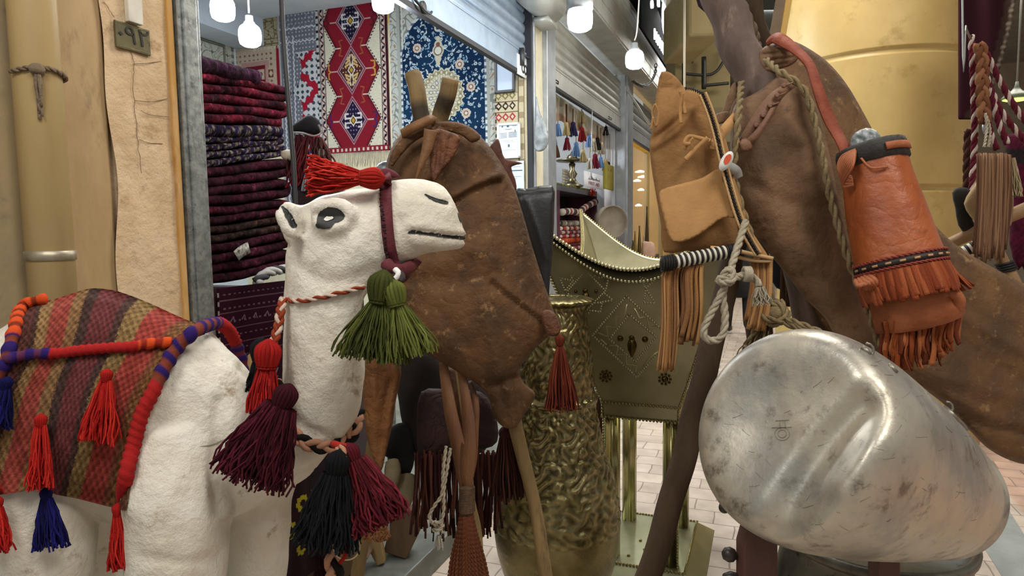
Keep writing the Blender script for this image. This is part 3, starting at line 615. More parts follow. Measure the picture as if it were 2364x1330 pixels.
for k_, n_, c in ((.86, 22, '#8f8764'), (.7, 18, '#b3a98a'), (.52, 14, '#7d8496'), (.36, 10, '#a59a7d'), (.2, 6, '#8790a0')):
    for q in range(n_):
        a = 2*math.pi*(q+.5*(n_ % 4 == 2))/n_; p.blob(mx_+.205*k_*math.cos(a), my_+.215*k_*math.sin(a), .022, c, a, .75); p.blob(mx_+.205*k_*math.cos(a), my_+.215*k_*math.sin(a), .014, '#d9d5c4', a, .75)
pd = (pu(1019), py(113))
for dx, dy, r, c in ((0, 0, .055, '#cfc8b4'), (0, -.05, .036, '#cfc8b4'), (0, .07, .03, '#cfc8b4'), (0, -.1, .02, '#cfc8b4'), (0, .11, .018, '#cfc8b4'), (0, 0, .042, '#7d6f5c'), (0, 0, .032, '#dcd8ca'), (0, -.05, .02, '#8a5f55'), (0, -.19, .034, '#d3cbb8'), (0, -.19, .018, '#35507a')): p.blob(pd[0]+dx, pd[1]+dy, r, c)
p.noise(.07); rug('hanging_carpet', f, p.im, 'large blue floral carpet with a round cream medallion behind the brown hide')
# --- cream kilim by the post
f, asp = planeS(1146, 1219, 140, 560, S1-.02); A = asp; p = Paint(90, 420, asp, '#cdc3a6')
p.rect(.72, .75, 0, A, '#6d6350'); p.rect(.9, .92, 0, A, '#7c7360'); p.m((p.u > .75) & (p.u < .9) & (abs(np.mod(p.v*2.2, 1)-.5) < .2), '#a89a7c')
for y, c in ((.75, '#7d4034'), (1.0, '#8f8a52'), (1.3, '#39342f'), (1.62, '#b0454a')):
    for x in (.12, .33, .55): p.dia(x, y, .11, .13, c); p.dia(x, y, .06, .06, '#d6ccb2')
    p.rect(0, .72, y+.17, y+.19, '#6a4c3e')
p.m((p.u < .06) & (np.sin(p.v*30) > 0), '#55504a'); p.noise(.07)
rug('hanging_carpet', f, p.im, 'narrow cream kilim with stacked motifs hung beside the cream post')
# ---- frame and papers on the kilim
def framed(name, x0, x1, y0, y1, s, mf, mp, label, cat, marks=(), fw_=.02):
    o0, o1 = onS(x0, (y0+y1)/2, s)[1], onS(x1, (y0+y1)/2, s)[1]; z0, z1 = onS((x0+x1)/2, y0, s)[2], onS((x0+x1)/2, y1, s)[2]
    t = thing(name, Wd(s, (o0+o1)/2, z1), label, cat); B = lambda mb, a0, a1, b0, b1, d0, d1: wbox(mb, s-d1, s-d0, min(a0, a1), max(a0, a1), min(b0, b1), max(b0, b1))
    if mf:
        mb = MB(); w = fw_*(1 if o1 > o0 else -1)
        B(mb, o0, o0+w, z0, z1, 0, .02); B(mb, o1-w, o1, z0, z1, 0, .02); B(mb, o0, o1, z0, z0-fw_, 0, .02); B(mb, o0, o1, z1, z1+fw_, 0, .02); mb.build('frame', mf, t, bevel=.002)
    mb = MB(); B(mb, o0, o1, z0, z1, .0, .008); mb.build('sheet', mp, t, smooth=False)
    if marks:
        for a0, a1, b0, b1 in marks: mb = MB(); B(mb, o0+(o1-o0)*a0, o0+(o1-o0)*a1, z0+(z1-z0)*b0, z0+(z1-z0)*b1, .008, .0095); mb.build('print', mat('print_grey', '#5d6670', rough=.7), t, smooth=False)
        pass
    return t
m_paper = mat('paper_blue', '#cfdfea', '#c4d5e2', 3, .5, emit=.08); m_frw = mat('frame_white', '#d9d6d0', rough=.4); m_frd = mat('frame_dark', '#302e33', rough=.4)
framed('notice_board', 1143, 1189, 128, 214, S1-.05, m_frd, mat('board_white', '#bccbdd', '#b0c0d4', 3, .5), 'blank pale notice board in a dark frame under the shutter edge', 'board')
ln = [(.12, .42, y, y+.012) for y in (.28, .32, .36, .40)]+[(.5, .85, y-.005, y+.012) for y in (.27, .31, .35, .39)]+[(.3, .65, .17, .18), (.38, .58, .19, .197), (.2, .26, .08, .12), (.42, .52, .07, .12), (.66, .84, .09, .10), (.76, .80, .2, .26), (.46, .54, .6, .68), (.2, .7, .5, .504), (.25, .75, .54, .544), (.2, .8, .76, .764)]
framed('framed_certificate', 1149, 1202, 284, 366, S1-.05, m_frw, m_paper, 'white framed certificate with rows of print beside the cream post', 'certificate', ln)
framed('paper_notice', 1178, 1210, 372, 436, S1-.05, None, m_paper, 'loose paper notice below the framed certificate', 'notice', [(.1, .9, .32, .36), (.1, .7, .12, .13), (.1, .8, .2, .21), (.2, .8, .55, .56), (.15, .5, .62, .63), (.1, .35, .75, .8)])
# ================= bulbs
m_bulb = mat('lit_bulb', '#f6fbff', emit=9); m_sock = mat('lamp_socket', '#8d9294', rough=.5); m_cord = mat('white_cord', '#c5c6c2', rough=.5)
def bulb(x, y, d, r, label, cordtop, sink=False, power=18, cx=0):
    c = P(x, y, d); R = r*d/FP; t = thing('light_bulb', c-Zv*R, label, 'bulb')
    mb = MB(); lathe(mb, c, Zv, [(.001, -R), (R*.6, -R*.97), (R*.9, -R*.78), (R, -R*.4), (R*1.02, .1*R), (R*.98, R*.45), (R*.85, R*.75), (R*.6, R*.95)], 24); mb.build('diffuser', m_bulb, t)
    mb = MB(); prf = [(R*.6, R*.9), (R*.5, R*1.15), (R*.36, R*1.3), (R*.34, R*1.75), (.005, R*1.8)] if not sink else [(R*.98, R*.62), (R*.98, R*1.5), (R*.6, R*1.7), (R*.4, R*2.2), (.005, R*2.25)]
    lathe(mb, c, Zv, prf, 40, fn=(lambda a, h: 1+.06*(math.sin(a*20) > 0)) if sink else None); mb.build('socket', m_sock, t)
    mb = MB(); tube(mb, spl([c+Zv*R*2, c+Zv*R*4+rt*cx*.4, c+Zv*cordtop+rt*cx], 5), .006, 8); mb.build('cord', m_cord, t)
    if power: lamp('bulb_and_fill_glow', 'POINT', c-Zv*(R*1.25)+Nv*R, power, (.93, .97, 1), R*.8)
bulb(514, 20, 3.7, 27, 'bright bulb hanging highest over the carpet stack', .5, power=27)
bulb(577, 82, 4.1, 25, 'bright bulb on a cord in front of the panelled carpet', .9, power=25)
bulb(884, 3, 3.9, 25, 'bright bulb at the top of the medallion runner', .4, power=24)
bulb(1339, 42, 4.6, 29, 'large ribbed led bulb outside under the shutter housing', .7, True, power=34)
bulb(1465, 137, 5.4, 21, 'round bulb on a white cord before the black sign', 1.0, power=24, cx=.06)
lamp('shop_fill', 'AREA', tuple(Wd((sL+S1)/2+.2, -1.2, 3.3)), 60, (.92, .96, 1), 1.2, tuple(Wd((sL+S1)/2+.5, -1.3, 0)))
# ================= stack of folded carpets
CO = -.30
def carpet(name, yl0, yl1, yr0, yr1, n, xr, cols, label, xl=440, th=None, dep=.75, tip=None, bow=0):
    lay = [((yl0+(yl1-yl0)*(k+.5)/n), (yr0+(yr1-yr0)*(k+.5)/n)) for k in range(n)]; path = []
    hpx = abs(yl1-yl0)/n*.5
    for k, (a, b) in enumerate(lay):
        xs = np.linspace(xl, xr-hpx*.9-(3*k if n > 2 else 0), 76); ys = a+(b-a)*((xs-xl)/(xr-xl))+bow*np.sin((xs-xl)/(xr-xl)*math.pi)+1.5*np.sin(xs*.05+k*2); seg = list(zip(xs, ys))
        path.append(seg if k % 2 == 0 else seg[::-1])
    pts = []
    for k, seg in enumerate(path):
        pts += seg
        if k < n-1:
            (x0, y0), (x1, y1) = seg[-1], path[k+1][0]; sg = 1 if k % 2 == 0 else -1
            for a in np.linspace(0, math.pi, 7)[1:-1]: pts.append(((x0+x1)/2+sg*math.sin(a)*abs(y1-y0)*.5, (y0+y1)/2-math.cos(a)*(y1-y0)/2))
    q = np.array([onF(x, y, CO)[::2] for x, y in pts]); T = np.gradient(q, axis=0); T /= np.linalg.norm(T, axis=1)[:, None]; Nn = np.c_[-T[:, 1], T[:, 0]]
    thw = (th or abs(onF(550, (yl0+yr0)/2, CO)[2]-onF(550, (yl1+yr1)/2, CO)[2])/n*1.05)
    cs = [(-.5, -dep), (-.5, -.02), (-.38, thw*.3), (-.14, thw*.5), (.14, thw*.5), (.38, thw*.3), (.5, -.02), (.5, -dep)]; m = len(cs); vs = []; cc = []
    rg = np.random.default_rng(int(yl0)+n)
    for i in range(len(q)):
        for jj, (a, o) in enumerate(cs):
            w = q[i]+Nn[i]*a*thw; vs.append(Wd(w[0], CO+o+.003*math.sin(i*.19)+.002*math.sin(i*.53+jj), w[1]))
            if cols is NV or cols == NV[::-1]: c = np.array(hx(('#231d38', '#2a2246', '#33202c', '#8a8276', '#231d38', '#2b2052', '#979084', '#3a2030')[(i//2+(jj % 3)*3+int(rg.uniform(0, 1.5))) % 8]))
            else: c = np.array(hx(cols[int((i*.10+rg.uniform(0, .9))) % len(cols)]))*(1 if rg.random() > .05 else rg.uniform(1.6, 3.2))*1.25
            cc.append(tuple(c*rg.uniform(.75, 1.2)))
    k = len(q); fs = [(i*m+j, i*m+(j+1) % m, (i+1)*m+(j+1) % m, (i+1)*m+j) for i in range(k-1) for j in range(m)]+[tuple(range(m))[::-1], tuple((k-1)*m+j for j in range(m))]
    mb = MB(); mb.add(vs, fs, cc); o = mb.build(name, mat('carpet_pile', '#ffffff', '#8a8084', 40, .97, attr=True, bump=.6, bscale=120, spec=.1), base=None); return tag(o, label, 'carpet', 'folded carpets in the stack')
PU = ['#3b2338', '#43273d', '#37202f']; RD = ['#5c1a2c', '#6a1e30', '#4a1526', '#30141f', '#5a1a2a']; NV = ['#2a2440', '#8f8678', '#241c34', '#3a2030', '#9a917f', '#2b2030', '#2a2a52']; MR = ['#3b1523', '#431828', '#32121e', '#3b1523', '#2c1119', '#8a7068'][:5]; OL = ['#2c211d', '#352622', '#3d2a26', '#261c1a']
carpet('folded_carpet', 128, 168, 168, 206, 1, 606, PU, 'dark purple rolled carpet lying on top of the stack', bow=-4)
carpet('folded_carpet', 166, 284, 200, 296, 5, 664, RD, 'wine red carpet folded in five below the purple roll', bow=-4)
carpet('folded_carpet', 286, 316, 290, 318, 1, 656, NV, 'navy and cream patterned carpet just below the wine red one')
carpet('folded_carpet', 316, 352, 310, 334, 2, 650, NV, 'navy patterned carpet folded double in the middle of the stack')
carpet('folded_carpet', 354, 392, 332, 360, 2, 654, NV[::-1], 'brown and navy patterned carpet above the maroon folds')
carpet('folded_carpet', 392, 476, 362, 458, 4, 664, MR, 'maroon carpet with a thick rounded fold below the navy patterned ones', bow=2)
carpet('folded_carpet', 478, 524, 458, 492, 2, 662, RD[3:]+MR, 'thin maroon carpet with reddish edge in the lower stack', bow=4)
carpet('folded_carpet', 526, 566, 492, 528, 2, 668, OL, 'dark olive brown carpet with a white paper label', bow=5)
carpet('folded_carpet', 568, 662, 526, 616, 4, 672, MR, 'lowest maroon carpet of the stack with layered folds', bow=6)
s_, o_, z_ = onF(548, 580, CO+.03); mb = MB()
ribbon(mb, [Wd(s_-.03, CO+.05, z_-.02), Wd(s_, CO+.055, z_), Wd(s_+.05, CO+.05, z_+.015)], .05, Nv, .002); o = mb.build('paper_label', mat('label_white', '#c9c8bd', '#4d4a40', 50, .7)); tag(o, 'small torn white paper label tucked in the lower maroon carpets', 'label')
mb = MB(); rope(mb, [onplane(x, y, Nv*(CO+.04-LF), Nv) for x, y in ((590, 652), (615, 632), (640, 624), (672, 622))], .024, 3, 6, [(1, 1, 1), (.85, .85, .85), (.1, .1, .12)], smooth=6); o = mb.build('rolled_textile', mat('bw_textile', '#d4d4d2', rough=.9, attr=True)); tag(o, 'black and white rolled textile behind the camel neck', 'textile')
# low table that carries the stack, hidden by the standing rug
sa_, sb_ = onF(440, 660, CO)[0]-.1, onF(690, 660, CO)[0]; zt_ = onF(560, 668, CO)[2]-.02
mb = MB(); wbox(mb, sa_, sb_, CO-.75, CO-.03, .105, zt_); o = mb.build('carpet_bale', mat('bale_dark', '#1f1216', '#2b171d', 20, .95), bevel=.02); tag(o, 'dark bale under the folded carpets', 'bale')
# burgundy rug standing in front of the bale
f, asp = planeF(497, 690, 655, 905, CO+.10); p = Paint(200, 260, asp, '#43102a'); A = asp
for y in (.10, .2, .33, .45, .56): p.m(abs(p.v-y) < .004, '#8c6472')
p.m((p.u < .97) & (p.u > .03) & (abs(np.mod(p.v, .11)-.055) < .006) & (np.sin(p.u*110) > .3) & (p.v < .6), '#92707c')
for k in range(7): p.line([(.14+k*.13, .27), (.17+k*.13, .24), (.18+k*.13, .28)], .005, '#9d8490')
for k in range(6):
    x = .27+k*.17; p.line([(x, .9), (x+.03, .84), (x+.02, .79), (x+.05, .75)], .006, '#b9a39c'); p.line([(x-.02, .86), (x+.04, .82)], .005, '#b9a39c')
p.rect(0, .022, 0, A, '#b6a4a2'); p.m((p.u < .022) & (np.sin(p.v*90) > 0), '#2a1018'); p.noise(.12)
rug('standing_rug', f, p.im, 'burgundy rug with small figures standing upright behind the camel back', 'rug')
m_wd = mat('turned_wood', '#a88a5c', '#8f7046', 14, .55, stretch=(1, 1, .2))
b_ = P(602, 872, 2.15); mb = MB(); lathe(mb, b_, Zv, [(.03, .102-b_[2]), (.032, -.03), (.02, -.015), (.03, 0), (.042, .02), (.045, .045), (.035, .075), (.008, .092)], 20); o = mb.build('wooden_knob_post', m_wd); tag(o, 'pale turned wooden post end behind the red tassel', 'post')
# black cable
mb = MB(); tube(mb, spl([P(648, -40, 2.55), P(655, 100, 2.55), P(667, 250, 2.55), P(680, 420, 2.55), P(686, 640, 2.55), P(688, 900, 2.55)], 8), .0095, 10); o = mb.build('hanging_cable', mat('black_cable', '#26282b', rough=.45)); tag(o, 'black cable hanging straight down past the carpet stack', 'cable')
q_ = [P(x, 436, 2.80) for x in (676, 792)]; mb = MB(); obox(mb, np.array([*q_[0][:2], .105]), np.array([*(q_[1]-q_[0])[:2], 0]), Dv*.0+np.array([.0, .35, 0]), Zv*(q_[0][2]-.105)); tag(mb.build('carpet_bale', mat('bale_dark', '#1f1216'), bevel=.03), 'dark bale under the tasselled trappings', 'bale')
# velvet hat and bundle of tasselled trappings
m_yarn = YARN('mixed_yarn', '#ffffff')
hb = P(712, 300, 2.9); t = thing('velvet_hat', hb, 'black velvet hat with pale piping lying on the tasselled trappings', 'hat')
mb = MB(); puff(mb, [(668, 300), (690, 278), (715, 265), (738, 280), (741, 304), (725, 312), (700, 305)], 2.9, .8, .07, 4); mb.build('crown', mat('black_velvet', '#100d14', '#1a1622', 30, .95), t)
mb = MB(); tube(mb, spl([P(672, 306, 2.86), P(700, 308, 2.84), P(724, 314, 2.84), P(741, 306, 2.86), P(735, 288, 2.85)], 6), .004, 6); mb.build('piping', mat('pale_piping', '#8f8a88', rough=.9), t)
mb = MB()
for x, y, L, c, r in ((690, 312, .2, '#45181f', .07), (715, 310, .22, '#5a262c', .07), (735, 318, .12, '#53302f', .05), (702, 330, .2, '#8d1f2a', .05), (722, 350, .17, '#a32432', .04), (712, 345, .2, '#2b2a5c', .03), (700, 350, .17, '#32224a', .04), (742, 345, .12, '#b3b0a8', .03), (690, 350, .24, '#2b1418', .05), (735, 360, .2, '#7a1f2c', .05)):
    strands(mb, P(x, y, 2.86), (random.uniform(-.2, .2), -.1, -1), L, .012, r, 38, .0045, wav=.012, cols=[hx(c)])
o = mb.build('tasselled_trapping', m_yarn); tag(o, 'bundle of dark red and purple tasselled trappings beside the carpet stack', 'trapping')
t = thing('white_tassel', P(713, 440, 2.8), 'small white and grey tassel hanging below the dark trappings', 'tassel')
mb = MB(); strands(mb, P(713, 398, 2.8), (0, 0, -1), .08, .012, .03, 60, .003, cols=[hx('#b9bbc0'), hx('#8e9096')]); ball(mb, P(713, 396, 2.8), .014, col=hx('#9a9ca2')); mb.build('skirt', m_yarn, t)
mb = MB(); rope(mb, [P(713, 394, 2.8), P(716, 360, 2.83), P(712, 330, 2.85)], .008, 3, 6, [hx('#3a3a78'), hx('#c4c4c8'), hx('#802030')]); mb.build('twisted_cord', m_yarn, t)
mb = MB(); puff(mb, [(648, 352), (664, 345), (680, 352), (684, 368), (668, 372), (652, 366)], 2.82, .8, .04, 3); o = mb.build('shell_ornament', mat('shell', '#b3aa98', '#8f8676', 30, .5)); tag(o, 'pale shell ornament at the edge of the carpet stack', 'ornament')
mb = MB(); tube(mb, [P(886, 400, 2.72), P(886, 400, 2.72)*np.array([1, 1, 0])+Zv*.105], .02, 10); puff(mb, [(868, 392), (872, 380), (886, 372), (902, 376), (905, 392), (890, 404), (874, 402)], 2.7, .8, .05, 3, wob=.006, wsc=12); o = mb.build('wrapped_knob', mat('foil_grey', '#8b9096', '#4d5258', 30, .4, .4)); tag(o, 'crinkled grey wrapped knob behind the camel head tassel', 'knob')
# ================= camel statue
cz = lambda L: [(x/2.955+600, y/2.955+380) for x, y in L]
HN = [(655, 1010), (650, 940), (652, 860), (653, 780), (655, 720), (657, 650), (662, 600), (667, 560), (659, 540), (648, 515), (641, 490), (647, 470), (662, 463), (682, 469), (700, 471), (718, 462), (745, 449), (790, 440), (830, 437), (868, 431), (900, 415), (945, 410), (990, 414), (1022, 425), (1041, 446), (1051, 470), (1061, 495), (1072, 522), (1076, 548), (1069, 571), (1045, 580), (1000, 582), (970, 589), (945, 603), (920, 619), (895, 638), (862, 660), (843, 690), (837, 730), (838, 790), (841, 840), (839, 890), (832, 935), (813, 985), (785, 1025), (745, 1060), (690, 1070)]
TO = [(480, 766), (530, 808), (580, 864), (640, 930), (700, 985), (768, 1022), (752, 1055), (705, 1103), (640, 1142), (575, 1172), (525, 1197), (470, 1240), (400, 1260), (330, 1240), (240, 1202), (150, 1165), (60, 1175), (-60, 1190), (-160, 1130), (-220, 1000), (-150, 860), (-30, 775), (55, 720), (120, 703), (210, 679), (300, 694), (380, 728), (440, 756)]
CD = 1.22
mb = MB(); puff(mb, HN, 1.20, .86, .098, 7)
puff(mb, TO, lambda x, y: CD+.00008*(x-400), .78, .15, 12, back=1.)
puff(mb, [(640, 492), (652, 466), (676, 464), (694, 480), (696, 520), (688, 556), (668, 552), (650, 524)], 1.135, .8, .03, 5)   # ear
puff(mb, [(716, 470), (760, 452), (810, 458), (822, 500), (790, 540), (745, 545), (718, 515)], 1.135, .35, .02, 6)   # brow
def leg(pts, r): 
    tube(mb, spl([P(*p) for p in pts], 8), r, 22)
leg([(415, 1000, 1.17), (412, 1150, 1.145), (408, 1330, 1.145), (402, 1700, 1.16), (400, 2040, 1.17), (402, 2270, 1.17)], [.075, .084, .08, .062, .05, .058])
leg([(612, 1040, 1.31), (600, 1180, 1.34), (592, 1330, 1.36), (590, 1650, 1.36), (592, 2035, 1.36)], [.06, .062, .057, .045, .055])
leg([(60, 1050, 1.18), (92, 1200, 1.17), (102, 1330, 1.17), (90, 1600, 1.18), (95, 2085, 1.18)], [.09, .085, .078, .05, .055])
leg([(200, 1120, 1.36), (228, 1240, 1.40), (232, 1330, 1.41), (225, 1600, 1.41), (228, 1880, 1.41)], [.07, .055, .045, .04, .05])
puff(mb, [(-215, 1000), (-235, 960), (-262, 980), (-268, 1120), (-255, 1300), (-240, 1300), (-238, 1120)], 1.2, .8, .03, 8)  # tail
tmp = mb.build('camel_raw', mat('camel_white', '#ddd8ca', '#d0c8b6', 9, .5, bump=.6, bscale=42, c3='#a3957c', s3=17, a3=.12), base=(0, 0, 0))
md = tmp.modifiers.new('r', 'REMESH'); md.mode = 'VOXEL'; md.voxel_size = .0062
md = tmp.modifiers.new('s', 'SMOOTH'); md.factor = .5; md.iterations = 7
bpy.context.view_layer.update(); dg = bpy.context.evaluated_depsgraph_get(); em = bpy.data.meshes.new_from_object(tmp.evaluated_get(dg)); mw = em.materials[0] if em.materials else tmp.data.materials[0]
nv = len(em.vertices); VV = np.zeros(nv*3); em.vertices.foreach_get('co', VV); VV = VV.reshape(-1, 3); NN = np.zeros(nv*3); em.vertices.foreach_get('normal', NN); NN = NN.reshape(-1, 3)
q = VV-C0; dd = q@fw; PX = W/2+FP*(q@rt)/dd; PY = H/2-FP*(q@up)/dd; face_ = (NN*(-q)).sum(1) > 0
def sculpt(pl, w, amt, both=False):
    g = amt*np.exp(-(seg_d(PX, PY, pl)/w)**2); g[~face_] *= 0; VV[:] += NN*g[:, None]
sculpt(cz([(1010, 458), (1100, 463), (1250, 482), (1395, 500)]), 5, -.007)      # mouth
sculpt(cz([(1000, 430), (1120, 425), (1280, 455), (1395, 470)]), 11, .004); sculpt(cz([(1000, 500), (1100, 540), (1280, 560), (1390, 545)]), 14, .004)
sculpt(cz([(960, 380), (960, 450), (1010, 520)]), 16, -.004)                     # cheek hollow
sculpt(cz([(380, 300), (430, 270), (520, 262), (590, 300), (620, 350)]), 9, .006); sculpt(cz([(395, 400), (470, 445), (560, 420)]), 10, .004); sculpt(cz([(400, 350), (470, 365), (560, 350)]), 10, -.004)
sculpt(cz([(160, 300), (200, 350), (235, 420)]), 9, -.012); sculpt(cz([(130, 290), (140, 400), (190, 520)]), 7, .006); sculpt(cz([(260, 330), (280, 430), (260, 520)]), 9, -.006)
sculpt(cz([(210, 560), (260, 700), (420, 800), (640, 790), (780, 720)]), 18, -.005); sculpt(cz([(1120, 205), (1280, 262)]), 6, -.005)
sculpt([(505, 930), (500, 1050), (502, 1180)], 16, -.010); sculpt([(520, 1185), (600, 1140), (700, 1080)], 22, .008); sculpt([(330, 900), (345, 1010), (320, 1160)], 45, .006)
sculpt([(560, 850), (640, 930), (700, 990), (760, 1010)], 14, -.006); sculpt([(430, 790), (480, 900), (500, 1000)], 60, .006); sculpt([(345, 1290), (420, 1300), (505, 1290)], 14, -.004)
rg = np.random.default_rng(5)
for k in range(26):
    a = rg.normal(0, 1, 3); a = a/np.linalg.norm(a)*rg.uniform(25, 150); VV += NN*(.00055*np.sin(VV@a+rg.uniform(0, 6))*(25/np.linalg.norm(a))**.4)[:, None]
em.vertices.foreach_set('co', VV.ravel()); em.update(); em.name = 'body'
bpy.data.objects.remove(tmp)
cb = P(400, 1200, 1.22); cb[2] = 0
camel = thing('camel_statue', cb, 'white painted standing camel statue with black painted eye and mouth', 'statue')
o = bpy.data.objects.new('body', em); COL.objects.link(o); em.materials.clear(); em.materials.append(MC['camel_white']); em.transform(Matrix.Translation(Vector([float(-x) for x in cb]))); o.parent = camel; ORG[o.name] = cb
em.polygons.foreach_set('use_smooth', [True]*len(em.polygons))
fcs = [tuple(p.vertices) for p in em.polygons]; BV = BVHTree.FromPolygons([Vector(v) for v in VV], fcs)
def hit(px, py, off=.001, bv=None):
    r = ray(px, py); l = np.linalg.norm(r); h = (bv or BV).ray_cast(Vector(C0), Vector(r/l))
    if h[0] is None: return None, None
    n = np.array(h[1]); n = n if n@r < 0 else -n
    return np.array(h[0])+n*off, n
def patch(name, poly, m, parent, off=.0012, h=3., smooth=3, bv=None, rough_=0):
    pl = spl([list(p) for p in poly], smooth, True) if smooth > 1 else np.array(poly, float)
    pb, _ = resamp(np.c_[np.vstack([pl, pl[:1]]), np.zeros(len(pl)+1)], h); pb = pb[:-1, :2]
    if rough_: pb = pb+RNG.normal(0, rough_, pb.shape)
    g = np.stack(np.meshgrid(np.arange(pl[:, 0].min(), pl[:, 0].max(), h), np.arange(pl[:, 1].min(), pl[:, 1].max(), h)), -1).reshape(-1, 2)
    k = inside(g[:, 0], g[:, 1], pb) & (seg_d(g[:, 0], g[:, 1], list(map(tuple, pb))+[tuple(pb[0])]) > h*.4)
    pts = np.vstack([pb, g[k]]); n = len(pb); r = delaunay_2d_cdt([Vector(p) for p in pts], [(i, (i+1) % n) for i in range(n)], [], 1, 1e-4)
    V = []; ld = None
    for p in r[0]:
        w = hit(p[0], p[1], off, bv)[0]; 
        if w is None: w = P(p[0], p[1], ld or 1.2)
        else: ld = proj(w)[2]
        V.append(w)
    mb = MB(); mb.add(V, [tuple(f)[::-1] for f in r[2]]); return mb.build(name, m, parent)
m_pblk = mat('black_paint', '#1b1d1b', '#262825', 40, .6)
patch('painted_eye', cz([(388, 400), (395, 350), (415, 318), (455, 293), (505, 291), (550, 308), (580, 345), (566, 378), (535, 393), (508, 402), (488, 432), (450, 440), (420, 437), (388, 428)]), m_pblk, camel, rough_=.5)['label'] = 'black painted camel eye'
patch('eye_highlight', cz([(438, 378), (455, 358), (480, 352), (505, 364), (486, 380), (455, 390)]), mat('white_paint', '#dedbd2', rough=.5), camel, .0026, 2.)
patch('ear_hollow', cz([(148, 288), (178, 294), (212, 328), (238, 380), (251, 415), (240, 433), (210, 426), (188, 384), (164, 340)]), m_pblk, camel, rough_=.4)
patch('nostril', cz([(1120, 200), (1150, 207), (1200, 228), (1250, 241), (1284, 254), (1276, 273), (1230, 266), (1180, 249), (1143, 224)]), m_pblk, camel, rough_=.3)
patch('painted_mouth', cz([(1006, 470), (1040, 444), (1100, 455), (1200, 467), (1300, 480), (1393, 489), (1392, 512), (1330, 509), (1250, 499), (1150, 485), (1060, 474)]), m_pblk, camel, rough_=.3)
patch('nose_mark', cz([(1345, 328), (1352, 335), (1362, 365), (1375, 385), (1372, 398), (1358, 375)]), m_pblk, camel, h=2.)
patch('painted_crack', [(457, 1031), (480, 1028), (500, 1022), (520, 1013), (519, 1015), (502, 1025), (480, 1031)], mat('grey_crack', '#8a8474', rough=.8), camel, h=2., smooth=1)
# ================= saddle blanket
TOPc = spl([(42, 708, 0), (80, 696, 0), (120, 692, 0), (165, 678, 0), (210, 666, 0), (260, 670, 0), (300, 682, 0), (350, 702, 0), (400, 725, 0), (440, 742, 0), (478, 752, 0)], 8)[:, :2]
FRc = spl([(478, 752, 0), (432, 776, 0), (392, 838, 0), (358, 905, 0), (330, 975, 0), (308, 1080, 0), (291, 1180, 0)], 8)[:, :2]
RRc = spl([(42, 708, 0), (32, 770, 0), (10, 845, 0), (-30, 930, 0), (-70, 1040, 0), (-105, 1140, 0)], 8)[:, :2]
HMc = spl([(-105, 1140, 0), (-40, 1146, 0), (20, 1140, 0), (92, 1130, 0), (130, 1142, 0), (180, 1152, 0), (235, 1166, 0), (291, 1180, 0)], 8)[:, :2]
def cv(c, t): s_ = np.linspace(0, 1, len(c)); return np.stack([np.interp(t, s_, c[:, 0]), np.interp(t, s_, c[:, 1])], -1)
NU, NV_ = 260, 240
U, V = np.meshgrid(np.linspace(0, 1, NU), np.linspace(0, 1, NV_))
def coons(U, V):
    t, b_, l, r = cv(TOPc, U), cv(HMc, U), cv(RRc, V), cv(FRc, V); u, v = U[..., None], V[..., None]
    return (1-v)*t+v*b_+(1-u)*l+u*r-((1-u)*(1-v)*TOPc[0]+u*(1-v)*TOPc[-1]+(1-u)*v*HMc[0]+u*v*HMc[-1])
XY = coons(U, V)
DP = np.full((NV_, NU), np.nan)
for j in range(0, NV_, 4):
    for i in range(0, NU, 4):
        w = hit(XY[j, i, 0], XY[j, i, 1], 0)[0]
        if w is not None: DP[j, i] = proj(w)[2]
sub = DP[::4, ::4].copy(); 
for i in range(sub.shape[1]):
    c = sub[:, i]; k = np.where(~np.isnan(c))[0]
    if len(k): c[:] = np.interp(np.arange(len(c)), k, c[k]); c[:k[0]] = CD-.01
    else: c[:] = CD-.01
for _ in range(5): 
    s2_ = np.pad(sub, 1, mode='edge'); sub = np.minimum(sub, (s2_[:-2, 1:-1]+s2_[2:, 1:-1]+s2_[1:-1, :-2]+s2_[1:-1, 2:]+s2_[1:-1, 1:-1])/5)
ju = np.arange(NV_)/4; iu = np.arange(NU)/4
tmp_ = np.array([np.interp(iu, np.arange(sub.shape[1]), sub[j]) for j in range(sub.shape[0])]); DEP = np.array([np.interp(ju, np.arange(sub.shape[0]), tmp_[:, i]) for i in range(NU)]).T
DEP = DEP-.011-.003*np.sin(U*9+V*3)-.003*np.sin(V*7+U*4)
m_weave = mat('striped_weave', '#ffffff', '#d5ccc2', 60, .95, attr=True, bump=.5, bscale=260, spec=.2)
st = [(0, '#54412e'), (.05, '#5c3630'), (.12, '#48322a'), (.15, '#8d6e48'), (.22, '#95443a'), (.33, '#866645'), (.395, '#45322e'), (.45, '#683536'), (.60, '#48322e'), (.645, '#897048'), (.73, '#973f37'), (.86, '#7a4834'), (.89, '#7e5836'), (.945, '#644028')]
C = np.zeros((NV_, NU, 3)); wig = U+.006*np.sin(V*14)+RNG.normal(0, .004, U.shape)
for a, c in st: C[wig >= a] = hx(c)
warp = np.sin(U*NU*.62)*np.sin(V*NV_*.55); C *= (1+.42*warp+RNG.normal(0, .09, U.shape))[..., None]
dots = (np.sin(U*240) > .2) & (np.sin(V*150+np.floor(U*38)*3.1) > .3); C[dots & ((wig < .12) | (wig > .89))] *= .55; C[dots & (wig > .645) & (wig < .73)] *= .75; C[dots & (wig > .15) & (wig < .22)] *= .75
C = np.clip(C, 0.004, 1)
front = np.array([[P(XY[j, i, 0], XY[j, i, 1], DEP[j, i]) for i in range(NU)] for j in range(NV_)])
front += (warp*.0009)[..., None]*(-fw)
fars = np.array([[P(XY[j, i, 0], XY[j, i, 1]+1, 2*CD+.02-DEP[j, i]) for i in range(0, NU, 6)] for j in range(0, NV_, 6)])
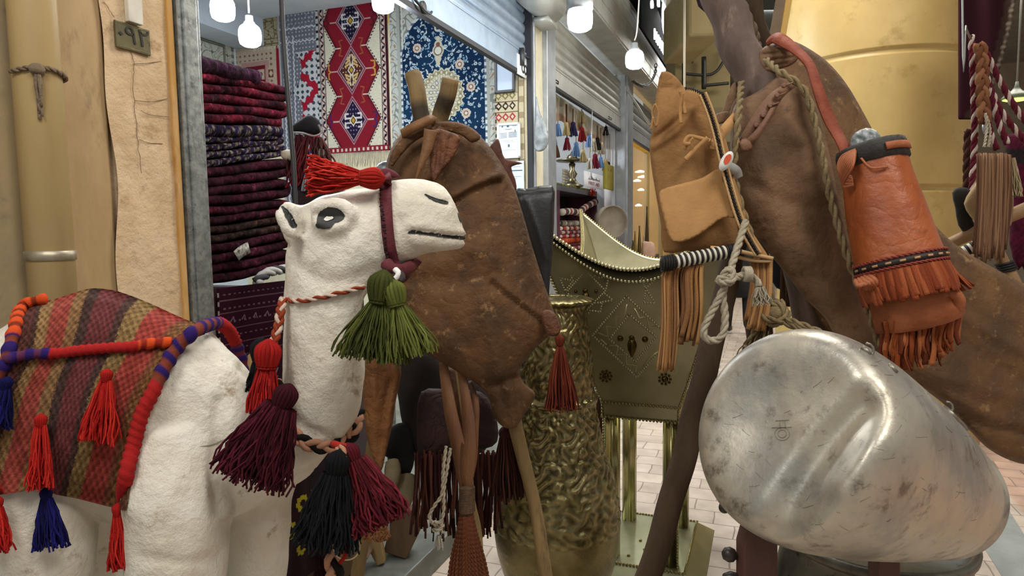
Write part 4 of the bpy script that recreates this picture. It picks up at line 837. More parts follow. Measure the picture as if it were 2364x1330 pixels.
blanket = thing('saddle_blanket', front[-1, NU//2], 'striped red and brown woven blanket draped over the camel statue', 'blanket')
mb = MB(); fs = [(j*NU+i, (j+1)*NU+i, (j+1)*NU+i+1, j*NU+i+1) for j in range(NV_-1) for i in range(NU-1)]; mb.add(front.reshape(-1, 3), fs, C.reshape(-1, 3))
a_, b_ = fars.shape[:2]; k0 = mb.add(fars.reshape(-1, 3), [(j*b_+i, j*b_+i+1, (j+1)*b_+i+1, (j+1)*b_+i) for j in range(a_-1) for i in range(b_-1)], C[::6, ::6][:a_, :b_].reshape(-1, 3))
for i in range(b_-1): mb.f.append((i*6, (i+1)*6 if (i+1)*6 < NU else NU-1, k0+i+1, k0+i)); mb.m.append(0)
cloth = mb.build('woven_cloth', m_weave, blanket)
BVB = BVHTree.FromPolygons([Vector(v) for v in front.reshape(-1, 3)], fs)
def on_b(x, y, off=.006):
    w = hit(x, y, off, BVB)[0]
    return w if w is not None else P(x, y, 1.16)
m_yb = YARN('blanket_yarn', '#ffffff')
OR, RE, PUR, BL, BRN = hx('#c94a1e'), hx('#a3201f'), hx('#2c1a5e'), hx('#15155c'), hx('#5e2418')
def wrapcord(pts, r, secs, pitch=2.2, smooth=8):
    p, q = resamp(spl(pts, smooth), r*.35); k = len(p); f = q/q[-1]; cols = []; rad = []
    ph = q/(r*pitch)*2*math.pi
    for i in range(k):
        for e_, a, b_ in secs:
            if f[i] <= e_: break
        cols.append(a if math.sin(ph[i]) > -.1 or b_ is None else b_); rad.append(r*(1+.13*math.sin(ph[i]*(2 if b_ is None else 1))))
    mb = MB(); A, B, T = frames(p); n = 9; an = np.arange(n)*2*math.pi/n
    # rings slightly slanted so the wrap reads as wound yarn
    vs = [p[i]+rad[i]*(math.cos(t)*A[i]+math.sin(t)*B[i])+T[i]*r*.35*math.cos(t) for i in range(k) for t in an]
    fs = [(i*n+j, i*n+(j+1) % n, (i+1)*n+(j+1) % n, (i+1)*n+j) for i in range(k-1) for j in range(n)]+[tuple(range(n))[::-1], tuple((k-1)*n+j for j in range(n))]
    mb.add(vs, fs, [c for c in cols for _ in range(n)]); return mb
frp = [on_b(x-4, y, .006) for x, y in FRc[::-1][::6]][:-1]
ridge = [P(446, 768, 1.13), P(476, 752, 1.17), P(505, 747, 1.225), P(530, 765, 1.29), P(547, 800, 1.33), P(560, 850, 1.35), P(560, 930, 1.36)]
wrapcord(frp[:-1]+ridge, .0115, [(.40, RE, None), (.66, PUR, hx('#7a3a2a')), (.82, RE, None), (1, PUR, hx('#6a2a3a'))]).build('front_roll', m_yb, blanket)
wrapcord([P(108, 690, 1.19), on_b(72, 701), on_b(52, 722), on_b(42, 760), on_b(30, 800), on_b(14, 840), on_b(-20, 915), on_b(-60, 1030)], .010, [(.45, OR, hx('#7a2a14')), (1, PUR, hx('#7a3a2a'))], 2.8).build('rear_roll', m_yb, blanket)
wrapcord([on_b(x, y, .008) for x, y in ((10, 838), (28, 833), (48, 826), (90, 820), (140, 817), (195, 812), (250, 808), (310, 803), (350, 799), (396, 795))], .0088, [(.10, OR, hx('#8a2a14')), (.48, PUR, hx('#5a2a4a')), (.86, RE, None), (1, OR, hx('#8a2418'))], 2.6).build('cross_strap', m_yb, blanket)
m_ytas = YARN('tassel_yarn', '#ffffff')
def tassel(parent, name, x, y, d, ang, L, spread, cols, head=.012, n=90, sr=.0016, wav=.004, loc=None, hang=None, jit=.15, flat=.7, cord=None, neckr=.6):
    """px head position, depth, image angle of hang in degrees (0 = straight down, + = to the right), length m"""
    h0 = P(x, y, d) if loc is None else np.array(loc); dr = -up*math.cos(math.radians(ang))+rt*math.sin(math.radians(ang))
    dr = nrm(dr) if hang is None else nrm(hang); cols = [hx(c) if isinstance(c, str) else c for c in cols]
    mb = MB(); strands(mb, h0+dr*head*1.3, dr, L-head, head*neckr, spread, n, sr, jit, wav, 7, 3, cols, flat, view=fw)
    t = mb.build(name, m_ytas, parent)
    mb = MB(); hh = np.array(cols[0])*.85; xx, yy, aa = axes(dr); 
    for k in range(16):
        a = k*math.pi/8; tube(mb, spl([h0-dr*head*.8, h0+(xx*math.cos(a)+yy*math.sin(a))*head*.85-dr*head*.2, h0+(xx*math.cos(a)+yy*math.sin(a))*head*.9+dr*head*.6, h0+(xx*math.cos(a)+yy*math.sin(a))*head*.62+dr*head*1.5], 3), head*.24, 4, tuple(hh*random.uniform(.8, 1.1)))
    for k in range(3): tube(mb, [h0+dr*head*(1.15+.22*k)+(xx*math.cos(a)+yy*math.sin(a))*head*.74 for a in np.linspace(0, 6.2832, 17)], head*.13, 4, tuple(hh*.8), cap=False)
    mb.build('head', m_ytas, t); return t
RD_ = ['#b3201b', '#a31815', '#c42d22']; BLU = ['#141450', '#1a1a66', '#101040']
for x, y, d_, ang, L, s_, c in ((247, 862, -.012, -8, .112, .030, RD_), (94, 966, -.012, 0, .112, .020, RD_), (16, 880, -.012, -14, .075, .022, BLU), (106, 1136, -.014, 5, .092, .026, BLU), (272, 1172, -.012, 3, .102, .021, RD_), (-8, 1156, -.014, 2, .08, .02, RD_), (-40, 1000, -.014, 2, .1, .02, RD_)):
    w = on_b(x, min(y, 1120), .012); dd_ = proj(w)[2]
    tassel(blanket, 'tassel', x, y, dd_-.006, ang, L, s_, c, .0078, 110, .0017, .005, flat=.5, neckr=1.1)
# ================= halter
halter = thing('halter', P(905, 640, 1.1), 'dark red halter with red and green tassels on the camel head', 'halter')
m_strap = mat('maroon_webbing', '#561722', '#64202c', 60, .8, bump=.3, bscale=150)
hp = []; hn = []
for x, y in ((893, 428), (892, 460), (893, 500), (896, 540), (901, 575), (908, 605), (914, 622)):
    w, n = hit(x, y, .003)
    if w is not None: hp.append(w)
over = [P(890, 406, 1.245), P(889, 404, 1.20), P(890, 412, 1.15)]
mb = MB(); ribbon(mb, over+hp+[P(922, 642, 1.16), P(945, 620, 1.24), P(964, 598, 1.265)], .020, np.array([0.05, -1, .02]), .004)
mb.build('cheek_strap', m_strap, halter)
mb = MB(); puff(mb, [(868, 398), (890, 388), (912, 396), (922, 408), (905, 412), (885, 414)], 1.18, .6, .02, 3); mb.build('poll_patch', mat('wine_cloth', '#5a1c2a', rough=.85), halter)
mb = MB()
for y in range(435, 600, 7):
    w, n = hit(882+(y-430)*.09, y, .004)
    if w is not None:
        for q in range(2): tube(mb, [w, w+n*.002-rt*random.uniform(.002, .006)+up*random.uniform(-.004, .004)], .0016, 4)
mb.build('frayed_edge', mat('dark_thread', '#2a0f12', rough=.9), halter)
mb = MB(); tube(mb, spl([P(892, 608, 1.11), P(905, 622, 1.105), P(930, 624, 1.13), P(952, 612, 1.2)], 6), .011, 8); tube(mb, spl([P(915, 622, 1.105), P(908, 650, 1.10), P(905, 672, 1.10)], 5), .007, 6); mb.build('chin_knot', m_strap, halter)
mb = MB(); tube(mb, spl([P(912, 622, 1.095), P(920, 632, 1.09), P(912, 645, 1.09)], 5), .005, 6, (.9, .88, .85)); tube(mb, spl([P(922, 628, 1.095), P(930, 640, 1.09), P(926, 648, 1.09)], 5), .005, 6, (.06, .05, .05)); mb.build('cord_knot', m_ytas, halter)
tassel(halter, 'tassel', 868, 412, 1.135, -82, .112, .030, ['#b5261d', '#a11d17', '#c73a2c'], .016, 260, .0018, .007, hang=-rt*1.0+up*.02-fw*.02, flat=.6)['label'] = 'red tassel lying on the camel brow'
tassel(halter, 'tassel', 884, 652, 1.09, -8, .125, .062, ['#454a1e', '#525725', '#383d18', '#5d6330'], .021, 260, .0016, .005, flat=.6)['label'] = 'dark olive green tassel under the chin'
tassel(halter, 'tassel', 908, 668, 1.085, 13, .112, .048, ['#656c30', '#747a3b', '#595f28'], .017, 200, .0016, .004, flat=.6)['label'] = 'lighter green tassel under the chin'
# ================= thin neck cord with tassels
WH, RC, BK, PE = hx('#c9b3a3'), hx('#8a3a22'), hx('#15110f'), hx('#b5856a')
cord = thing('neck_cord', P(625, 930, 1.15), 'thin red and white twisted cord round the camel neck with a red tassel', 'cord')
cp = []
for x, y in ((657, 691), (690, 695), (720, 691), (760, 683), (800, 672), (834, 662)):
    w, n = hit(x, y, .004); cp.append(w if w is not None else P(x, y, 1.18))
mb = MB(); rope(mb, [P(652, 690, 1.22)]+cp+[P(845, 655, 1.2)], .0048, 2, 7, [RC, WH]); mb.build('twisted_cord', m_ytas, cord)
mb = MB(); braid(mb, [P(655, 690, 1.175), P(648, 715, 1.155), P(644, 745, 1.15), P(638, 770, 1.145), P(630, 795, 1.14)], .0085, [RC, WH, RC], smooth=6, flatdir=fw); mb.build('hanging_braid', m_ytas, cord)
tassel(cord, 'tassel', 603, 800, 1.18, -4, .085, .022, ['#17171a', '#202024'], .016, 90, .002)
tassel(cord, 'tassel', 619, 808, 1.13, -5, .102, .026, ['#a81d1a', '#941614', '#bb2b24'], .019, 130, .0022, .003, flat=.8)['label'] = 'red tassel'
# ================= braided necklace
neck = thing('camel_necklace', P(760, 1330, 1.1), 'black and peach braided necklace with maroon and black tassels on the camel chest', 'necklace')
mb = MB(); bp = [P(636, 880, 1.16), P(645, 920, 1.14)]
for x, y in ((668, 975), (690, 1004), (715, 1022), (745, 1028), (772, 1022), (797, 1008), (812, 985)):
    w, n = hit(x, y, .007); bp.append(w if w is not None else P(x, y, 1.17))
bp.append(P(828, 950, 1.24)); braid(mb, bp, .0125, [BK, PE, PE], smooth=8, flatdir=-fw); mb.build('braided_collar', m_ytas, neck)
tassel(neck, 'tassel', 662, 908, 1.085, -24, .152, .060, ['#3f0e18', '#4d141e', '#340b13', '#57182a'], .017, 420, .0019, .011, flat=.6, neckr=1.5)['label'] = 'large maroon tassel at the neck side'
tassel(neck, 'tassel', 806, 1040, 1.05, 22, .125, .050, ['#5a1620', '#4a1019', '#6b1d28'], .013, 340, .0019, .011, flat=.6, neckr=1.6)['label'] = 'maroon tassel at the chest'
tassel(neck, 'tassel', 780, 1062, 1.03, -9, .132, .046, ['#121416', '#181b1f', '#0c0e10'], .016, 380, .0019, .009, flat=.7, neckr=1.2)['label'] = 'black tassel at the chest'
mb = MB(); tube(mb, spl([P(770, 1025, 1.07), P(785, 1030, 1.045), P(800, 1032, 1.05)], 4), .006, 8, hx('#a32a20')); braid(mb, [P(785, 1030, 1.04), P(790, 1060, 1.03), P(786, 1095, 1.035)], .008, [PE, BK, PE], flatdir=-fw)
mb.build('collar_knot', m_ytas, neck)
mb = MB(); braid(mb, [P(815, 1195, 1.06), P(795, 1230, 1.04), P(772, 1265, 1.04), P(770, 1300, 1.04), P(772, 1350, 1.04), P(768, 1420, 1.05)], .015, [BK, PE, PE], smooth=6, flatdir=-fw); braid(mb, [P(770, 1190, 1.05), P(768, 1225, 1.045), P(775, 1260, 1.045)], .011, [PE, BK, PE], smooth=6, flatdir=-fw)
mb.build('hanging_braid', m_ytas, neck)
mb = MB(); tube(mb, [P(800, 1262, 1.03)+.020*(math.cos(a)*rt+math.sin(a)*up) for a in np.linspace(0, 6.283, 25)], .0018, 6, cap=False); mb.build('metal_ring', mat('ring_steel', '#b9a98a', rough=.3, metal=.9), neck)
mb = MB(); tube(mb, spl([P(778, 1250, 1.03), P(795, 1258, 1.025), P(798, 1280, 1.025), P(785, 1300, 1.03)], 5), .003, 6, hx('#8d1a18')); mb.build('red_loop', m_ytas, neck)
tassel(neck, 'tassel', 738, 1285, 1.06, 2, .09, .02, ['#2a0d13', '#33101a'], .012, 60, .0018)
for k, x in enumerate((855, 870, 882)):
    pass
# ================= brown goatskin bag on a pole tripod
m_hide = mat('brown_hide', '#46301c', '#634427', 11, .66, spec=.3, bump=.5, bscale=70, c3='#8f6d49', s3=34, a3=.3, detail=9, wrinkle=.004, wscale=11)
m_hide2 = mat('rust_hide', '#4f2d17', '#693c1f', 12, .7, bump=.6, bscale=40, c3='#84572f', s3=18, a3=.2, wrinkle=.006, wscale=20)
m_pole = mat('weathered_pole', '#6e5a38', '#8a7249', 8, .75, stretch=(1, 1, .12), bump=.6, bscale=50, c3='#4a3a26', s3=9, a3=.25, attr=True)
def pole(pts, r, m, label, name='wooden_pole', group=None, n=14, wob=.004, burn=()):
    p = spl([P(*q) for q in pts], 8); p = p+np.array([[math.sin(i*.7)*wob, math.cos(i*.9)*wob, 0] for i in range(len(p))])*np.minimum(1, np.arange(len(p))/4)[:, None]
    if wob > .0015: p, _ = resamp(p, .012)
    ys = [proj(q)[1] for q in p]; cl = []
    for y in ys:
        f = 1.
        for a, b_ in burn: f *= 1-.82*max(0, min(1, (y-a)/14))*max(0, min(1, (b_-y)/22))
        cl.append((f, f*.97, f*.93))
    mb = MB(); tube(mb, p, r, n, cl if len(cl) > 3 else (1, 1, 1)); o = mb.build(name, m, bevel=0); return tag(o, label, 'pole', group)
pole([(952, 170, 1.70), (985, 300, 1.68), (1060, 540, 1.66), (1195, 990, 1.60), (1262, 1330, 1.56), (1385, 1850, 1.52)], [.021, .022, .02, .015, .0155, .015], m_pole, 'left pole of the crossed pair whose top stands against the blue carpet', burn=[(232, 330)])
pole([(1040, 182, 1.62), (1012, 300, 1.66), (985, 420, 1.70), (930, 700, 1.80), (870, 1000, 1.9), (845, 1200, 1.95), (800, 1535, 2.05)], [.021, .021, .02, .02], m_pole, 'right pole of the crossed pair with a dark burnt band', burn=[(214, 268)])
pole([(985, 330, 1.78), (1010, 600, 1.78), (1050, 900, 1.76), (1080, 1130, 1.74), (1100, 1330, 1.73), (1130, 1740, 1.72)], [.016, .018, .02, .019], mat('pale_pole', '#8a7446', '#a38c5c', 8, .75, stretch=(1, 1, .12), bump=.5, bscale=50), 'pale pole behind the hanging leather strap')
BR_ = [(888, 395), (900, 350), (918, 318), (945, 296), (985, 286), (1030, 283), (1062, 286), (1090, 298), (1124, 330), (1152, 368), (1184, 425), (1206, 490), (1226, 560), (1250, 636), (1272, 700), (1286, 745), (1272, 772), (1240, 800), (1205, 842), (1200, 862), (1210, 885), (1236, 908), (1226, 935), (1205, 965), (1190, 988), (1160, 985), (1138, 955), (1122, 905), (1062, 862), (985, 815), (940, 775), (905, 650), (888, 560), (880, 470)]
t = thing('goatskin_bag', P(1160, 985, 1.55), 'dark brown goatskin bag hanging from the crossed poles behind the camel muzzle', 'bag')
mb = MB(); puff(mb, BR_, lambda x, y: 1.56-.00006*(y-600), .62, .085, 6, 3, creases=[([(1040, 470), (1090, 440), (1130, 425), (1150, 420)], 9, -.016), ([(1050, 455), (1100, 425), (1150, 405)], 11, .012), ([(1140, 640), (1200, 690), (1270, 745)], 6, .008), ([(1135, 655), (1200, 705), (1260, 750)], 5, -.008), ([(1060, 310), (1040, 360), (1000, 420), (960, 440)], 8, -.012), ([(1080, 310), (1075, 350), (1090, 400)], 8, -.007), ([(1050, 330), (1030, 370)], 7, .008), ([(1115, 330), (1170, 420)], 10, .006), ([(930, 620), (1030, 600), (1130, 560)], 22, .006), ([(950, 650), (1040, 650), (1150, 640)], 18, -.005), ([(1120, 520), (1180, 600)], 18, -.005), ([(960, 520), (1060, 560), (1140, 600)], 15, .005), ([(1130, 890), (1165, 880), (1200, 870)], 10, -.014), ([(1150, 880), (1160, 930)], 5, -.008), ([(1170, 875), (1180, 930)], 5, .006), ([(1190, 870), (1200, 930)], 5, -.007), ([(1110, 700), (1140, 800), (1150, 870)], 14, .006), ([(1010, 720), (1080, 800)], 16, -.005), ([(1050, 480), (1020, 540)], 14, -.006)], wob=.0035, wsc=70, seed=2)
mb.build('hide_body', m_hide, t)
mb = MB(); puff(mb, [(920, 325), (950, 300), (990, 285), (1040, 280), (1080, 290), (1110, 315), (1090, 330), (1060, 310), (1010, 305), (960, 325), (925, 360), (905, 385), (900, 360)], 1.50, .5, .024, 4, 3, wob=.008, wsc=16, creases=[([(930, 320), (960, 300), (1010, 292), (1070, 300)], 3, -.008), ([(960, 312), (1050, 296)], 3, .006)]); mb.build('gathered_neck', m_hide, t)
mb = MB(); ribbon(mb, [P(928, 310, 1.50), P(950, 296, 1.475), P(975, 284, 1.472), P(995, 276, 1.478), P(1004, 282, 1.50)], .020, -fw, .004); ribbon(mb, [P(995, 300, 1.46), P(985, 345, 1.455), P(965, 400, 1.45), P(955, 440, 1.46)], [.03, .022, .006, .005], -fw, .003); mb.build('binding_strap', mat('tan_strap', '#66421f', '#7a532c', 14, .6, bump=.3), t)
mb = MB(); puff(mb, [(1000, 300), (1040, 305), (1062, 320), (1048, 362), (1020, 395), (1000, 420), (992, 360)], 1.47, .4, .02, 4, 3, wob=.004, wsc=18, creases=[([(1015, 310), (1010, 390)], 4, -.006), ([(1040, 315), (1030, 370)], 4, -.006)]); mb.build('folded_flap', m_hide2, t)
mb = MB(); puff(mb, [(1138, 330), (1150, 320), (1158, 345), (1165, 365), (1190, 372), (1207, 378), (1180, 385), (1190, 415), (1192, 440), (1175, 430), (1150, 385), (1130, 345)], 1.60, .5, .02, 3, 2, wob=.003, wsc=14); mb.build('rear_flap', mat('dark_rust', '#4a2417', '#5f3020', 14, .7, bump=.4), t)
mb = MB(); rope(mb, [P(947, 300, 1.66), P(962, 380, 1.58), P(955, 430, 1.52)], .006, 2, 7); rope(mb, [P(960, 330, 1.55), P(970, 400, 1.52)], .005, 2, 7); mb.build('lashing', mat('hemp', '#8a7650', '#6f5d3c', 60, .9, bump=.4), t)
mb = MB(); puff(mb, [(1248, 728), (1262, 715), (1282, 725), (1295, 760), (1285, 775), (1262, 772)], 1.50, .6, .02, 3, 2); mb.build('corner_tie', m_hide2, t)
m_yrust = YARN('rust_cord', '#ffffff')
t = tassel(t, 'tassel', 1292, 782, 1.50, 2, .165, .036, ['#6b2c1a', '#5a2216', '#7d3a24', '#5c1c24'], .009, 110, .0018, .003, flat=.6); t['label'] = 'long rust red tassel'
# leather strap bundle with braided tassel
t = thing('strap_tassel', P(1085, 1330, 1.5), 'brown leather strap bound with cord and ending in a thick braided tassel', 'tassel')
mb = MB()
for pts, w in (([(1022, 835, 1.58), (1032, 900, 1.55), (1042, 960, 1.53), (1058, 1030, 1.52), (1068, 1095, 1.515), (1076, 1140, 1.51)], [.02, .028, .032, .035, .03, .018]), ([(1060, 835, 1.57), (1072, 900, 1.535), (1082, 970, 1.52), (1082, 1040, 1.51), (1078, 1100, 1.508), (1077, 1140, 1.51)], [.016, .022, .03, .036, .03, .018]), ([(1040, 850, 1.6), (1050, 930, 1.56), (1062, 1010, 1.54), (1072, 1090, 1.52), (1076, 1140, 1.515)], [.018, .022, .022, .026, .018]), ([(1085, 880, 1.58), (1098, 930, 1.54), (1098, 990, 1.53), (1092, 1060, 1.515), (1080, 1130, 1.51)], [.01, .016, .014, .018, .014])):
    ribbon(mb, [P(*q) for q in pts], w, -fw+rt*random.uniform(-.5, .5), .004, n=6)
mb.build('leather_strip', mat('worn_leather', '#6b452a', '#7e5534', 14, .65, bump=.5, stretch=(1, 1, .3)), t)
mb = MB()
for k in range(16): tube(mb, [P(1078, 1126+k*3.6, 1.508)+.0165*(math.cos(a)*rt+math.sin(a)*fw)+up*.0008*math.cos(a) for a in np.linspace(0, 6.283, 15)], .0022, 5, cap=False)
tube(mb, [P(1078, 1122, 1.508), P(1078, 1186, 1.508)], .0155, 12); mb.build('binding', mat('dark_cord', '#4a3322', '#5e4630', 90, .8), t)
m_br = YARN('braided_leather', '#ffffff')
for k in range(11):
    a = -1+2*k/10; mb = MB(); dz = -.015*math.cos(a*1.6); x1 = 1082+a*46
    braid(mb, [P(1077+a*9, 1186, 1.507+dz*.4), P(1078+a*18, 1230, 1.50+dz), P(1080+a*34, 1290, 1.495+dz), P(x1, 1340+random.uniform(0, 25), 1.49+dz)], .0072, [tuple(np.array(hx('#6a3d26'))*random.uniform(.75, 1.15))], smooth=6, flatdir=-fw, pitch=4)
    e_ = P(x1, 1345, 1.49+dz); strands(mb, e_, (0, 0, -1), .03, .004, .012, 10, .0015, cols=[hx('#6a3d26')]); mb.build('braided_strand', m_br, t)
# black leather panel
t = tag((lambda mb: (puff(mb, [(1188, 440), (1215, 436), (1275, 428), (1280, 470), (1277, 560), (1270, 640), (1264, 702), (1245, 640), (1225, 570), (1208, 510)], 1.85, .35, .02, 5, 2, creases=[([(1215, 460), (1245, 540), (1262, 600)], 6, .006), ([(1192, 455), (1275, 445)], 3, -.004)], wob=.002, wsc=50), mb.build('leather_sheet', mat('black_leather', '#232426', '#2c2d30', 10, .42, bump=.15, bscale=90)))[1])(MB()), 'black leather panel hanging behind the brown goatskin bag', 'leather')
# ================= embossed brass vase
m_br1 = mat('embossed_brass', '#746a44', '#a08d52', 14, .3, .95, bump=.35, bscale=50, c3='#3a3218', s3=25, a3=.3, rvar=.1)
m_brd = mat('dark_brass', '#4d421f', '#6b5c30', 10, .4, .85, bump=.3, bscale=60, c3='#2a2310', s3=20, a3=.3)
def vy(y, d): return P(1278, y, d)[2]
vd = 2.28; vc = P(1283, 900, vd); vs_ = lambda px: px*vd/FP
prof = [(98, 1500), (104, 1490), (96, 1440), (118, 1360), (140, 1290), (148, 1220), (146, 1180), (136, 1120), (118, 1060), (104, 1010), (95, 960), (90, 930), (96, 922), (97, 914), (90, 908), (88, 880), (84, 820), (78, 770), (72, 730), (68, 705), (86, 696), (88, 690), (70, 684), (60, 688)]
t = thing('brass_vase', (vc[0], vc[1], 0), 'tall embossed brass vase with a round belly beside the brass stand', 'vase')
zz_ = [P(1283, y, vd)[2] for _, y in prof]; z0_ = max(0, min(zz_)); 
pr_ = [(vs_(r), z) for (r, y), z in zip(prof, zz_)]; sh = min(z for _, z in pr_); pr_ = [(r, z-min(0, sh) if z < .05 else z) for r, z in pr_]
if sh > 0: pr_ = [(vs_(92), 0.0), (vs_(100), .01)]+pr_
pr2 = spl([(r, 0, z) for r, z in pr_], 4); mb = MB()
vcx = np.array([vc[0], vc[1], 0]); n_, k_ = 220, len(pr2)
# relief of scrolling leaves, modelled in the surface
pr3, _ = resamp(pr2, .0035); vs = []; cc = []
for i, (r, _, z) in enumerate(pr3):
    t_ = np.arange(n_)*2*math.pi/n_; X = t_*9; Y = z*58
    fl = np.sin(X+1.7*np.sin(Y*.9+X*.0))+np.sin(Y*1.2+1.6*np.sin(X*1.0+1)); f2 = np.sin(2.1*X+1.3*np.sin(1.7*Y))*np.sin(2.3*Y+1.4*np.sin(2*X))
    band = 1. if (z > .42 or True) else 0; amp = .0042*np.clip((z-.33)/.06, 0, 1) if z < .8 else .0026
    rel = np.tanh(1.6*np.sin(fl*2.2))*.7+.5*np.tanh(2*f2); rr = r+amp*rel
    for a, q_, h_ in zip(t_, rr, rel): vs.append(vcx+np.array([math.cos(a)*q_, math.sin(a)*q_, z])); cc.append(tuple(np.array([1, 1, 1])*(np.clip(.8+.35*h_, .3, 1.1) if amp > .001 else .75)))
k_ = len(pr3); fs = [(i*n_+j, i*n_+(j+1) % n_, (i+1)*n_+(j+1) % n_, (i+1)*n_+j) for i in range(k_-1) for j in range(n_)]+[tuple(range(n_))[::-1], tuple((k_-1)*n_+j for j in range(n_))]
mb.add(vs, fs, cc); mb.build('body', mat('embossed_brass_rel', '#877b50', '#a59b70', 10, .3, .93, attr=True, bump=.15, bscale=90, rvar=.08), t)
# ================= brass stand (square flared bowl on four columns)
Lc, Rc = P(1392, 930, 2.60), P(1566, 944, 2.48); zb_ = (Lc[2]+Rc[2])/2; hb_ = .148; bc = (Lc+Rc)/2+Dv*hb_; bc[2] = 0; hb_ = np.dot(Rc-Lc, Nv)/2
cand = np.linspace(.05, .6, 111); best = min(cand, key=lambda k: abs(proj(bc-(Nv+Dv)*(hb_+k*.47)+Zv*(zb_+.47))[0]-1262)); KF = best
ZH = min(np.linspace(1.2, 1.6, 81), key=lambda z: abs(proj(bc+(-Nv+Dv)*(hb_+KF*(z-zb_))+Zv*z)[1]-488)); ZD = min(np.linspace(.95, 1.35, 81), key=lambda z: abs(proj(bc-Dv*(hb_+KF*(z-zb_))+Zv*z)[1]-622))
av = lambda z: hb_+KF*(z-zb_)*(1-.12*np.sin(np.clip((z-zb_)/(ZH-zb_), 0, 1)*math.pi))
m_bs = mat('polished_brass', '#8f8c70', '#a29f84', 5, .38, .8, attr=True, bump=.05, bscale=30, rvar=.08)
t = thing('brass_stand', bc, 'large square brass incense stand with crescent rims, studs and four columns', 'stand')
FD = [(-Dv, Nv), (Nv, Dv), (Dv, -Nv), (-Nv, -Dv)]
ztop = lambda u: ZD+(ZH-ZD)*np.abs(u)**2.2
XD = .13
def fpt(k, u, z, off=0.):
    n, s_ = FD[k]; a = av(z); w = (u+1)/2 if k == 1 else (1-u)/2
    sd = s_*u*a if k in (0, 2) else Dv*(-a+w*(2*a+XD))
    return bc+n*(a+off+(XD if k == 2 else 0))+sd+Zv*z
for k in range(4):
    mb = MB(); nu, nw = 60, 50; vs = []; cc = []
    for w in np.linspace(0, 1, nw+1):
        for u in np.linspace(-1, 1, nu+1):
            zt_ = ztop(u); z = zb_-.055+w*(zt_-zb_+.055); q_ = fpt(k, u, max(z, zb_)); q_[2] = z
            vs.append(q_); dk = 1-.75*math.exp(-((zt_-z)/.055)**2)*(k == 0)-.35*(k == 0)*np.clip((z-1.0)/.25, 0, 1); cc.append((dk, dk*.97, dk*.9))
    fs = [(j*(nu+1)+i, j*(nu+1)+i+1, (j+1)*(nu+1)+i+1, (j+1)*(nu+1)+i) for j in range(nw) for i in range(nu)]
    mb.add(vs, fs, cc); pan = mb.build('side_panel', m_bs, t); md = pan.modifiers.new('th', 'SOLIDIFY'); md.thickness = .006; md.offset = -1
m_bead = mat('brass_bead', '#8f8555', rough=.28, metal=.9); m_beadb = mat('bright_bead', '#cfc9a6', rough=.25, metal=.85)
def beads(mb, pts, sp, r, off=None):
    p, _ = resamp(pts, sp)
    for q_ in p: ball(mb, q_ if off is None else q_+off, r, 6, 4)
for k in range(4):
    mb = MB(); us = np.linspace(-1, 1, 60)
    beads(mb, [fpt(k, u, ztop(u), .001) for u in us], .013, .0075); beads(mb, [fpt(k, u*.97, ztop(u)-.042, .003) for u in us], .013, .0062)
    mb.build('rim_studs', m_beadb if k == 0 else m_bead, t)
    mb = MB(); zs = np.linspace(zb_-.05, ZH-.02, 40); beads(mb, [fpt(k, 1, max(z, zb_), .002)*np.array([1, 1, 0])+Zv*z for z in zs], .0125, .0056)
    beads(mb, [fpt(k, u, zb_+.002, .003) for u in us], .0125, .006); beads(mb, [fpt(k, u, zb_, .003)-Zv*.055 for u in us], .0125, .0055); mb.build('edge_studs', m_bead, t)
nf = nrm(np.cross(fpt(0, 1, 1.0)-fpt(0, -1, 1.0), fpt(0, 0, 1.1)-fpt(0, 0, .8))); nf = nf if nf@fw < 0 else -nf
FZ = lambda x, y, off=.004: onplane(x, y, fpt(0, 0, zb_), nf)+nf*off
bz = lambda L: [(x/3.324+1260, y/3.324+560) for x, y in L]
mb = MB()
for L in ([(620, 410), (360, 710), (700, 1030), (960, 730), (620, 410)], [(640, 550), (490, 740), (690, 910), (850, 720), (640, 550)]): beads(mb, [FZ(x, y, .003) for x, y in bz(L)], .0105, .0052)
for L in ([(160, 380), (310, 210), (460, 370), (310, 520), (160, 380)], [(200, 270), (190, 205), (245, 200), (205, 265)], [(330, 200), (385, 195), (380, 250)], [(110, 270), (150, 370), (215, 290), (110, 270)], [(410, 265), (485, 258), (465, 350)], [(455, 390), (515, 440), (440, 455)], [(380, 460), (435, 460), (420, 530), (340, 520)], [(270, 490), (260, 540), (330, 540)], [(180, 400), (170, 470), (250, 465)], [(725, 260), (770, 350), (830, 290), (725, 260)], [(770, 350), (755, 460), (840, 465), (770, 350)]): beads(mb, [FZ(x, y, .003) for x, y in bz(L)], .0095, .0046)
for L in ([(400, 690), (480, 720), (470, 640), (550, 650), (540, 560), (610, 560), (625, 470)], [(680, 500), (720, 580), (780, 560), (790, 650), (860, 640)], [(480, 790), (560, 790), (540, 860), (620, 850), (620, 930), (700, 940), (690, 1000)], [(420, 740), (470, 780)], [(740, 960), (800, 880), (870, 830)]): tube(mb, [FZ(x, y, .002) for x, y in bz(L)], .0042, 6)
mb.build('embossed_motif', mat('embossed_line', '#a5a07c', rough=.36, metal=.8), t)
for x, y in bz([(462, 1022), (915, 1045)]):
    mb = MB(); ball(mb, FZ(x, y), .013, 10, 6)
    for q_ in range(9): ball(mb, FZ(x+13*math.cos(q_*.698), y+12*math.sin(q_*.698)), .0055, 6, 4)
    mb.build('rosette', mat('dark_stud', '#4a3d1c', rough=.3, metal=.9), t)
for (x, y), r_ in zip(bz([(573, 732), (763, 740), (232, 372), (388, 370)]), (.0115, .0115, .007, .007)): mb = MB(); ball(mb, FZ(x, y), r_, 10, 6); mb.build('stud', MC['dark_stud'], t)
mb = MB(); x, y = 1278, 578
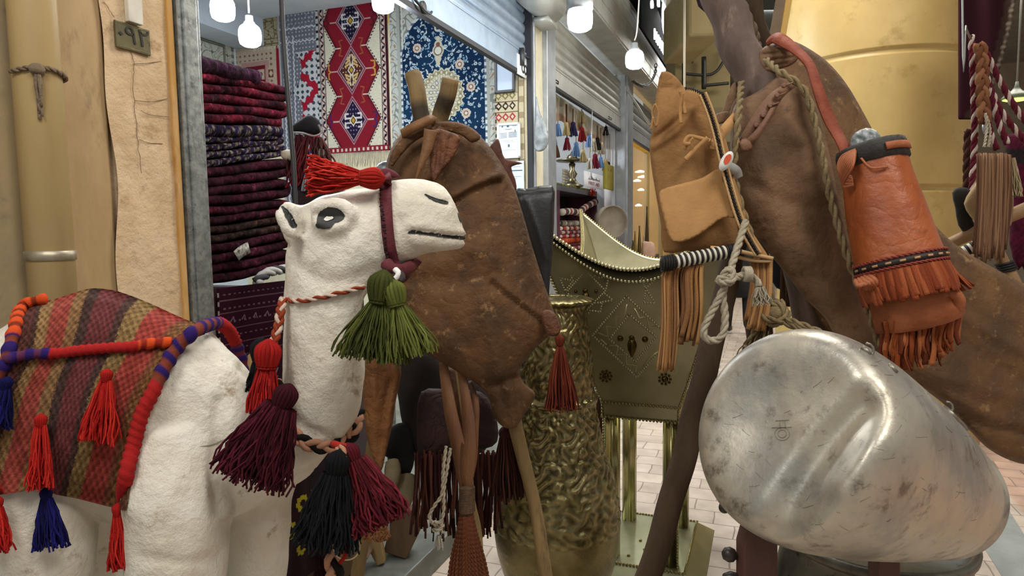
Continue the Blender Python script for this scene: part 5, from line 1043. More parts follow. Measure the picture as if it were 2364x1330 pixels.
for q_ in range(6): ball(mb, FZ(x+9*math.cos(q_*1.05), y+9*math.sin(q_*1.05)), .006, 6, 4)
mb.build('rosette', mat('dark_stud', '#4a3d1c', rough=.3, metal=.9), t)
for (x, y), s_ in zip(bz([(665, 775), (310, 415)]), (1., .95)):
    mb = MB(); c = FZ(x, y, .0); lathe(mb, c+nf*.002, nf, [(.012*s_, 0), (.013*s_, .006), (.004, .012)], 12); q_ = FZ(x, y+2, .012)
    lathe(mb, q_+up*.022*s_, -up, [(.005, -.006), (.012*s_, .004), (.017*s_, .018), (.015*s_, .036), (.007, .054), (.002, .064)], 14, sq=.55, ref=nf); ball(mb, q_+up*.03*s_, .011*s_, 10, 6); mb.build('drop_knocker', mat('dark_stud', '#4a3d1c'), t)
cr_ = .030
for sx, sy in ((-1, -1), (1, -1), (-1, 1), (1, 1)):
    q_ = bc+Nv*sx*(hb_-cr_)+Dv*(sy*(hb_-cr_)+(XD if sy > 0 else 0)); mb = MB(); lathe(mb, q_+Zv*.055, Zv, [(cr_, 0), (cr_, zb_-.11)], 28, fn=lambda a, h: 1+.07*math.cos(a*7)); 
    if sy < 0: beads(mb, [q_+Nv*sx*cr_*.95-Dv*cr_*.75+Zv*.06, q_+Nv*sx*cr_*.95-Dv*cr_*.75+Zv*(zb_-.06)], .0115, .0055)
    mb.build('column', mat('column_brass', '#a09a6a', rough=.22, metal=.95), t)
mb = MB(); e1, e2 = hb_+.03, hb_+.10; pts = []
for e_, z in ((e1, .058), (e2, .0)): pts += [bc+Nv*sx*e_+Dv*(sy*e_+(XD if sy > 0 else 0))+Zv*z for sx, sy in ((-1, -1), (1, -1), (1, 1), (-1, 1))]
mb.add(pts, [(0, 1, 2, 3), (4, 5, 1, 0), (5, 6, 2, 1), (6, 7, 3, 2), (7, 4, 0, 3), (7, 6, 5, 4)]); base = mb.build('base', mat('base_brass', '#b5b596', '#a7a685', 8, .35, .8), t, smooth=False)
mb = MB(); sq_ = [bc+Nv*sx*e1+Dv*(sy*e1+(XD if sy > 0 else 0))+Zv*.06 for sx, sy in ((-1, -1), (1, -1), (1, 1), (-1, 1), (-1, -1))]; beads(mb, sq_, .013, .0062)
mb.build('base_studs', m_bead, t)
for sx, sy in ((-.35, -.7), (.4, -.6), (0, -.2), (-.2, .3), (.5, .2)): mb = MB(); ball(mb, bc+Nv*sx*hb_+Dv*sy*hb_+Zv*.06, .007, 8, 4); mb.build('rivet', m_bead, t)
# ================= goods heaped behind the camel
m_tan = mat('raw_tan_skin', '#7d5027', '#633c1b', 9, .75, bump=.7, bscale=35, c3='#a0723a', s3=14, a3=.2, wrinkle=.008, wscale=12)
def soft(name, out, d, m, label, cat, k=.6, tm=.06, h=6, sm=3, **kw):
    mb = MB(); puff(mb, out, d, k, tm, h, sm, **kw); return tag(mb.build(name, m), label, cat)
soft('tan_skin', [(842, 800), (880, 780), (918, 800), (926, 860), (915, 920), (905, 985), (892, 1040), (880, 1088), (862, 1060), (845, 1000), (838, 900)], 1.72, m_tan, 'tan raw skin hanging straight behind the green tassels', 'skin', wob=.006, wsc=30, creases=[([(900, 880), (880, 980), (875, 1060)], 7, -.01), ([(860, 820), (865, 940)], 8, .008)])
soft('dark_saddlebag', [(915, 790), (985, 800), (1060, 850), (1120, 890), (1135, 960), (1120, 1040), (1040, 1060), (960, 1050), (925, 960)], 2.02, mat('black_brown_cloth', '#150f0d', '#211714', 12, .95, bump=.5), 'dark saddlebag in shadow behind the leather straps', 'bag', wob=.006, wsc=40)
m_fr = YARN('fringe_leather', '#ffffff')
t = thing('fringed_bag', P(1010, 1240, 1.85), 'dark maroon leather bag with long fringes behind the strap tassel', 'bag')
mb = MB(); puff(mb, [(972, 905), (1040, 900), (1110, 905), (1142, 950), (1148, 1020), (1100, 1040), (1040, 1045), (975, 1060), (962, 1000)], 1.86, .4, .04, 6, 3, wob=.004, wsc=30, col=None); mb.build('body', mat('maroon_leather', '#23110f', '#351b18', 12, .8, bump=.5, wrinkle=.01, wscale=14), t)
mb = MB()
for k in range(100):
    x = 958+k*1.95; y0 = 1045+6*math.sin(k); L = .22*random.uniform(.75, 1.1); p0 = P(x, y0, 1.83+random.uniform(-.02, .04)); dx = random.uniform(-.012, .012)
    ribbon(mb, [p0, p0+rt*dx*.5-up*L*.5+fw*random.uniform(-.008, .008), p0+rt*dx*1.6-up*L], random.uniform(.004, .008), -fw+rt*random.uniform(-.8, .8), .0015, tuple(np.array(hx(random.choice(['#3a1d1b', '#4a2a24', '#2d1715', '#5a3328'])))), n=3)
mb.build('fringe', m_fr, t)
t = thing('dark_fringe_tassel', P(1170, 1160, 1.62), 'dark brown fringed tassel in front of the embossed vase', 'tassel')
mb = MB(); strands(mb, P(1168, 1000, 1.63), (.05, 0, -1), .17, .012, .042, 110, .0028, wav=.004, cols=[hx('#3c1f18'), hx('#4b2a1e'), hx('#2d1712')]); mb.build('skirt', m_fr, t)
mb = MB(); ball(mb, P(1168, 1000, 1.63), .018, 10, 8, hx('#3a1e1a')); tube(mb, [P(1168, 1000, 1.63), P(1172, 970, 1.61)], .008, 6, hx('#3a1e1a')); mb.build('head', m_fr, t)
m_rope = mat('cotton_rope', '#b5aa94', '#9d927c', 80, .9, bump=.4, bscale=300)
t = thing('cord_loop', P(1012, 1268, 1.48), 'thin pale cord loop with a knot and frayed end hanging near the fringes', 'cord')
mb = MB(); rope(mb, [P(1030, 1030, 1.5), P(1024, 1080, 1.49), P(1020, 1140, 1.485), P(1005, 1165, 1.48), P(991, 1190, 1.478), P(999, 1208, 1.478), P(1012, 1218, 1.478)], .0042, 2, 7); rope(mb, [P(1040, 1035, 1.5), P(1032, 1085, 1.492), P(1025, 1130, 1.487), P(1024, 1180, 1.482), P(1016, 1218, 1.478)], .0042, 2, 7); mb.build('loop', m_rope, t)
mb = MB(); rope(mb, spl([P(1012, 1226, 1.475)+.010*np.array([math.cos(a), math.sin(a), .25*a-.5]) for a in np.linspace(0, 12, 24)], 2), .0042, 2, 7, smooth=2); mb.build('knot', m_rope, t)
mb = MB(); strands(mb, P(1013, 1236, 1.476), (0, 0, -1), .032, .004, .011, 26, .001, cols=[(.55, .5, .42)]); mb.build('frayed_end', m_fr, t)
m_blk = mat('old_block', '#4a3826', '#5f4a33', 10, .8, stretch=(1, 1, .3), bump=.6, bscale=40); m_blk2 = mat('pale_block', '#8a7148', '#a08658', 10, .75, stretch=(1, 1, .3), bump=.4, bscale=40)
def block(corners, d0, d1, m, label, name='wood_block'):
    """flat wooden piece: front face px corners at depth, thickness away from viewer"""
    mb = MB(); f_ = [P(x, y, d0) for x, y in corners]; b_ = [q_+fw*(d1-d0) for q_ in f_]; n = len(f_)
    k = max(range(n), key=lambda i: corners[i][1]); d0, d1 = proj(onZ(*corners[k], .101))[2], proj(onZ(*corners[k], .101))[2]+(d1-d0); f_ = [P(x, y, d0) for x, y in corners]; b_ = [q_+fw*(d1-d0) for q_ in f_]; lo = f_[k][2]-.101
    f_ = [q_-Zv*lo for q_ in f_]; b_ = [q_-Zv*lo for q_ in b_]
    for q_ in f_+b_: q_[2] = max(.1005, q_[2])
    mb.add(f_+b_, [tuple(range(n))[::-1], tuple(range(n, 2*n))]+[(i, (i+1) % n, n+(i+1) % n, n+i) for i in range(n)]); return tag(mb.build(name, m, bevel=.004), label, 'wood')
block([(905, 1200), (955, 1175), (982, 1200), (938, 1292), (885, 1275)], 2.25, 2.34, m_blk, 'dark split wood block standing on the marble step')
block([(826, 1195), (868, 1185), (888, 1300), (870, 1308), (835, 1240)], 2.10, 2.14, m_blk2, 'pale wooden plank end leaning below the maroon tassel')
block([(682, 1150), (735, 1148), (760, 1240), (715, 1262), (676, 1210)], 2.05, 2.16, m_blk2, 'pale wood block behind the far front leg of the camel')
block([(700, 1262), (790, 1235), (850, 1290), (790, 1345), (700, 1345)], 2.0, 2.1, m_blk, 'flat dark wood block on the step below the black tassel')
m_felt = mat('raw_felt', '#8d8264', '#766c50', 12, .95, bump=.5)
soft('felt_slipper', [(890, 1068), (920, 1060), (925, 1100), (908, 1130), (890, 1122)], 1.95, m_felt, 'pale felt pouch tucked behind the maroon chest tassel', 'pouch', h=4)
soft('felt_slipper', [(918, 1100), (945, 1092), (962, 1105), (955, 1150), (938, 1178), (915, 1170), (910, 1135)], 1.98, m_felt, 'pale felt pouch hanging lower above the dark wood block', 'pouch', h=4)
soft('black_cloth', [(875, 1040), (905, 985), (945, 980), (958, 1040), (948, 1092), (920, 1095), (900, 1060)], 2.0, mat('black_cloth_m', '#0f0f12', '#19191d', 20, .95), 'black cloth hanging above the felt pouches', 'cloth', h=5)
t = thing('macrame_tassel', P(868, 1250, 1.45), 'knotted tan macrame tassel below the maroon chest tassel', 'tassel')
for k in range(6):
    mb = MB(); x = 850+k*8; rope(mb, [P(862+k*2, 1140, 1.47), P(x+2, 1185, 1.455), P(x, 1225+6*(k % 2), 1.45)], .0042, 2, 6, [hx('#8a5f3e'), hx('#774e30')])
    for q_ in range(5): tube(mb, [P(x+random.uniform(-5, 5), 1228+random.uniform(0, 18), 1.45)+.007*(math.cos(a)*rt+math.sin(a)*up*.8+fw*.3*math.sin(a*2)) for a in np.linspace(0, 5.5, 10)], .0022, 5, hx('#80573a'))
    mb.build('knotted_cord', m_fr, t)
f, asp = planeF(640, 712, 1108, 1345, .45); p = Paint(80, 160, asp, '#2c0f16')
for x, y in ((.68, .55), (.62, 1.5), (.3, 1.0)):
    for q_ in range(8): p.rect(x+.13*math.cos(q_*.785)-.05, x+.13*math.cos(q_*.785)+.05, y+.13*math.sin(q_*.785)-.05, y+.13*math.sin(q_*.785)+.05, '#a89a2c')
p.noise(.1); rug('flower_rug', f, p.im, 'dark maroon rug with yellow flowers seen behind the far front leg', 'rug')
soft('maroon_pompom', [(893, 1150), (905, 1138), (922, 1142), (930, 1165), (922, 1190), (905, 1196), (892, 1180)], 1.9, mat('pompom', '#300c12', '#43131b', 60, .95, bump=1, bscale=200), 'small dark maroon pompom between the pouches and the macrame tassel', 'pompom', h=4)
soft('maroon_cushion', [(1378, 905), (1400, 880), (1412, 960), (1412, 1060), (1410, 1110), (1395, 1085), (1380, 1040), (1372, 980)], 2.72, mat('maroon_hide', '#3d1c14', '#4d261b', 10, .7), 'dark maroon leather piece between the vase and the brass stand', 'leather', h=5)
# ================= right tripod, big hide bag
m_trunk = mat('bark_pole', '#5d4f48', '#76655d', 10, .85, spec=.25, stretch=(1, 1, .35), bump=.5, bscale=60, c3='#8d7a6e', s3=20, a3=.15)
m_dkpole = mat('dark_pole', '#3b2d20', '#4d3e2e', 8, .85, spec=.2, stretch=(1, 1, .2), bump=.5, bscale=50, c3='#94805a', s3=13, a3=.05)
pole([(1640, -120, 1.64), (1668, 0, 1.61), (1712, 120, 1.57), (1762, 235, 1.55), (1800, 420, 1.66), (1870, 800, 1.8), (1930, 1520, 2.1)], [.045, .044, .042, .036, .03, .03], m_trunk, 'thick greyish brown pole rising out of the big hide bag')
pole([(1728, -100, 1.86), (1752, 60, 1.82), (1768, 200, 1.80), (1756, 500, 1.75), (1748, 700, 1.72), (1742, 900, 1.70), (1735, 1750, 1.64)], [.022, .023, .024, .026, .027, .026], m_dkpole, 'straight dark pole behind the knotted ropes')
pole([(1760, 180, 1.78), (1712, 480, 1.64), (1686, 620, 1.58), (1652, 760, 1.54), (1612, 920, 1.50), (1566, 1100, 1.46), (1498, 1325, 1.42), (1380, 1640, 1.40), (1330, 2010, 1.38)], [.022, .024, .026, .027, .027, .026, .024, .02], m_dkpole, 'curved dark pole crossing in front of the brass stand', wob=.0016)
patch_ = [P(x, y, 1.385) for x, y in ((1502, 1290), (1512, 1288), (1506, 1320), (1494, 1335), (1496, 1310))]
m_hd = mat('grey_brown_hide', '#5d452d', '#806146', 8, .66, spec=.35, bump=.4, bscale=80, c3='#43301f', s3=13, a3=.35, detail=9, wrinkle=.003, wscale=10)
m_hdr = mat('ochre_hide', '#553c24', '#74532f', 7, .7, bump=.5, bscale=50, c3='#96754b', s3=26, a3=.3, detail=9, wrinkle=.004, wscale=9)
t = thing('hide_water_bag', P(2100, 1040, 1.6), 'huge brown animal hide bag hung from the thick pole and spreading to the right', 'bag')
RH = [(1768, 108), (1795, 92), (1835, 96), (1880, 120), (1918, 150), (1955, 195), (1985, 245), (2015, 300), (2060, 380), (2110, 455), (2150, 510), (2200, 560), (2270, 605), (2364, 655), (2460, 700), (2560, 780), (2620, 900), (2600, 1020), (2500, 1075), (2400, 1075), (2340, 1066), (2280, 1035), (2230, 985), (2150, 910), (2060, 880), (2000, 900), (1950, 850), (1900, 760), (1820, 600), (1760, 420), (1750, 260)]
mb = MB(); puff(mb, RH, lambda x, y: 1.74+.00022*max(0, x-2000), .5, .075, 9, 3, creases=[([(1990, 260), (2060, 400), (2200, 580)], 10, -.008), ([(2060, 640), (2200, 720), (2380, 820)], 14, .010), ([(2050, 690), (2200, 780), (2360, 880)], 12, -.007), ([(2180, 935), (2280, 985), (2364, 1000)], 8, -.012), ([(2190, 915), (2300, 965), (2380, 980)], 9, .008), ([(2120, 500), (2240, 610), (2400, 700)], 12, .007), ([(2100, 850), (2250, 890), (2364, 920)], 16, .006)], wob=.004, wsc=90, seed=4); mb.build('spread_hide', m_hdr, t)
FL = [(1702, 236), (1745, 214), (1790, 180), (1822, 172), (1852, 196), (1882, 240), (1902, 300), (1920, 380), (1938, 470), (1962, 560), (1990, 655), (2018, 750), (2042, 830), (2030, 862), (2000, 850), (1962, 830), (1932, 786), (1905, 735), (1860, 690), (1806, 622), (1756, 560), (1716, 495), (1696, 430), (1686, 350), (1688, 275)]
mb = MB(); puff(mb, FL, lambda x, y: 1.47-.00003*(y-500), .62, .10, 7, 3, creases=[([(1790, 195), (1760, 280), (1715, 360)], 10, -.008), ([(1860, 215), (1890, 320), (1900, 430)], 8, -.008), ([(1830, 310), (1870, 330), (1880, 390)], 22, .012), ([(1740, 430), (1820, 470), (1900, 480)], 16, -.006), ([(1760, 390), (1790, 470), (1800, 560)], 20, .006), ([(1945, 520), (1975, 640), (2020, 790)], 10, -.008), ([(1860, 560), (1930, 700)], 24, .005), ([(1730, 320), (1780, 250)], 10, .006)], wob=.0035, wsc=80, seed=9); mb.build('front_pouch', m_hd, t)
mb = MB(); puff(mb, [(1750, 130), (1765, 108), (1800, 98), (1835, 108), (1845, 130), (1828, 150), (1800, 160), (1775, 172), (1758, 160)], 1.52, .7, .03, 3, 3, creases=[([(1760, 125), (1830, 120)], 3, -.006), ([(1765, 140), (1830, 132)], 3, -.006), ([(1770, 155), (1815, 146)], 3, -.005)], wob=.003, wsc=20); mb.build('gathered_loop', m_hd, t)
mb = MB(); ribbon(mb, [P(1722, 330, 1.385), P(1745, 290, 1.372), P(1775, 245, 1.372), P(1800, 215, 1.38), P(1832, 195, 1.40)], [.03, .032, .03, .022, .012], -fw, .004); ribbon(mb, [P(1712, 335, 1.38), P(1740, 318, 1.362), P(1768, 280, 1.36), P(1790, 240, 1.37)], [.012, .016, .012, .01], -fw, .004)
for k in range(5): q_ = P(1745+k*16, 290-k*23, 1.368); lathe(mb, q_, -fw, [(.0052, 0), (.0052, .004), (.002, .004)], 10); obox(mb, q_+rt*.004-up*.002-fw*.002, rt*.014+up*.006, -rt*.0012+up*.003, -fw*.003)
puff(mb, [(1705, 330), (1722, 318), (1738, 330), (1735, 346), (1715, 350)], 1.37, .8, .02, 3, 2, wob=.003, wsc=10); mb.build('stitched_strap', mat('belt_leather', '#704c36', '#7f5a42', 20, .6, bump=.3), t)
for out, d in (([(1690, 195), (1702, 190), (1700, 235), (1685, 262), (1668, 278), (1650, 284), (1668, 255), (1678, 225)], 1.55), ([(1700, 225), (1715, 230), (1706, 262), (1692, 290), (1684, 262)], 1.5), ([(1655, 262), (1690, 258), (1700, 275), (1672, 284), (1640, 288)], 1.52)):
    mb = MB(); puff(mb, out, d, .4, .015, 3, 2, wob=.003, wsc=14); mb.build('ragged_flap', m_hd, t)
# ropes
m_hemp = mat('hemp_rope', '#7d6b4a', '#93805c', 90, .9, bump=.5, bscale=350)
t = thing('hemp_rope', P(1785, 720, 1.36), 'long brown hemp rope over the hide bag with a big knot above the pot', 'rope')
mb = MB(); rope(mb, [P(1712, 190, 1.50), P(1706, 260, 1.40), P(1698, 340, 1.375), P(1694, 400, 1.36), P(1706, 460, 1.35), P(1725, 520, 1.345), P(1748, 590, 1.34), P(1770, 650, 1.34), P(1788, 705, 1.34)], .0078, 2, 8)
rope(mb, [P(1768, 138, 1.48), P(1800, 165, 1.40), P(1845, 195, 1.375), P(1868, 235, 1.37), P(1885, 300, 1.365), P(1902, 380, 1.36), P(1920, 470, 1.36), P(1945, 560, 1.36), P(1968, 625, 1.36), P(1990, 680, 1.36), P(2012, 740, 1.37), P(2030, 800, 1.38)], .0078, 2, 8); mb.build('line', m_hemp, t)
kc = P(1788, 722, 1.335); mb = MB()
for a0, r_ in ((0, .026), (1.1, .024), (2.1, .022)): rope(mb, [kc+r_*(math.cos(a)*nrm(rt*math.cos(a0)+up*math.sin(a0))+.8*math.sin(a)*nrm(up*math.cos(a0)-rt*math.sin(a0)+fw*.9)) for a in np.linspace(0, 6.28, 16)], .0075, 2, 8, smooth=2)
ball(mb, kc, .018, 10, 8); mb.build('knot', m_hemp, t)
mb = MB()
for dx, dy in ((0, 0), (6, 9), (-6, 14)): rope(mb, [P(1792+dx, 728+dy*.5, 1.335), P(1850, 748+dy, 1.30), P(1935+dx, 784+dy*.6, 1.26)], .006, 2, 8)
rope(mb, [P(1775, 735, 1.34), P(1745, 760, 1.345), P(1730, 790, 1.36)], .006, 2, 8); mb.build('tail', m_hemp, t)
mb = MB(); strands(mb, P(1770, 740, 1.35), (-.25, 0, -1), .09, .01, .035, 70, .0012, wav=.006, cols=[hx('#84714d'), hx('#6d5b3c')]); mb.build('frayed_fibres', m_fr, t)
t = thing('braided_rope', P(1755, 130, 1.7), 'dark twisted rope hanging beside the thick pole at the top', 'rope'); mb = MB(); rope(mb, [P(1700, -30, 1.72), P(1722, 30, 1.71), P(1740, 70, 1.70), P(1748, 110, 1.68), P(1756, 150, 1.62)], .012, 3, 7); mb.build('line', mat('dark_rope', '#57432f', '#6b5640', 90, .9, bump=.5), t)
t = thing('white_rope', P(1645, 786, 1.26), 'off white cotton rope tied in a hanging loop below the tan suede bag', 'rope')
mb = MB(); R_ = .0072
rope(mb, [P(1722, 510, 1.30), P(1706, 560, 1.28), P(1692, 605, 1.265), P(1684, 635, 1.25), P(1676, 655, 1.245)], R_, 3, 7)
rope(mb, [P(1676, 655, 1.245), P(1660, 690, 1.25), P(1638, 730, 1.25), P(1624, 762, 1.25), P(1630, 782, 1.25), P(1652, 786, 1.25), P(1670, 770, 1.25), P(1674, 730, 1.25), P(1669, 690, 1.25), P(1672, 658, 1.25)], R_, 3, 7); mb.build('loop', m_rope, t)
kc = P(1682, 638, 1.245); mb = MB(); rope(mb, [P(1668, 640, 1.24), P(1680, 622, 1.235), P(1692, 630, 1.235), P(1690, 650, 1.23), P(1676, 652, 1.235), P(1660, 650, 1.24), P(1662, 642, 1.24), P(1690, 640, 1.235), P(1708, 638, 1.24), P(1724, 634, 1.24)], R_, 3, 7, smooth=6); mb.build('knot', m_rope, t)
mb = MB()
for k in range(3): tube(mb, [P(1725, 633, 1.24)+.011*(math.cos(a)*up+math.sin(a)*fw)+rt*(.004*(k-1)) for a in np.linspace(0, 6.28, 12)], .0045, 6)
rope(mb, [P(1728, 634, 1.24), P(1744, 645, 1.24), P(1752, 662, 1.24)], R_, 3, 7); strands(mb, P(1753, 662, 1.24), (.15, 0, -1), .035, .008, .018, 60, .0012, wav=.006, cols=[(.5, .45, .36)]); mb.build('frayed_end', m_rope, t)
# ================= tan suede bag
m_sue = mat('tan_suede', '#87623e', '#9d774d', 10, .95, bump=.3, bscale=160, c3='#7a5230', s3=8, a3=.3, spec=.15, wrinkle=.004, wscale=9)
m_sue2 = mat('light_suede', '#a98052', '#b68c5c', 12, .95, bump=.25, bscale=180, spec=.15)
t = thing('suede_bag', P(1650, 600, 1.32), 'tan suede shoulder bag with a flap pocket, striped bar and long fringes', 'bag')
SB = [(1527, 166), (1548, 168), (1568, 186), (1582, 204), (1608, 208), (1630, 225), (1642, 262), (1664, 300), (1674, 345), (1690, 420), (1706, 480), (1722, 520), (1720, 560), (1698, 572), (1640, 576), (1580, 580), (1532, 582), (1526, 520), (1516, 460), (1506, 400), (1499, 338), (1506, 300), (1512, 240), (1519, 195)]
mb = MB(); puff(mb, SB, lambda x, y: 1.36, .36, .032, 6, 2, creases=[([(1505, 325), (1540, 300), (1580, 265)], 8, -.010), ([(1508, 338), (1560, 305), (1600, 250)], 9, .008), ([(1530, 200), (1560, 205), (1575, 200)], 5, -.006), ([(1570, 210), (1566, 250)], 4, -.005), ([(1560, 400), (1600, 330)], 14, .004)], wob=.003, wsc=60, seed=6); mb.build('body', m_sue, t)
mb = MB(); puff(mb, [(1616, 212), (1634, 224), (1646, 262), (1668, 300), (1682, 345), (1698, 420), (1718, 480), (1740, 540), (1772, 588), (1765, 600), (1730, 578), (1706, 520), (1688, 470), (1672, 400), (1656, 330), (1636, 262)], 1.345, .4, .02, 4, 2); mb.build('gusset', m_sue2, t)
pts_ = [(1622, 216), (1640, 262), (1654, 310), (1668, 370), (1684, 430), (1702, 490), (1722, 540), (1750, 588)]
mb = MB(); ribbon(mb, [P(x, y, 1.312) for x, y in pts_], .0045, -fw, .002)
zg = spl([(x, y, 0) for x, y in pts_], 14)[:, :2]; tube(mb, [P(x+(3 if i % 2 else -3), y, 1.309) for i, (x, y) in enumerate(zg)], .0022, 4)
zg = spl([(x, y, 0) for x, y in [(1583, 204), (1600, 206), (1622, 216)]], 10)[:, :2]; tube(mb, [P(x, y+(3 if i % 2 else -3), 1.31) for i, (x, y) in enumerate(zg)], .0025, 4); mb.build('black_lacing', mat('black_lace', '#1c1712', rough=.8), t)
mb = MB(); ribbon(mb, [P(x-6, y+3, 1.310) for x, y in pts_], .004, -fw, .003); ribbon(mb, [P(x+7, y-3, 1.310) for x, y in pts_], .004, -fw, .003); mb.build('pale_thong', mat('pale_thong', '#bd9a6c', rough=.85), t)
mb = MB(); puff(mb, [(1521, 452), (1532, 436), (1572, 424), (1622, 410), (1660, 390), (1676, 432), (1690, 480), (1697, 503), (1680, 502), (1658, 510), (1632, 530), (1600, 550), (1566, 560), (1546, 550), (1534, 510)], lambda x, y: 1.327-.014*max(0, (y-440)/120)*(1 if x < 1650 else .7), .12, .006, 5, 3); mb.build('pocket_flap', m_sue2, t)
for pts, w in (([(1570, 210), (1577, 235), (1582, 262)], .006), ([(1576, 215), (1570, 250), (1572, 285)], .006), ([(1640, 325), (1612, 318), (1590, 315), (1580, 330), (1594, 332)], .007), ([(1634, 318), (1605, 345), (1582, 368)], .009), ([(1600, 318), (1580, 345)], .005), ([(1512, 240), (1506, 262), (1514, 292), (1520, 262), (1512, 240)], .004), ([(1508, 270), (1502, 300)], .004)): mb = MB(); ribbon(mb, [P(x, y, 1.305+.006*math.sin(i)) for i, (x, y) in enumerate(pts)], w, -fw, .0025); mb.build('leather_tie', m_sue2, t)
mb = MB(); ribbon(mb, [P(1700, 268, 1.42), P(1672, 300, 1.36), P(1656, 322, 1.315), P(1650, 345, 1.315)], .02, -fw, .003); mb.build('shoulder_strap', m_sue2, t)
b0, b1 = P(1548, 606, 1.30), P(1680, 581, 1.31)
for k in range(22):
    c = b0+(b1-b0)*(k/22); mb = MB() if k % 2 < 2 else mb
    if k == 0: wh, bl = MB(), MB()
    lathe(bl if k % 2 else wh, c, b1-b0, [(.0115, 0), (.0132, .0012), (.0132, np.linalg.norm(b1-b0)/22-.0012), (.0115, np.linalg.norm(b1-b0)/22)], 18)
wh.build('white_wrap', mat('white_wrap', '#d5cfbf', rough=.7), t); bl.build('black_wrap', mat('black_wrap', '#15130f', rough=.7), t)
mb = MB(); lathe(mb, b0-nrm(b1-b0)*.020, b1-b0, [(.006, 0), (.013, .003), (.0145, .012), (.0145, .024), (.012, .026)], 14)
for k in range(5): tube(mb, [b0-nrm(b1-b0)*(.016-.005*k)+.0155*(math.cos(a)*up+math.sin(a)*fw) for a in np.linspace(0, 6.28, 14)], .0016, 4)
mb.build('bar_end', mat('black_wrap', '#15130f'), t); mb = MB(); lathe(mb, b1, b1-b0, [(.0125, 0), (.014, .004), (.013, .02), (.006, .026)], 14); mb.build('bar_end', mat('black_wrap', '#15130f'), t)
mb = MB()
for k in range(46):
    x0 = random.uniform(1530, 1622); x = x0-random.uniform(6, 14); L = random.uniform(150, 175) if x0 > 1562 else random.uniform(205, 235); y1 = 625+L; dd_ = 1.315+random.uniform(-.012, .016)
    ribbon(mb, [P(1545+(x0-1530)*.85, 612, 1.305), P(x0, 640, dd_), P(x0+random.uniform(-3, 3), 640+L*.5, dd_), P(x+random.uniform(-4, 6), y1, dd_+.005)], random.uniform(.006, .011), -fw+rt*random.uniform(-.9, .9), .002, tuple(np.array(hx(random.choice(['#9c7044', '#8a6140', '#b58a58', '#7a5638'])))), n=4)
m_frs = YARN('suede_fringe', '#ffffff'); mb.build('long_fringe', m_frs, t)
mb = MB()
for k in range(20):
    x0 = 1738+k*2.2; L = random.uniform(120, 165); ribbon(mb, [P(x0, 596, 1.33), P(x0+random.uniform(-4, 4), 600+L*.5, 1.325), P(x0-14+random.uniform(-4, 4), 604+L, 1.33)], random.uniform(.007, .011), -fw+rt*random.uniform(-.8, .8), .002, tuple(np.array(hx(random.choice(['#9c7044', '#8a6140', '#b58a58'])))), n=4)
mb.build('side_fringe', m_frs, t)
mb = MB(); ribbon(mb, [P(1640, 572, 1.325), P(1690, 577, 1.315), P(1740, 588, 1.315), P(1782, 597, 1.32)], .007, -fw, .012); ribbon(mb, [P(1690, 590, 1.32), P(1740, 602, 1.32), P(1780, 603, 1.32)], .006, -fw, .01); mb.build('base_thong', mat('pale_thong', '#bd9a6c'), t)
t = thing('price_tag', P(1676, 392, 1.30), 'small white oval tag with a red mark clipped on the suede bag', 'tag')
mb = MB(); ang = np.linspace(0, 6.283, 25)[:-1]; c = P(1677, 372, 1.295); a1, a2 = nrm(rt*.5+up*.87), nrm(rt*.87-up*.5); el = [c+a1*.021*math.cos(a)+a2*.0105*math.sin(a) for a in ang]; mb.add(el+[q_+fw*.003 for q_ in el], [tuple(range(24))[::-1], tuple(range(24, 48))]+[(i, (i+1) % 24, 24+(i+1) % 24, 24+i) for i in range(24)]); mb.build('plate', mat('tag_white', '#d8d6d0', rough=.5), t)
mb = MB(); el = [c-fw*.0008+a1*(.004+.011*math.cos(a))+a2*.006*math.sin(a) for a in ang]; mb.add(el, [tuple(range(24))[::-1]]); mb.build('red_mark', mat('tag_red', '#c9502c', rough=.5), t)
mb = MB(); ribbon(mb, [P(1684, 385, 1.31), P(1700, 395, 1.335), P(1704, 412, 1.35)], .02, -fw, .002); mb.build('clip', mat('tag_grey', '#a5a3a0', rough=.5), t)
# ================= orange leather bottle holder
m_or = mat('orange_leather', '#94481f', '#ab5a2a', 9, .42, bump=.25, bscale=60, c3='#76361a', s3=9, a3=.35, coat=.2, wrinkle=.003, wscale=12); m_or2 = mat('rough_orange', '#94502c', '#a8623a', 16, .65, bump=.3)
A0, A1 = P(2010, 350, 1.34), P(2077, 612, 1.31); ax = nrm(A1-A0); Lq = np.linalg.norm(A1-A0)
t = thing('bottle_holder', P(2120, 850, 1.3), 'glossy orange leather bottle holder with fringed tiers hanging on the hide bag', 'holder')
mb = MB(); lathe(mb, A0, ax, [(.057, -.002), (.060, 0), (.0605, .02), (.063, .06), (.069, Lq*.5), (.075, Lq*.8), (.079, Lq*.97), (.079, Lq), (.06, Lq+.01)], 48, fn=lambda a, h: 1+.02*math.sin(a*3+h*14)+.012*math.sin(a*7-h*20)); mb.build('tube_body', m_or, t)
mb = MB(); lathe(mb, A0, ax, [(.050, -.012), (.0625, -.010), (.0645, .0), (.0645, .028), (.061, .029)], 40, fn=lambda a, h: 1+.012*math.sin(a*26)); mb.build('black_collar', mat('black_collar_l', '#26221f', '#35302c', 30, .6, bump=.3), t)
xq, yq, _ = axes(ax); fr_ = nrm(-fw-ax*np.dot(-fw, ax)); sd_ = np.cross(ax, fr_); sd_ = sd_ if sd_@rt > 0 else -sd_
ring = lambda r, h, a: A0+ax*h+r*(math.cos(a)*fr_+math.sin(a)*sd_)
mb = MB(); ribbon(mb, [ring(.0665, .010, a) for a in np.linspace(-.1, .95, 8)], .014, fr_*.7+sd_*.3, .004); mb.build('orange_loop', m_or2, t)
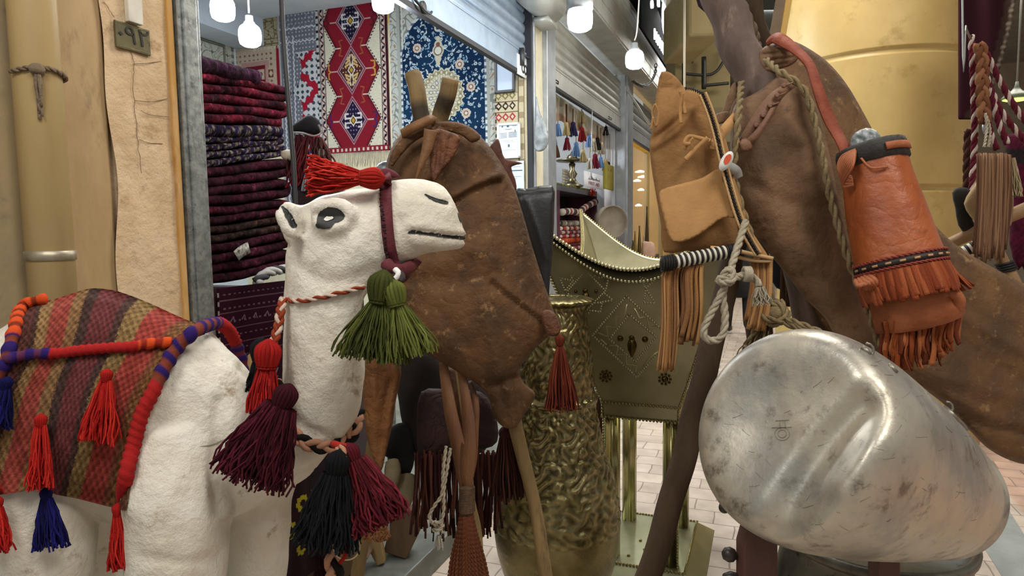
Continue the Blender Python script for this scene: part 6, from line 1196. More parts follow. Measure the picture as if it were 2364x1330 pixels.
mb = MB(); ribbon(mb, [P(1792, 88, 1.50), P(1832, 112, 1.47), P(1868, 148, 1.43), P(1885, 195, 1.40), P(1902, 245, 1.39), P(1922, 290, 1.375), P(1945, 332, 1.345), P(1952, 358, 1.335)], [.03, .028, .024, .024, .026, .028, .026, .02], -fw+rt*.2, .004); ribbon(mb, [P(1770, 100, 1.52), P(1792, 86, 1.50), P(1815, 98, 1.49), P(1840, 120, 1.47)], [.012, .03, .03, .02], -fw+up*.5, .004); mb.build('shoulder_strap', mat('red_leather', '#84402d', '#954f38', 20, .7, bump=.4, bscale=90, spec=.3), t)
mb = MB()
for k in range(9): ribbon(mb, [ring(.063, .0, -.9), ring(.075, .006+.003*k, -1.25)-fw*.004*k, ring(.085, .03+.004*k, -1.3), ring(.07, .05+.002*k, -1.15)], .005, -fw+up*random.uniform(-.5, .5), .002)
ribbon(mb, [ring(.066, .02, -.8), ring(.072, .045, -.6), ring(.068, .05, -.2)], .004, -fw, .002); mb.build('tie_bundle', m_or2, t)
mb = MB(); 
for r_, h_ in ((.0815, Lq-.012), (.0815, Lq+.006)): rope(mb, [ring(r_, h_, a) for a in np.linspace(-1.9, 1.9, 30)], .003, 2, 6, smooth=2)
mb.build('red_braid', mat('red_braid', '#84362a', rough=.7), t)
mb = MB(); ribbon(mb, [ring(.081, Lq-.003, a) for a in np.linspace(-1.9, 1.9, 30)], .011, fr_, .003, n=2); mb.build('dark_band', mat('dark_band', '#241a16', rough=.6), t)
mb = MB()
for a in np.linspace(-1.6, 1.6, 12): q_ = [ring(.0835, Lq-.003, a+da) for da in (-.06, .06)]; ribbon(mb, [q_[0], (q_[0]+q_[1])/2, q_[1]], .004, fr_, .002, n=2)
mb.build('pale_stitch', mat('pale_stitch', '#b58d63', rough=.7), t)
mb = MB()
for k in range(44):
    a = -1.7+3.4*k/43+random.uniform(-.03, .03); p0 = ring(.080, Lq+.008, a); out_ = math.cos(a)*fr_+math.sin(a)*sd_; L = random.uniform(.055, .068); fl = random.uniform(.1, .3)+(.35 if a > .9 else 0)
    ribbon(mb, [p0, p0+ax*L*.5+out_*.006+sd_*.006*fl, p0+ax*L*.95+out_*.014*fl*2+sd_*.02*fl], random.uniform(.008, .011), out_, .002, tuple(np.array(hx(random.choice(['#94492a', '#a05634', '#823c22'])))), n=4)
mb.build('upper_fringe', m_frs, t)
A2, A3 = P(2088, 640, 1.325), P(2122, 745, 1.32); mb = MB(); ax2 = nrm(A3-A2); lathe(mb, A2, ax2, [(.06, 0), (.07, .002), (.076, .04), (.08, np.linalg.norm(A3-A2)), (.06, np.linalg.norm(A3-A2)+.006)], 40, fn=lambda a, h: 1+.03*math.sin(a*5+h*30)+.02*math.sin(a*9)); mb.build('lower_tier', m_or2, t)
mb = MB()
for k in range(70):
    x0 = 2030+random.uniform(0, 190); y0 = 742-(x0-2030)*.22+random.uniform(0, 8); dd_ = 1.27+.0000052*(x0-2120)**2+random.uniform(-.006, .012); L = random.uniform(85, 130)*(1 if x0 < 2190 else .8); c_ = random.uniform(-14, 14)
    ribbon(mb, [P(x0, y0, dd_), P(x0+c_*.6, y0+L*.35, dd_+.004), P(x0+c_*.2-4, y0+L*.7, dd_), P(x0+c_, y0+L, dd_+random.uniform(0, .02))], random.uniform(.006, .011), -fw+rt*random.uniform(-1.2, 1.2), .002, tuple(np.array(hx(random.choice(['#84401f', '#94502c', '#6d3420', '#a5603a'])))), n=4, twist=random.uniform(-1, 1))
mb.build('lower_fringe', m_frs, t)
mb = MB()
for k in range(5): tube(mb, spl([P(1975+k*7, 648-k*3, 1.29), P(1982+k*9, 660-k*4, 1.265), P(1996+k*8, 655+k*2, 1.27), P(2000+k*8, 668, 1.28)], 4), .005, 5)
mb.build('curled_scrap', m_or2, t); mb = MB(); tube(mb, spl([P(2160, 690, 1.27), P(2190, 672, 1.25), P(2212, 690, 1.25), P(2205, 715, 1.26), P(2180, 712, 1.26)], 5), .012, 7); mb.build('curled_scrap', m_or2, t)
t = thing('clear_bottle', P(2000, 330, 1.345), 'crinkled clear plastic bottle top sticking out of the orange leather holder', 'bottle')
mb = MB(); puff(mb, [(1964, 322), (1974, 306), (2000, 295), (2024, 302), (2034, 320), (2030, 338), (1990, 345), (1966, 340)], 1.34, .8, .03, 3, 2, wob=.006, wsc=10, creases=[([(1975, 312), (2025, 318)], 3, .004), ([(1990, 300), (2000, 335)], 3, -.004)]); mb.build('crumpled_plastic', mat('clear_plastic', '#c9d2d4', '#8f9a9d', 60, .15, bump=.4, bscale=80, trans=.35), t)
# ================= aluminium pot on a stand
m_alp = mat('scratched_aluminium', '#a19f97', '#c6bfae', 7, .44, .7, bump=.14, bscale=30, c3='#7d766a', s3=19, a3=.45, rvar=.12, detail=10, lo=.38, hi=.6)
Pc = P(1795, 982, 1.05); vr = nrm(ray(1795, 982)); sdir = nrm((.916*rt-.40*up)-vr*np.dot(.92*rt-.38*up, vr)); PHI = math.radians(36); pax = vr*math.cos(PHI)+sdir*math.sin(PHI)
R1 = .176; prf = [(.001, .002), (.04, .0), (.08, -.004), (.115, -.007), (.138, -.003), (.155, .010), (.166, .030), (.172, .058), (.175, .085), (.176, .12), (.174, .2), (.168, .28), (.160, .34), (.152, .375), (.146, .392), (.148, .40), (.150, .405), (.146, .409), (.138, .405), (.13, .39)]
pp = spl([(r*1.05*(1-.25*max(0, h)/.4), 0, h*(1.33 if h > 0 else 1)) for r, h in prf], 5); mb = MB(); x_, y_, a_ = axes(pax); n_ = 110; vs = []
for r, _, h in pp:
    for j in range(n_): th = 2*math.pi*j/n_; vs.append(Pc+pax*h+r*(math.cos(th)*x_+math.sin(th)*y_))
vs = np.array(vs); pj = np.array([proj(v)[:2] for v in vs]); hh = ((vs-Pc)@pax); capm = np.clip((.05-hh)/.05, 0, 1)
lv = np.array([1965-1767, 905-1193.]); ll = np.linalg.norm(lv); lv /= ll; ln_ = np.array([-lv[1], lv[0]]); sd = (pj-np.array([1767, 1193.]))@ln_; al = (pj-np.array([1767, 1193.]))@lv/ll; sd = sd+14*np.sin(al*3.1)
gs = np.where(sd < 18, np.exp(-((sd-18)/24)**2), np.exp(-((sd-18)/75)**2))*np.exp(-(np.maximum(0, np.maximum(-.02-al, al-.95))/.14)**2)
dn = .026*gs+.010*np.exp(-(seg_d(pj[:, 0], pj[:, 1], [(1760, 990), (1800, 930), (1900, 880)])/75)**2)-.008*np.exp(-(seg_d(pj[:, 0], pj[:, 1], [(1960, 1130), (2020, 1050)])/45)**2)
vs = vs+pax*(dn*capm)[:, None]
side = np.clip((hh-.05)/.05, 0, 1)*.006*(np.exp(-(seg_d(pj[:, 0], pj[:, 1], [(2130, 1180), (2200, 1050), (2280, 1090)])/50)**2)); vs = vs+(-fw)*(-side)[:, None]
k_ = len(pp); fs = [(i*n_+j, i*n_+(j+1) % n_, (i+1)*n_+(j+1) % n_, (i+1)*n_+j) for i in range(k_-1) for j in range(n_)]+[tuple(range(n_))[::-1]]
t = thing('aluminium_pot', Pc+pax*.2-Zv*.17, 'large dented aluminium pot lying on its side with its bottom towards the viewer', 'pot')
mb.add(vs, fs); mb.build('vessel', m_alp, t)
pbv = BVHTree.FromPolygons([Vector(v) for v in vs], fs)
def onpot(x, y, off=.0005): return hit(x, y, off, pbv)[0]
mb = MB()
def scratch(pl, r=.0004):
    q_ = [onpot(x, y, .0003) for x, y in pl]; q_ = [v for v in q_ if v is not None]
    if len(q_) > 1: tube(mb, q_, r, 4)
for a0 in range(1):
    scratch([(1806+17*math.cos(a), 1002+15*math.sin(a)) for a in np.linspace(0, 6.283, 20)]); scratch([(1806+10*math.cos(a), 1002+9*math.sin(a)) for a in np.linspace(0, 6.283, 16)])
scratch([(1782, 988), (1828, 986)]); scratch([(1800, 975), (1802, 990)]); scratch([(1812, 973), (1814, 988)]); scratch([(1790, 972), (1822, 970)])
for k in range(70):
    x, y = random.uniform(1640, 2260), random.uniform(830, 1230); a = random.uniform(-1, 1); l = random.uniform(6, 28); scratch([(x, y), (x+l*.5*math.cos(a), y+l*.5*math.sin(a)+1), (x+l*math.cos(a), y+l*math.sin(a))], random.uniform(.00015, .0003))
o = mb.build('stamp_and_scratches', mat('scratch_dark', '#7d786c', rough=.5, metal=.6), t); o['kind'] = 'stuff'
for pl in ([(2000, 812), (2022, 822), (2045, 838), (2060, 852)], [(2188, 945), (2205, 955), (2225, 968), (2240, 985)]):
    mb = MB(); q_ = [vs[np.argmin(((pj-np.array([x, y]))**2).sum(1)+1e3*(hh < .02))] for x, y in pl]; q_ = [v+up*.002 for v in q_]; ribbon(mb, q_, .016, nrm(up*.6+rt*.5-fw*.4), .006)
    tube(mb, [q_[0]+.011*(math.cos(a)*up+math.sin(a)*rt) for a in np.linspace(0, 5, 10)], .0022, 5)
    mb.build('riveted_lug', mat('pot_lug', '#8d877a', rough=.45, metal=.7), t)
# stand and lower pot
m_rw = mat('reddish_wood', '#4a2c25', '#5d3a30', 8, .6, stretch=(1, 1, .25), bump=.3, bscale=50, c3='#7d5a4c', s3=16, a3=.2)
t = thing('wooden_stand', P(1760, 1330, 1.2)*np.array([1, 1, 0]), 'reddish wooden stand with a knobbed rail holding up the aluminium pot', 'stand')
def plank(pts, d0, d1, name): 
    f_ = [P(x, y, d0) for x, y in pts]; b_ = [q_+fw*(d1-d0) for q_ in f_]; n = len(f_); mb = MB()
    for q_ in (f_, b_): q_[-1][2] = max(0, q_[-1][2])
    mb.add(f_+b_, [tuple(range(n))[::-1], tuple(range(n, 2*n))]+[(i, (i+1) % n, n+(i+1) % n, n+i) for i in range(n)]); return mb.build(name, m_rw, t, bevel=.004)
fl_ = lambda x, d: (x, H/2+FP*0+ (proj(np.array([*P(x, 1900, d)[:2], 0.0]))[1]))
yb = min(np.linspace(1400, 2600, 241), key=lambda y: abs(P(1760, y, 1.13)[2])); yb2 = min(np.linspace(1400, 2600, 241), key=lambda y: abs(P(2060, y, 1.25)[2]))
plank([(1730, 1212), (1790, 1232), (1797, 1260), (1797, yb), (1716, yb), (1716, 1262)], 1.13, 1.17, 'leg'); plank([(2028, 1278), (2072, 1276), (2080, 1300), (2086, yb2), (2020, yb2)], 1.25, 1.29, 'leg')
mb = MB(); r0_, r1_ = P(1722, 1290, 1.16), P(1690, 1282, 1.16); lathe(mb, r0_, r1_-r0_, [(.006, -.03), (.006, .004), (.010, .006), (.010, .010), (.005, .012), (.006, .018), (.011, .022), (.013, .030), (.010, .038), (.003, .042)], 16); mb.build('knob', mat('dark_knob', '#3a3431', rough=.4, metal=.3), t)
mb = MB(); r0_, r1_ = P(1715, 1340, 1.16), P(1668, 1332, 1.16); lathe(mb, r0_, r1_-r0_, [(.006, -.02), (.006, .004), (.011, .012), (.012, .022), (.006, .034)], 14); mb.build('knob', mat('dark_knob', '#3a3431'), t); mb = MB(); ball(mb, P(1672, 1172, 1.3), .011, 10, 8); tube(mb, [P(1672, 1172, 1.3), P(1725, 1200, 1.2)], .005, 8); mb.build('knob', mat('dark_knob', '#3a3431'), t)
lpc = P(2015, 1262, 1.56); lpc[2] = 0; lr = 220*1.56/FP; zt_ = P(2015, 1272, 1.36)[2]
t = thing('tarnished_cauldron', lpc, 'dark tarnished metal cauldron standing under the aluminium pot', 'cauldron')
mb = MB(); lathe(mb, lpc, Zv, [(r_, h_*1.30) for r_, h_ in [(.12, 0), (.18, .01), (.20, .06), (.21, .15), (.21, .34), (.205, .42), (.195, .455), (.190, .47), (.196, .478), (.206, .482), (.208, .492), (.198, .498), (.185, .49), (.175, .46)]], 60); mb.build('vessel', mat('tarnished_metal', '#5d594e', '#767368', 10, .42, .75, bump=.15, bscale=50, c3='#322c24', s3=30, a3=.35), t)
# ================= yellow column
m_col = mat('yellow_column', '#b4985a', '#c0a466', 3, .45, bump=.04, bscale=30, c3='#a4874a', s3=5, a3=.3)
cc_ = P(2012, 500, 4.25); cR = 196*4.25/FP; base_ = np.array([cc_[0], cc_[1], 0]); zA = P(2012, 118, 4.25-cR)[2]; zB_ = P(2012, 434, 4.25-cR)[2]
prf = [(cR*1.15, 0), (cR*1.15, .27), (cR*1.15, .28), (cR*1.04, .30), (cR*1.035, .33), (cR*1.02, .95)]
for zg in (zB_, zA): prf += [(cR, zg-.06), (cR, zg-.03), (cR, zg-.022), (cR*.982, zg-.014), (cR*.982, zg+.006), (cR*1.004, zg+.014), (cR*1.004, zg+.022), (cR*1.002, zg+.06)]
prf += [(cR*1.002, 4.5), (cR*1.002, 4.58)]
mb = MB(); lathe(mb, base_, Zv, prf, 72); o = mb.build('yellow_column', m_col); tag(o, 'thick round yellow painted column with shallow ring grooves', 'column')
pb_ = onZ(1870, 800); mb = MB(); q_ = P(1895, 712, 3.6)
lathe(mb, np.array([q_[0], q_[1]-.25, 0]), Zv, [(.20, 0), (.20, q_[2]-.03), (.21, q_[2]-.02), (.21, q_[2]), (.17, q_[2]+.001), (.165, q_[2]+.12), (.14, q_[2]+.125)], 40); o = mb.build('bollard', mat('olive_bollard', '#8d8250', '#a09560', 4, .5)); tag(o, 'olive yellow stepped bollard seen below the hide bag', 'bollard')
mb = MB(); f_ = [P(x, y, 3.0) for x, y in ((1798, -40), (1822, -40), (1800, 96), (1772, 100))]; b_ = [v+fw*.04+rt*.02 for v in f_]; mb.add(f_+b_, [(3, 2, 1, 0), (4, 5, 6, 7), (0, 1, 5, 4), (1, 2, 6, 5), (2, 3, 7, 6), (3, 0, 4, 7)]); o = mb.build('hanging_board', mat('board_brown', '#6b5a44', '#7d6b52', 8, .7), smooth=False)
tag(o, 'narrow brown board hanging before the yellow column at the top', 'board')
mb = MB(); f_ = [P(x, y, 2.99) for x, y in ((1822, -40), (1836, -40), (1812, 96), (1800, 96))]; mb.add(f_+[v+fw*.03 for v in f_], [(3, 2, 1, 0), (4, 5, 6, 7), (0, 1, 5, 4), (1, 2, 6, 5), (2, 3, 7, 6), (3, 0, 4, 7)]); e_ = mb.build('yellow_edge', mat('edge_yellow', '#c59f50', rough=.6), None, smooth=False); e_.parent = o; e_.location = e_.location-o.location
# ================= goods at the right edge
out = [(2212, -30), (2350, -30), (2335, 60), (2318, 130), (2292, 210), (2268, 262), (2250, 276), (2212, 276)]
mb = MB(); puff(mb, out, lambda x, y: 3.1+.012*math.sin(x*.09), .08, .012, 6, 1, col=lambda x, y: hx('#2f0f19') if seg_d(np.array(x), np.array(y), out[1:7]) > 24 else (hx('#3a2b25') if seg_d(np.array(x), np.array(y), out[1:7]) > 10 else (hx('#8f8676') if int(y/7) % 2 else hx('#5d5348')))); o = mb.build('hanging_carpet', m_wool); tag(o, 'dark maroon carpet with a pale edging hanging beside the yellow column', 'carpet')
out = [(1596, -40), (1660, -40), (1655, 20), (1640, 28), (1632, 33), (1612, 15)]
mb = MB(); puff(mb, out, 2.6, .1, .012, 4, 1); o = mb.build('hanging_textile', mat('purple_black', '#1d0d1a', '#2b1626', 20, .95)); tag(o, 'corner of a dark purple textile at the top beside the thick pole', 'textile')
t = thing('fringed_shoulder_bag', P(2290, 610, 2.0), 'tan leather bag with brown fringes and fleece trim hanging at the right edge', 'bag')
mb = MB(); puff(mb, [(2225, 470), (2240, 440), (2262, 410), (2300, 360), (2330, 365), (2340, 420), (2335, 520), (2300, 530), (2262, 520), (2240, 500)], 2.05, .5, .05, 4, 2); mb.build('body', mat('tan_flap', '#8d7250', '#a0845e', 14, .8, bump=.3), t)
mb = MB(); puff(mb, [(2198, 445), (2215, 432), (2245, 440), (2252, 470), (2242, 500), (2255, 530), (2235, 545), (2212, 520), (2205, 480)], 2.1, .5, .04, 4, 2); mb.build('black_lining', mat('black_lining', '#16130f', '#221d17', 14, .8), t)
mb = MB()
for k in range(40): x0 = 2256+k*1.85; ribbon(mb, [P(x0, 357, 1.99), P(x0+2, 370, 1.965), P(x0+random.uniform(-3, 3), 470, 1.965), P(x0-6+random.uniform(-5, 5), random.uniform(560, 610), 1.97)], random.uniform(.007, .012), -fw+rt*random.uniform(-.8, .8), .002, tuple(np.array(hx(random.choice(['#6b4c38', '#7d5c44', '#8d6d52', '#5a3e2e'])))), n=4)
mb.build('fringe', m_frs, t)
mb = MB(); strands(mb, P(2334, 365, 2.0), (.1, 0, -1), .12, .01, .022, 160, .002, wav=.006, cols=[hx('#bba98a'), hx('#a5946f')]); mb.build('fleece_trim', m_frs, t)
mb = MB(); 
for k in range(2): rope(mb, [P(2272+k*10, 340, 2.02), P(2278+k*8, 300, 2.03), P(2275, 262, 2.03)], .004, 2, 6)
mb.build('hanging_cord', m_rope, t)
t = thing('leather_braid', P(2268, 275, 2.05), 'thick brown plaited leather handle hanging among striped cords', 'braid')
mb = MB(); braid(mb, [P(2262, 100, 2.05), P(2268, 150, 2.05), P(2268, 220, 2.05), P(2274, 285, 2.05)], .020, [hx('#7d5238'), hx('#6b432c'), hx('#8a5f42')], flatdir=-fw); mb.build('plait', m_fr, t)
mb = MB(); tube(mb, [P(2275, 292, 2.05)+.013*(math.cos(a)*rt*.5+math.sin(a)*up*1.6) for a in np.linspace(0, 6.28, 18)], .0035, 6); mb.build('steel_ring', mat('ring_silver', '#c9ccd0', rough=.2, metal=.95), t)
W2, M2 = hx('#c2b2a8'), hx('#5d1c2a')
for pts, lab in (([(2242, 82), (2246, 160), (2250, 300), (2246, 400), (2240, 505)], 'striped maroon and white cord hanging left of the plaited handle'), ([(2270, 150), (2290, 215), (2320, 270), (2375, 335)], 'striped maroon and white cord slanting lowest to the right edge'), ([(2272, 170), (2292, 235), (2308, 290), (2326, 332)], 'striped maroon and white cord curving just right of the plaited handle'), ([(2280, 280), (2290, 320), (2302, 345)], 'short striped maroon and white cord by the fringed bag'), ([(2270, 110), (2310, 190), (2345, 250), (2385, 300)], 'striped maroon and white cord slanting uppermost to the right edge')):
    mb = MB(); rope(mb, [P(x, y, 2.10) for x, y in pts], .0095, 3, 6, [W2, M2, M2]); tag(mb.build('striped_rope', m_fr), lab, 'cord', 'striped cords at the right edge')
mb = MB(); rope(mb, [P(2238, 300, 2.14), P(2236, 400, 2.14), P(2232, 510, 2.14)], .016, 3, 6, [hx('#4a2a22'), hx('#3a201a')]); tag(mb.build('dark_braid', m_fr), 'dark brown braid hanging behind the striped cords', 'braid')
mb = MB(); tube(mb, spl([P(2210, -2200, 2.0), P(2222, -20, 2.0), P(2230, 60, 2.0), P(2242, 90, 2.04)], 5), .003, 5); tag(mb.build('steel_wire', mat('grey_wire', '#8d8d88', rough=.4, metal=.6)), 'thin grey wire running down to the striped cords', 'wire')
pole([(2170, 572, 2.12), (2230, 546, 2.10), (2300, 512, 2.08), (2380, 478, 2.06), (2460, 446, 2.04)], [.018, .02, .022], mat('smooth_pole', '#8a6a48', '#9d7d58', 10, .6), 'smooth tan pole behind the fringed bag at the right edge', wob=.001)
pole([(2290, 560, 2.0), (2320, 612, 2.0), (2360, 690, 2.0), (2420, 800, 2.02)], [.017, .018, .02], mat('smooth_pole', '#8a6a48'), 'tan wooden leg with a black binding at the right edge', wob=.001)
mb = MB()
for k in range(4): q_ = P(2318+k*3, 608+k*5, 2.0); tube(mb, [q_+.021*(math.cos(a)*rt+math.sin(a)*fw)+up*.006*math.cos(a) for a in np.linspace(0, 6.28, 14)], .004, 5)
tag(mb.build('black_binding', mat('black_wrap', '#15130f')), 'black leather binding tied round the tan wooden leg', 'binding')
b0, b1 = P(2212, 588, 2.03), P(2275, 556, 2.0); wh, bl = MB(), MB()
for k in range(10): lathe(bl if k % 2 else wh, b0+(b1-b0)*k/10, b1-b0, [(.015, 0), (.0165, .001), (.0165, np.linalg.norm(b1-b0)/10), (.012, np.linalg.norm(b1-b0)/10+.0005)], 16)
t = thing('striped_bar', b0, 'black and white striped bar below the fringed bag at the right edge', 'bar'); wh.build('white_wrap', mat('white_wrap', '#d5cfbf'), t); bl.build('black_wrap', mat('black_wrap', '#15130f'), t)
mb = MB(); out = [(2322, 322), (2345, 308), (2400, 315), (2440, 420), (2480, 1200), (2470, 1650), (2400, 1650), (2395, 1000), (2370, 640), (2350, 625), (2330, 560), (2335, 450), (2325, 390)]
puff(mb, out, 2.3, .35, .06, 6, 2, col=lambda x, y: np.array(hx('#4a1028'))*random.uniform(.5, 1.3) if y < 345 or y > 380 else np.array(hx('#241c20'))*random.uniform(.6, 1.4), wob=.004, wsc=30); tag(mb.build('magenta_textile', m_wool), 'dark magenta woven textile heaped at the right edge', 'textile')
def pendant(x, y, d, r, cm, label, cord=.8):
    c = P(x, y, d); R = r*d/FP; t = thing('pendant_lamp', c, label, 'lamp'); mb = MB(); lathe(mb, c, Zv, [(R*.98, 0), (R, .004), (R*.75, R*.35), (R*.35, R*.62), (R*.15, R*.9), (R*.1, R*1.3)], 28); mb.build('shade', mat('shade_grey', '#6d7768', rough=.4), t)
    mb = MB(); lathe(mb, c-Zv*R*.06, Zv, [(.002, -R*.16), (R*.6, -R*.1), (R*.9, 0)], 24); mb.build('diffuser', cm, t); mb = MB(); tube(mb, [c+Zv*R*1.2, c+Zv*(R*1.2+cord)], .008, 6); mb.build('cord', mat('pale_cord', '#8d8d84', rough=.5), t)
m_lg = mat('glow_green', '#c4e870', emit=2.2); m_lw = mat('glow_warm', '#fff0cc', emit=3)
pendant(2346, 228, 5.5, 30, m_lg, 'green lit pendant lamp near the right edge'); pendant(2222, 305, 6.0, 17, m_lw, 'small warm pendant lamp right of the yellow column')
# ================= sign, ducts and pipes of the hall
so = .42; sa_ = onF(1473, 60, so)[0]; sb_ = onF(1561, 60, so)[0]; zb_s = onF(1561, 150, so)[2]
t = thing('shop_sign', Wd((sa_+sb_)/2, so, zb_s), 'black shop sign with glowing white lettering high on the shop row', 'sign')
mb = MB(); wbox(mb, sa_, sb_, so-.25, so, zb_s, 4.58); mb.build('sign_box', mat('sign_black', '#12161b', '#181d23', 4, .95, spec=.05), t, bevel=.01)
m_let = mat('lit_letter', '#f4f7ff', emit=4)
zl = onF(1548, 60, so)[2]; sm = (sa_+sb_)/2
text('arabic_lettering', '\ufe8e\ufe9f\ufe92\ufedf\ufe8d \ufe8a\ufee8\ufedf\ufe8e\ufe91', m_let, t, Wd(sm+.05, so+.01, zl+.2), Dv, Zv, 1.0, 1.0, .02)
text('latin_lettering', 'MONTALI.', m_let, t, Wd(sm-.12, so+.03, onF(1516, 100, so)[2]), Dv, Zv, .2, 1.5, .02)
mb = MB(); wbox(mb, sa_+.05, sb_-.9, so, so+.03, onF(1516, 100, so)[2]-.16, onF(1516, 100, so)[2]+.16); mb.build('sub_panel', mat('sign_panel', '#1d2226', rough=.95, spec=.05), t, bevel=.004)
m_duct = mat('beige_duct', '#95865c', '#a39468', 2, .7, c3='#6f6342', s3=4, a3=.2)
dq = lambda x, y, d: P(x, y, d)
def slab(name, x0, x1, y0, y1, d, th, m, label, cat, bv=.01):
    a, b_, c = P(x0, y1, d), P(x1, y1, d), P(x0, y0, d); a2 = np.array([b_[0]-a[0], 0, 0]); mb = MB(); obox(mb, a, a2, np.array([0, th, 0]), np.array([0, 0, c[2]-a[2]])); return tag(mb.build(name, m, bevel=bv), label, cat)
slab('ceiling_duct', 1590, 1668, -60, 84, 7.0, 1.2, m_duct, 'beige box duct under the hall ceiling behind the thick pole', 'duct', .03)
bk = slab('wall_middle', 1556, 1684, -60, 330, 8.6, .5, mat('bulkhead', '#7d7049', '#8a7d55', 1.5, .75), 'x', 'wall'); del bk['label']; del bk['category']; struct(bk)
mb = MB()
for pts, r in (([(1578, 90, 8.4), (1578, 260, 8.4)], .02), ([(1625, 132, 8.4), (1625, 205, 8.4)], .03), ([(1575, 170, 8.4), (1640, 172, 8.4), (1668, 145, 8.4), (1676, 110, 8.4)], .018), ([(1622, 198, 8.4), (1682, 192, 8.4)], .02), ([(1555, 125, 8.4), (1600, 143, 8.4)], .02)): tube(mb, spl([P(*q_) for q_ in pts], 6), r, 8)
tag(mb.build('black_pipework', mat('black_pipe', '#1f1f1d', rough=.5)), 'black pipes and cables fixed on the beige bulkhead', 'pipe')
mb = MB(); tube(mb, [P(1580, -30, 6.2), P(1580, 205, 6.2)], .012, 8); tag(mb.build('hanging_rod', mat('pale_rod', '#b5ac98', rough=.5)), 'thin pale rod hanging from the hall ceiling left of the thick pole', 'rod')
slab('grey_duct', 1700, 1812, -60, 70, 9.5, 1.5, mat('grey_duct_m', '#5d6464', '#6f7676', 2, .5, .3), 'grey metal duct under the ceiling beside the yellow column', 'duct', .05)
bk = slab('trim_8', 1572, 1690, 250, 330, 8.3, .28, mat('dark_beige', '#5a5236', '#6b6242', 2, .7), 'x', 'wall'); del bk['label']; del bk['category']; struct(bk)
s_, o_, z_ = onF(1500, 190, .34); mb = MB(); ch = spl([onplane(x, y, Nv*(.36-LF), Nv) for x, y in ((1462, 188), (1482, 198), (1500, 192), (1512, 170), (1514, 145))], 10); chr_, _ = resamp(ch, .045)
for i, q_ in enumerate(chr_[:-1]):
    d_ = nrm(chr_[i+1]-q_); w_ = nrm(np.cross(d_, Nv if i % 2 else Zv+Dv*.3)); tube(mb, [q_+d_*.035*math.cos(a)+w_*.018*math.sin(a) for a in np.linspace(0, 6.28, 10)], .007, 5)
tag(mb.build('shutter_chain', mat('chain_iron', '#4a4d4c', rough=.5, metal=.6)), 'dark pull chain sagging from the shutter housing', 'chain')
mb = MB(); tube(mb, [onplane(1446, 205, Nv*(.05-LF), Nv), onplane(1500, 288, Nv*(.3-LF), Nv)], .015, 8); tag(mb.build('support_rod', mat('white_rod', '#c2c6c6', rough=.4)), 'slanting white rod beside the third shop post', 'rod')
# plastic bag hung on the cream post
mb = MB(); o_b = .12; dpl = proj(onplane(1248, 300, Nv*(o_b-LF), Nv))[2]
puff(mb, [(1236, 228), (1240, 226), (1246, 258), (1258, 285), (1268, 315), (1262, 340), (1248, 350), (1234, 344), (1232, 310), (1236, 270)], dpl, .5, .07, 3, 2, wob=.02, wsc=14, creases=[([(1240, 240), (1250, 300), (1255, 330)], 3, -.02), ([(1245, 262), (1262, 318)], 3, .02)]); tag(mb.build('plastic_bag', mat('grey_plastic', '#8d9496', '#6f7678', 12, .25, bump=.5, bscale=30)), 'crumpled grey plastic bag hanging on the cream post', 'bag')
# ================= shop two goods
oV = -.22
mb = MB(); nseg = 60
def val(u, v):
    x = 1268+u*162; yt = 206+u*112; yb_ = 268+u*92+4*np.sin(u*26); y = yt+(yb_-yt)*v
    return np.array([onplane(a, b_, Nv*(oV-.02+.03*math.sin(a*.3)-LF), Nv) for a, b_ in zip(x, y)])
grid(mb, val, 60, 8, lambda u, v: [hx('#cfc8b4') if q_ < .74 else hx('#a98a72') for q_ in v]); vl = mb.build('valance', mat('valance_cloth', '#ffffff', rough=.9, attr=True)); tag(vl, 'cream cloth valance with tan hem across the second shop opening', 'valance')
cols = {'b': ['#5d7fb0', '#6b8dba'], 'c': ['#b5a478', '#a59468'], 'm': ['#6b1c2c', '#7d2434'], 'n': ['#2c2848', '#352f55'], 'k': ['#1f1c1c', '#2a2626'], 'w': ['#bdb5a2', '#aaa290'], 'r': ['#8a2424', '#7a1c1c'], 's': ['#5a3a28', '#4a2e20']}
names = {'b': 'sky blue', 'c': 'cream yellow', 'm': 'dark maroon', 'n': 'navy', 'k': 'black', 'w': 'off white', 'r': 'red', 's': 'brown'}
tl = [(1288, 300, 'b', 30, 'under the left end of the valance'), (1276, 318, 'b', 34, 'lowest beside the aluminium rail'), (1307, 298, 'c', 32, 'third along the valance'), (1323, 298, 'n', 34, 'beside the third cream one'), (1309, 332, 'm', 30, 'below the third cream one'), (1330, 345, 'b', 34, 'above the brass tray'), (1343, 270, 'c', 28, 'tied highest on the valance'), (1343, 310, 'r', 34, 'in the middle of the valance'), (1346, 360, 'c', 30, 'just right of the brass tray'), (1360, 325, 'b', 30, 'behind the white hook cord'), (1370, 335, 'w', 32, 'right of the white hook cord'), (1379, 332, 'k', 30, 'by the off white pair'), (1388, 342, 'w', 30, 'right of the black one'), (1374, 372, 'm', 34, 'above the paper sign'), (1387, 375, 'b', 26, 'above the yellow pouch on the left'), (1398, 380, 'c', 28, 'above the yellow pouch on the right'), (1399, 302, 'k', 22, 'hung alone on the valance at right'), (1416, 352, 'b', 24, 'near the right end of the valance'), (1424, 362, 'w', 24, 'last along the valance'), (1421, 392, 'm', 24, 'hung low on the cool white wall'), (1280, 345, 's', 40, 'below the lowest blue one'), (1362, 378, 'w', 26, 'on the white hook cord'), (1404, 385, 'k', 24, 'on the yellow pouch'), (1408, 398, 'w', 24, 'low beside the yellow pouch')]
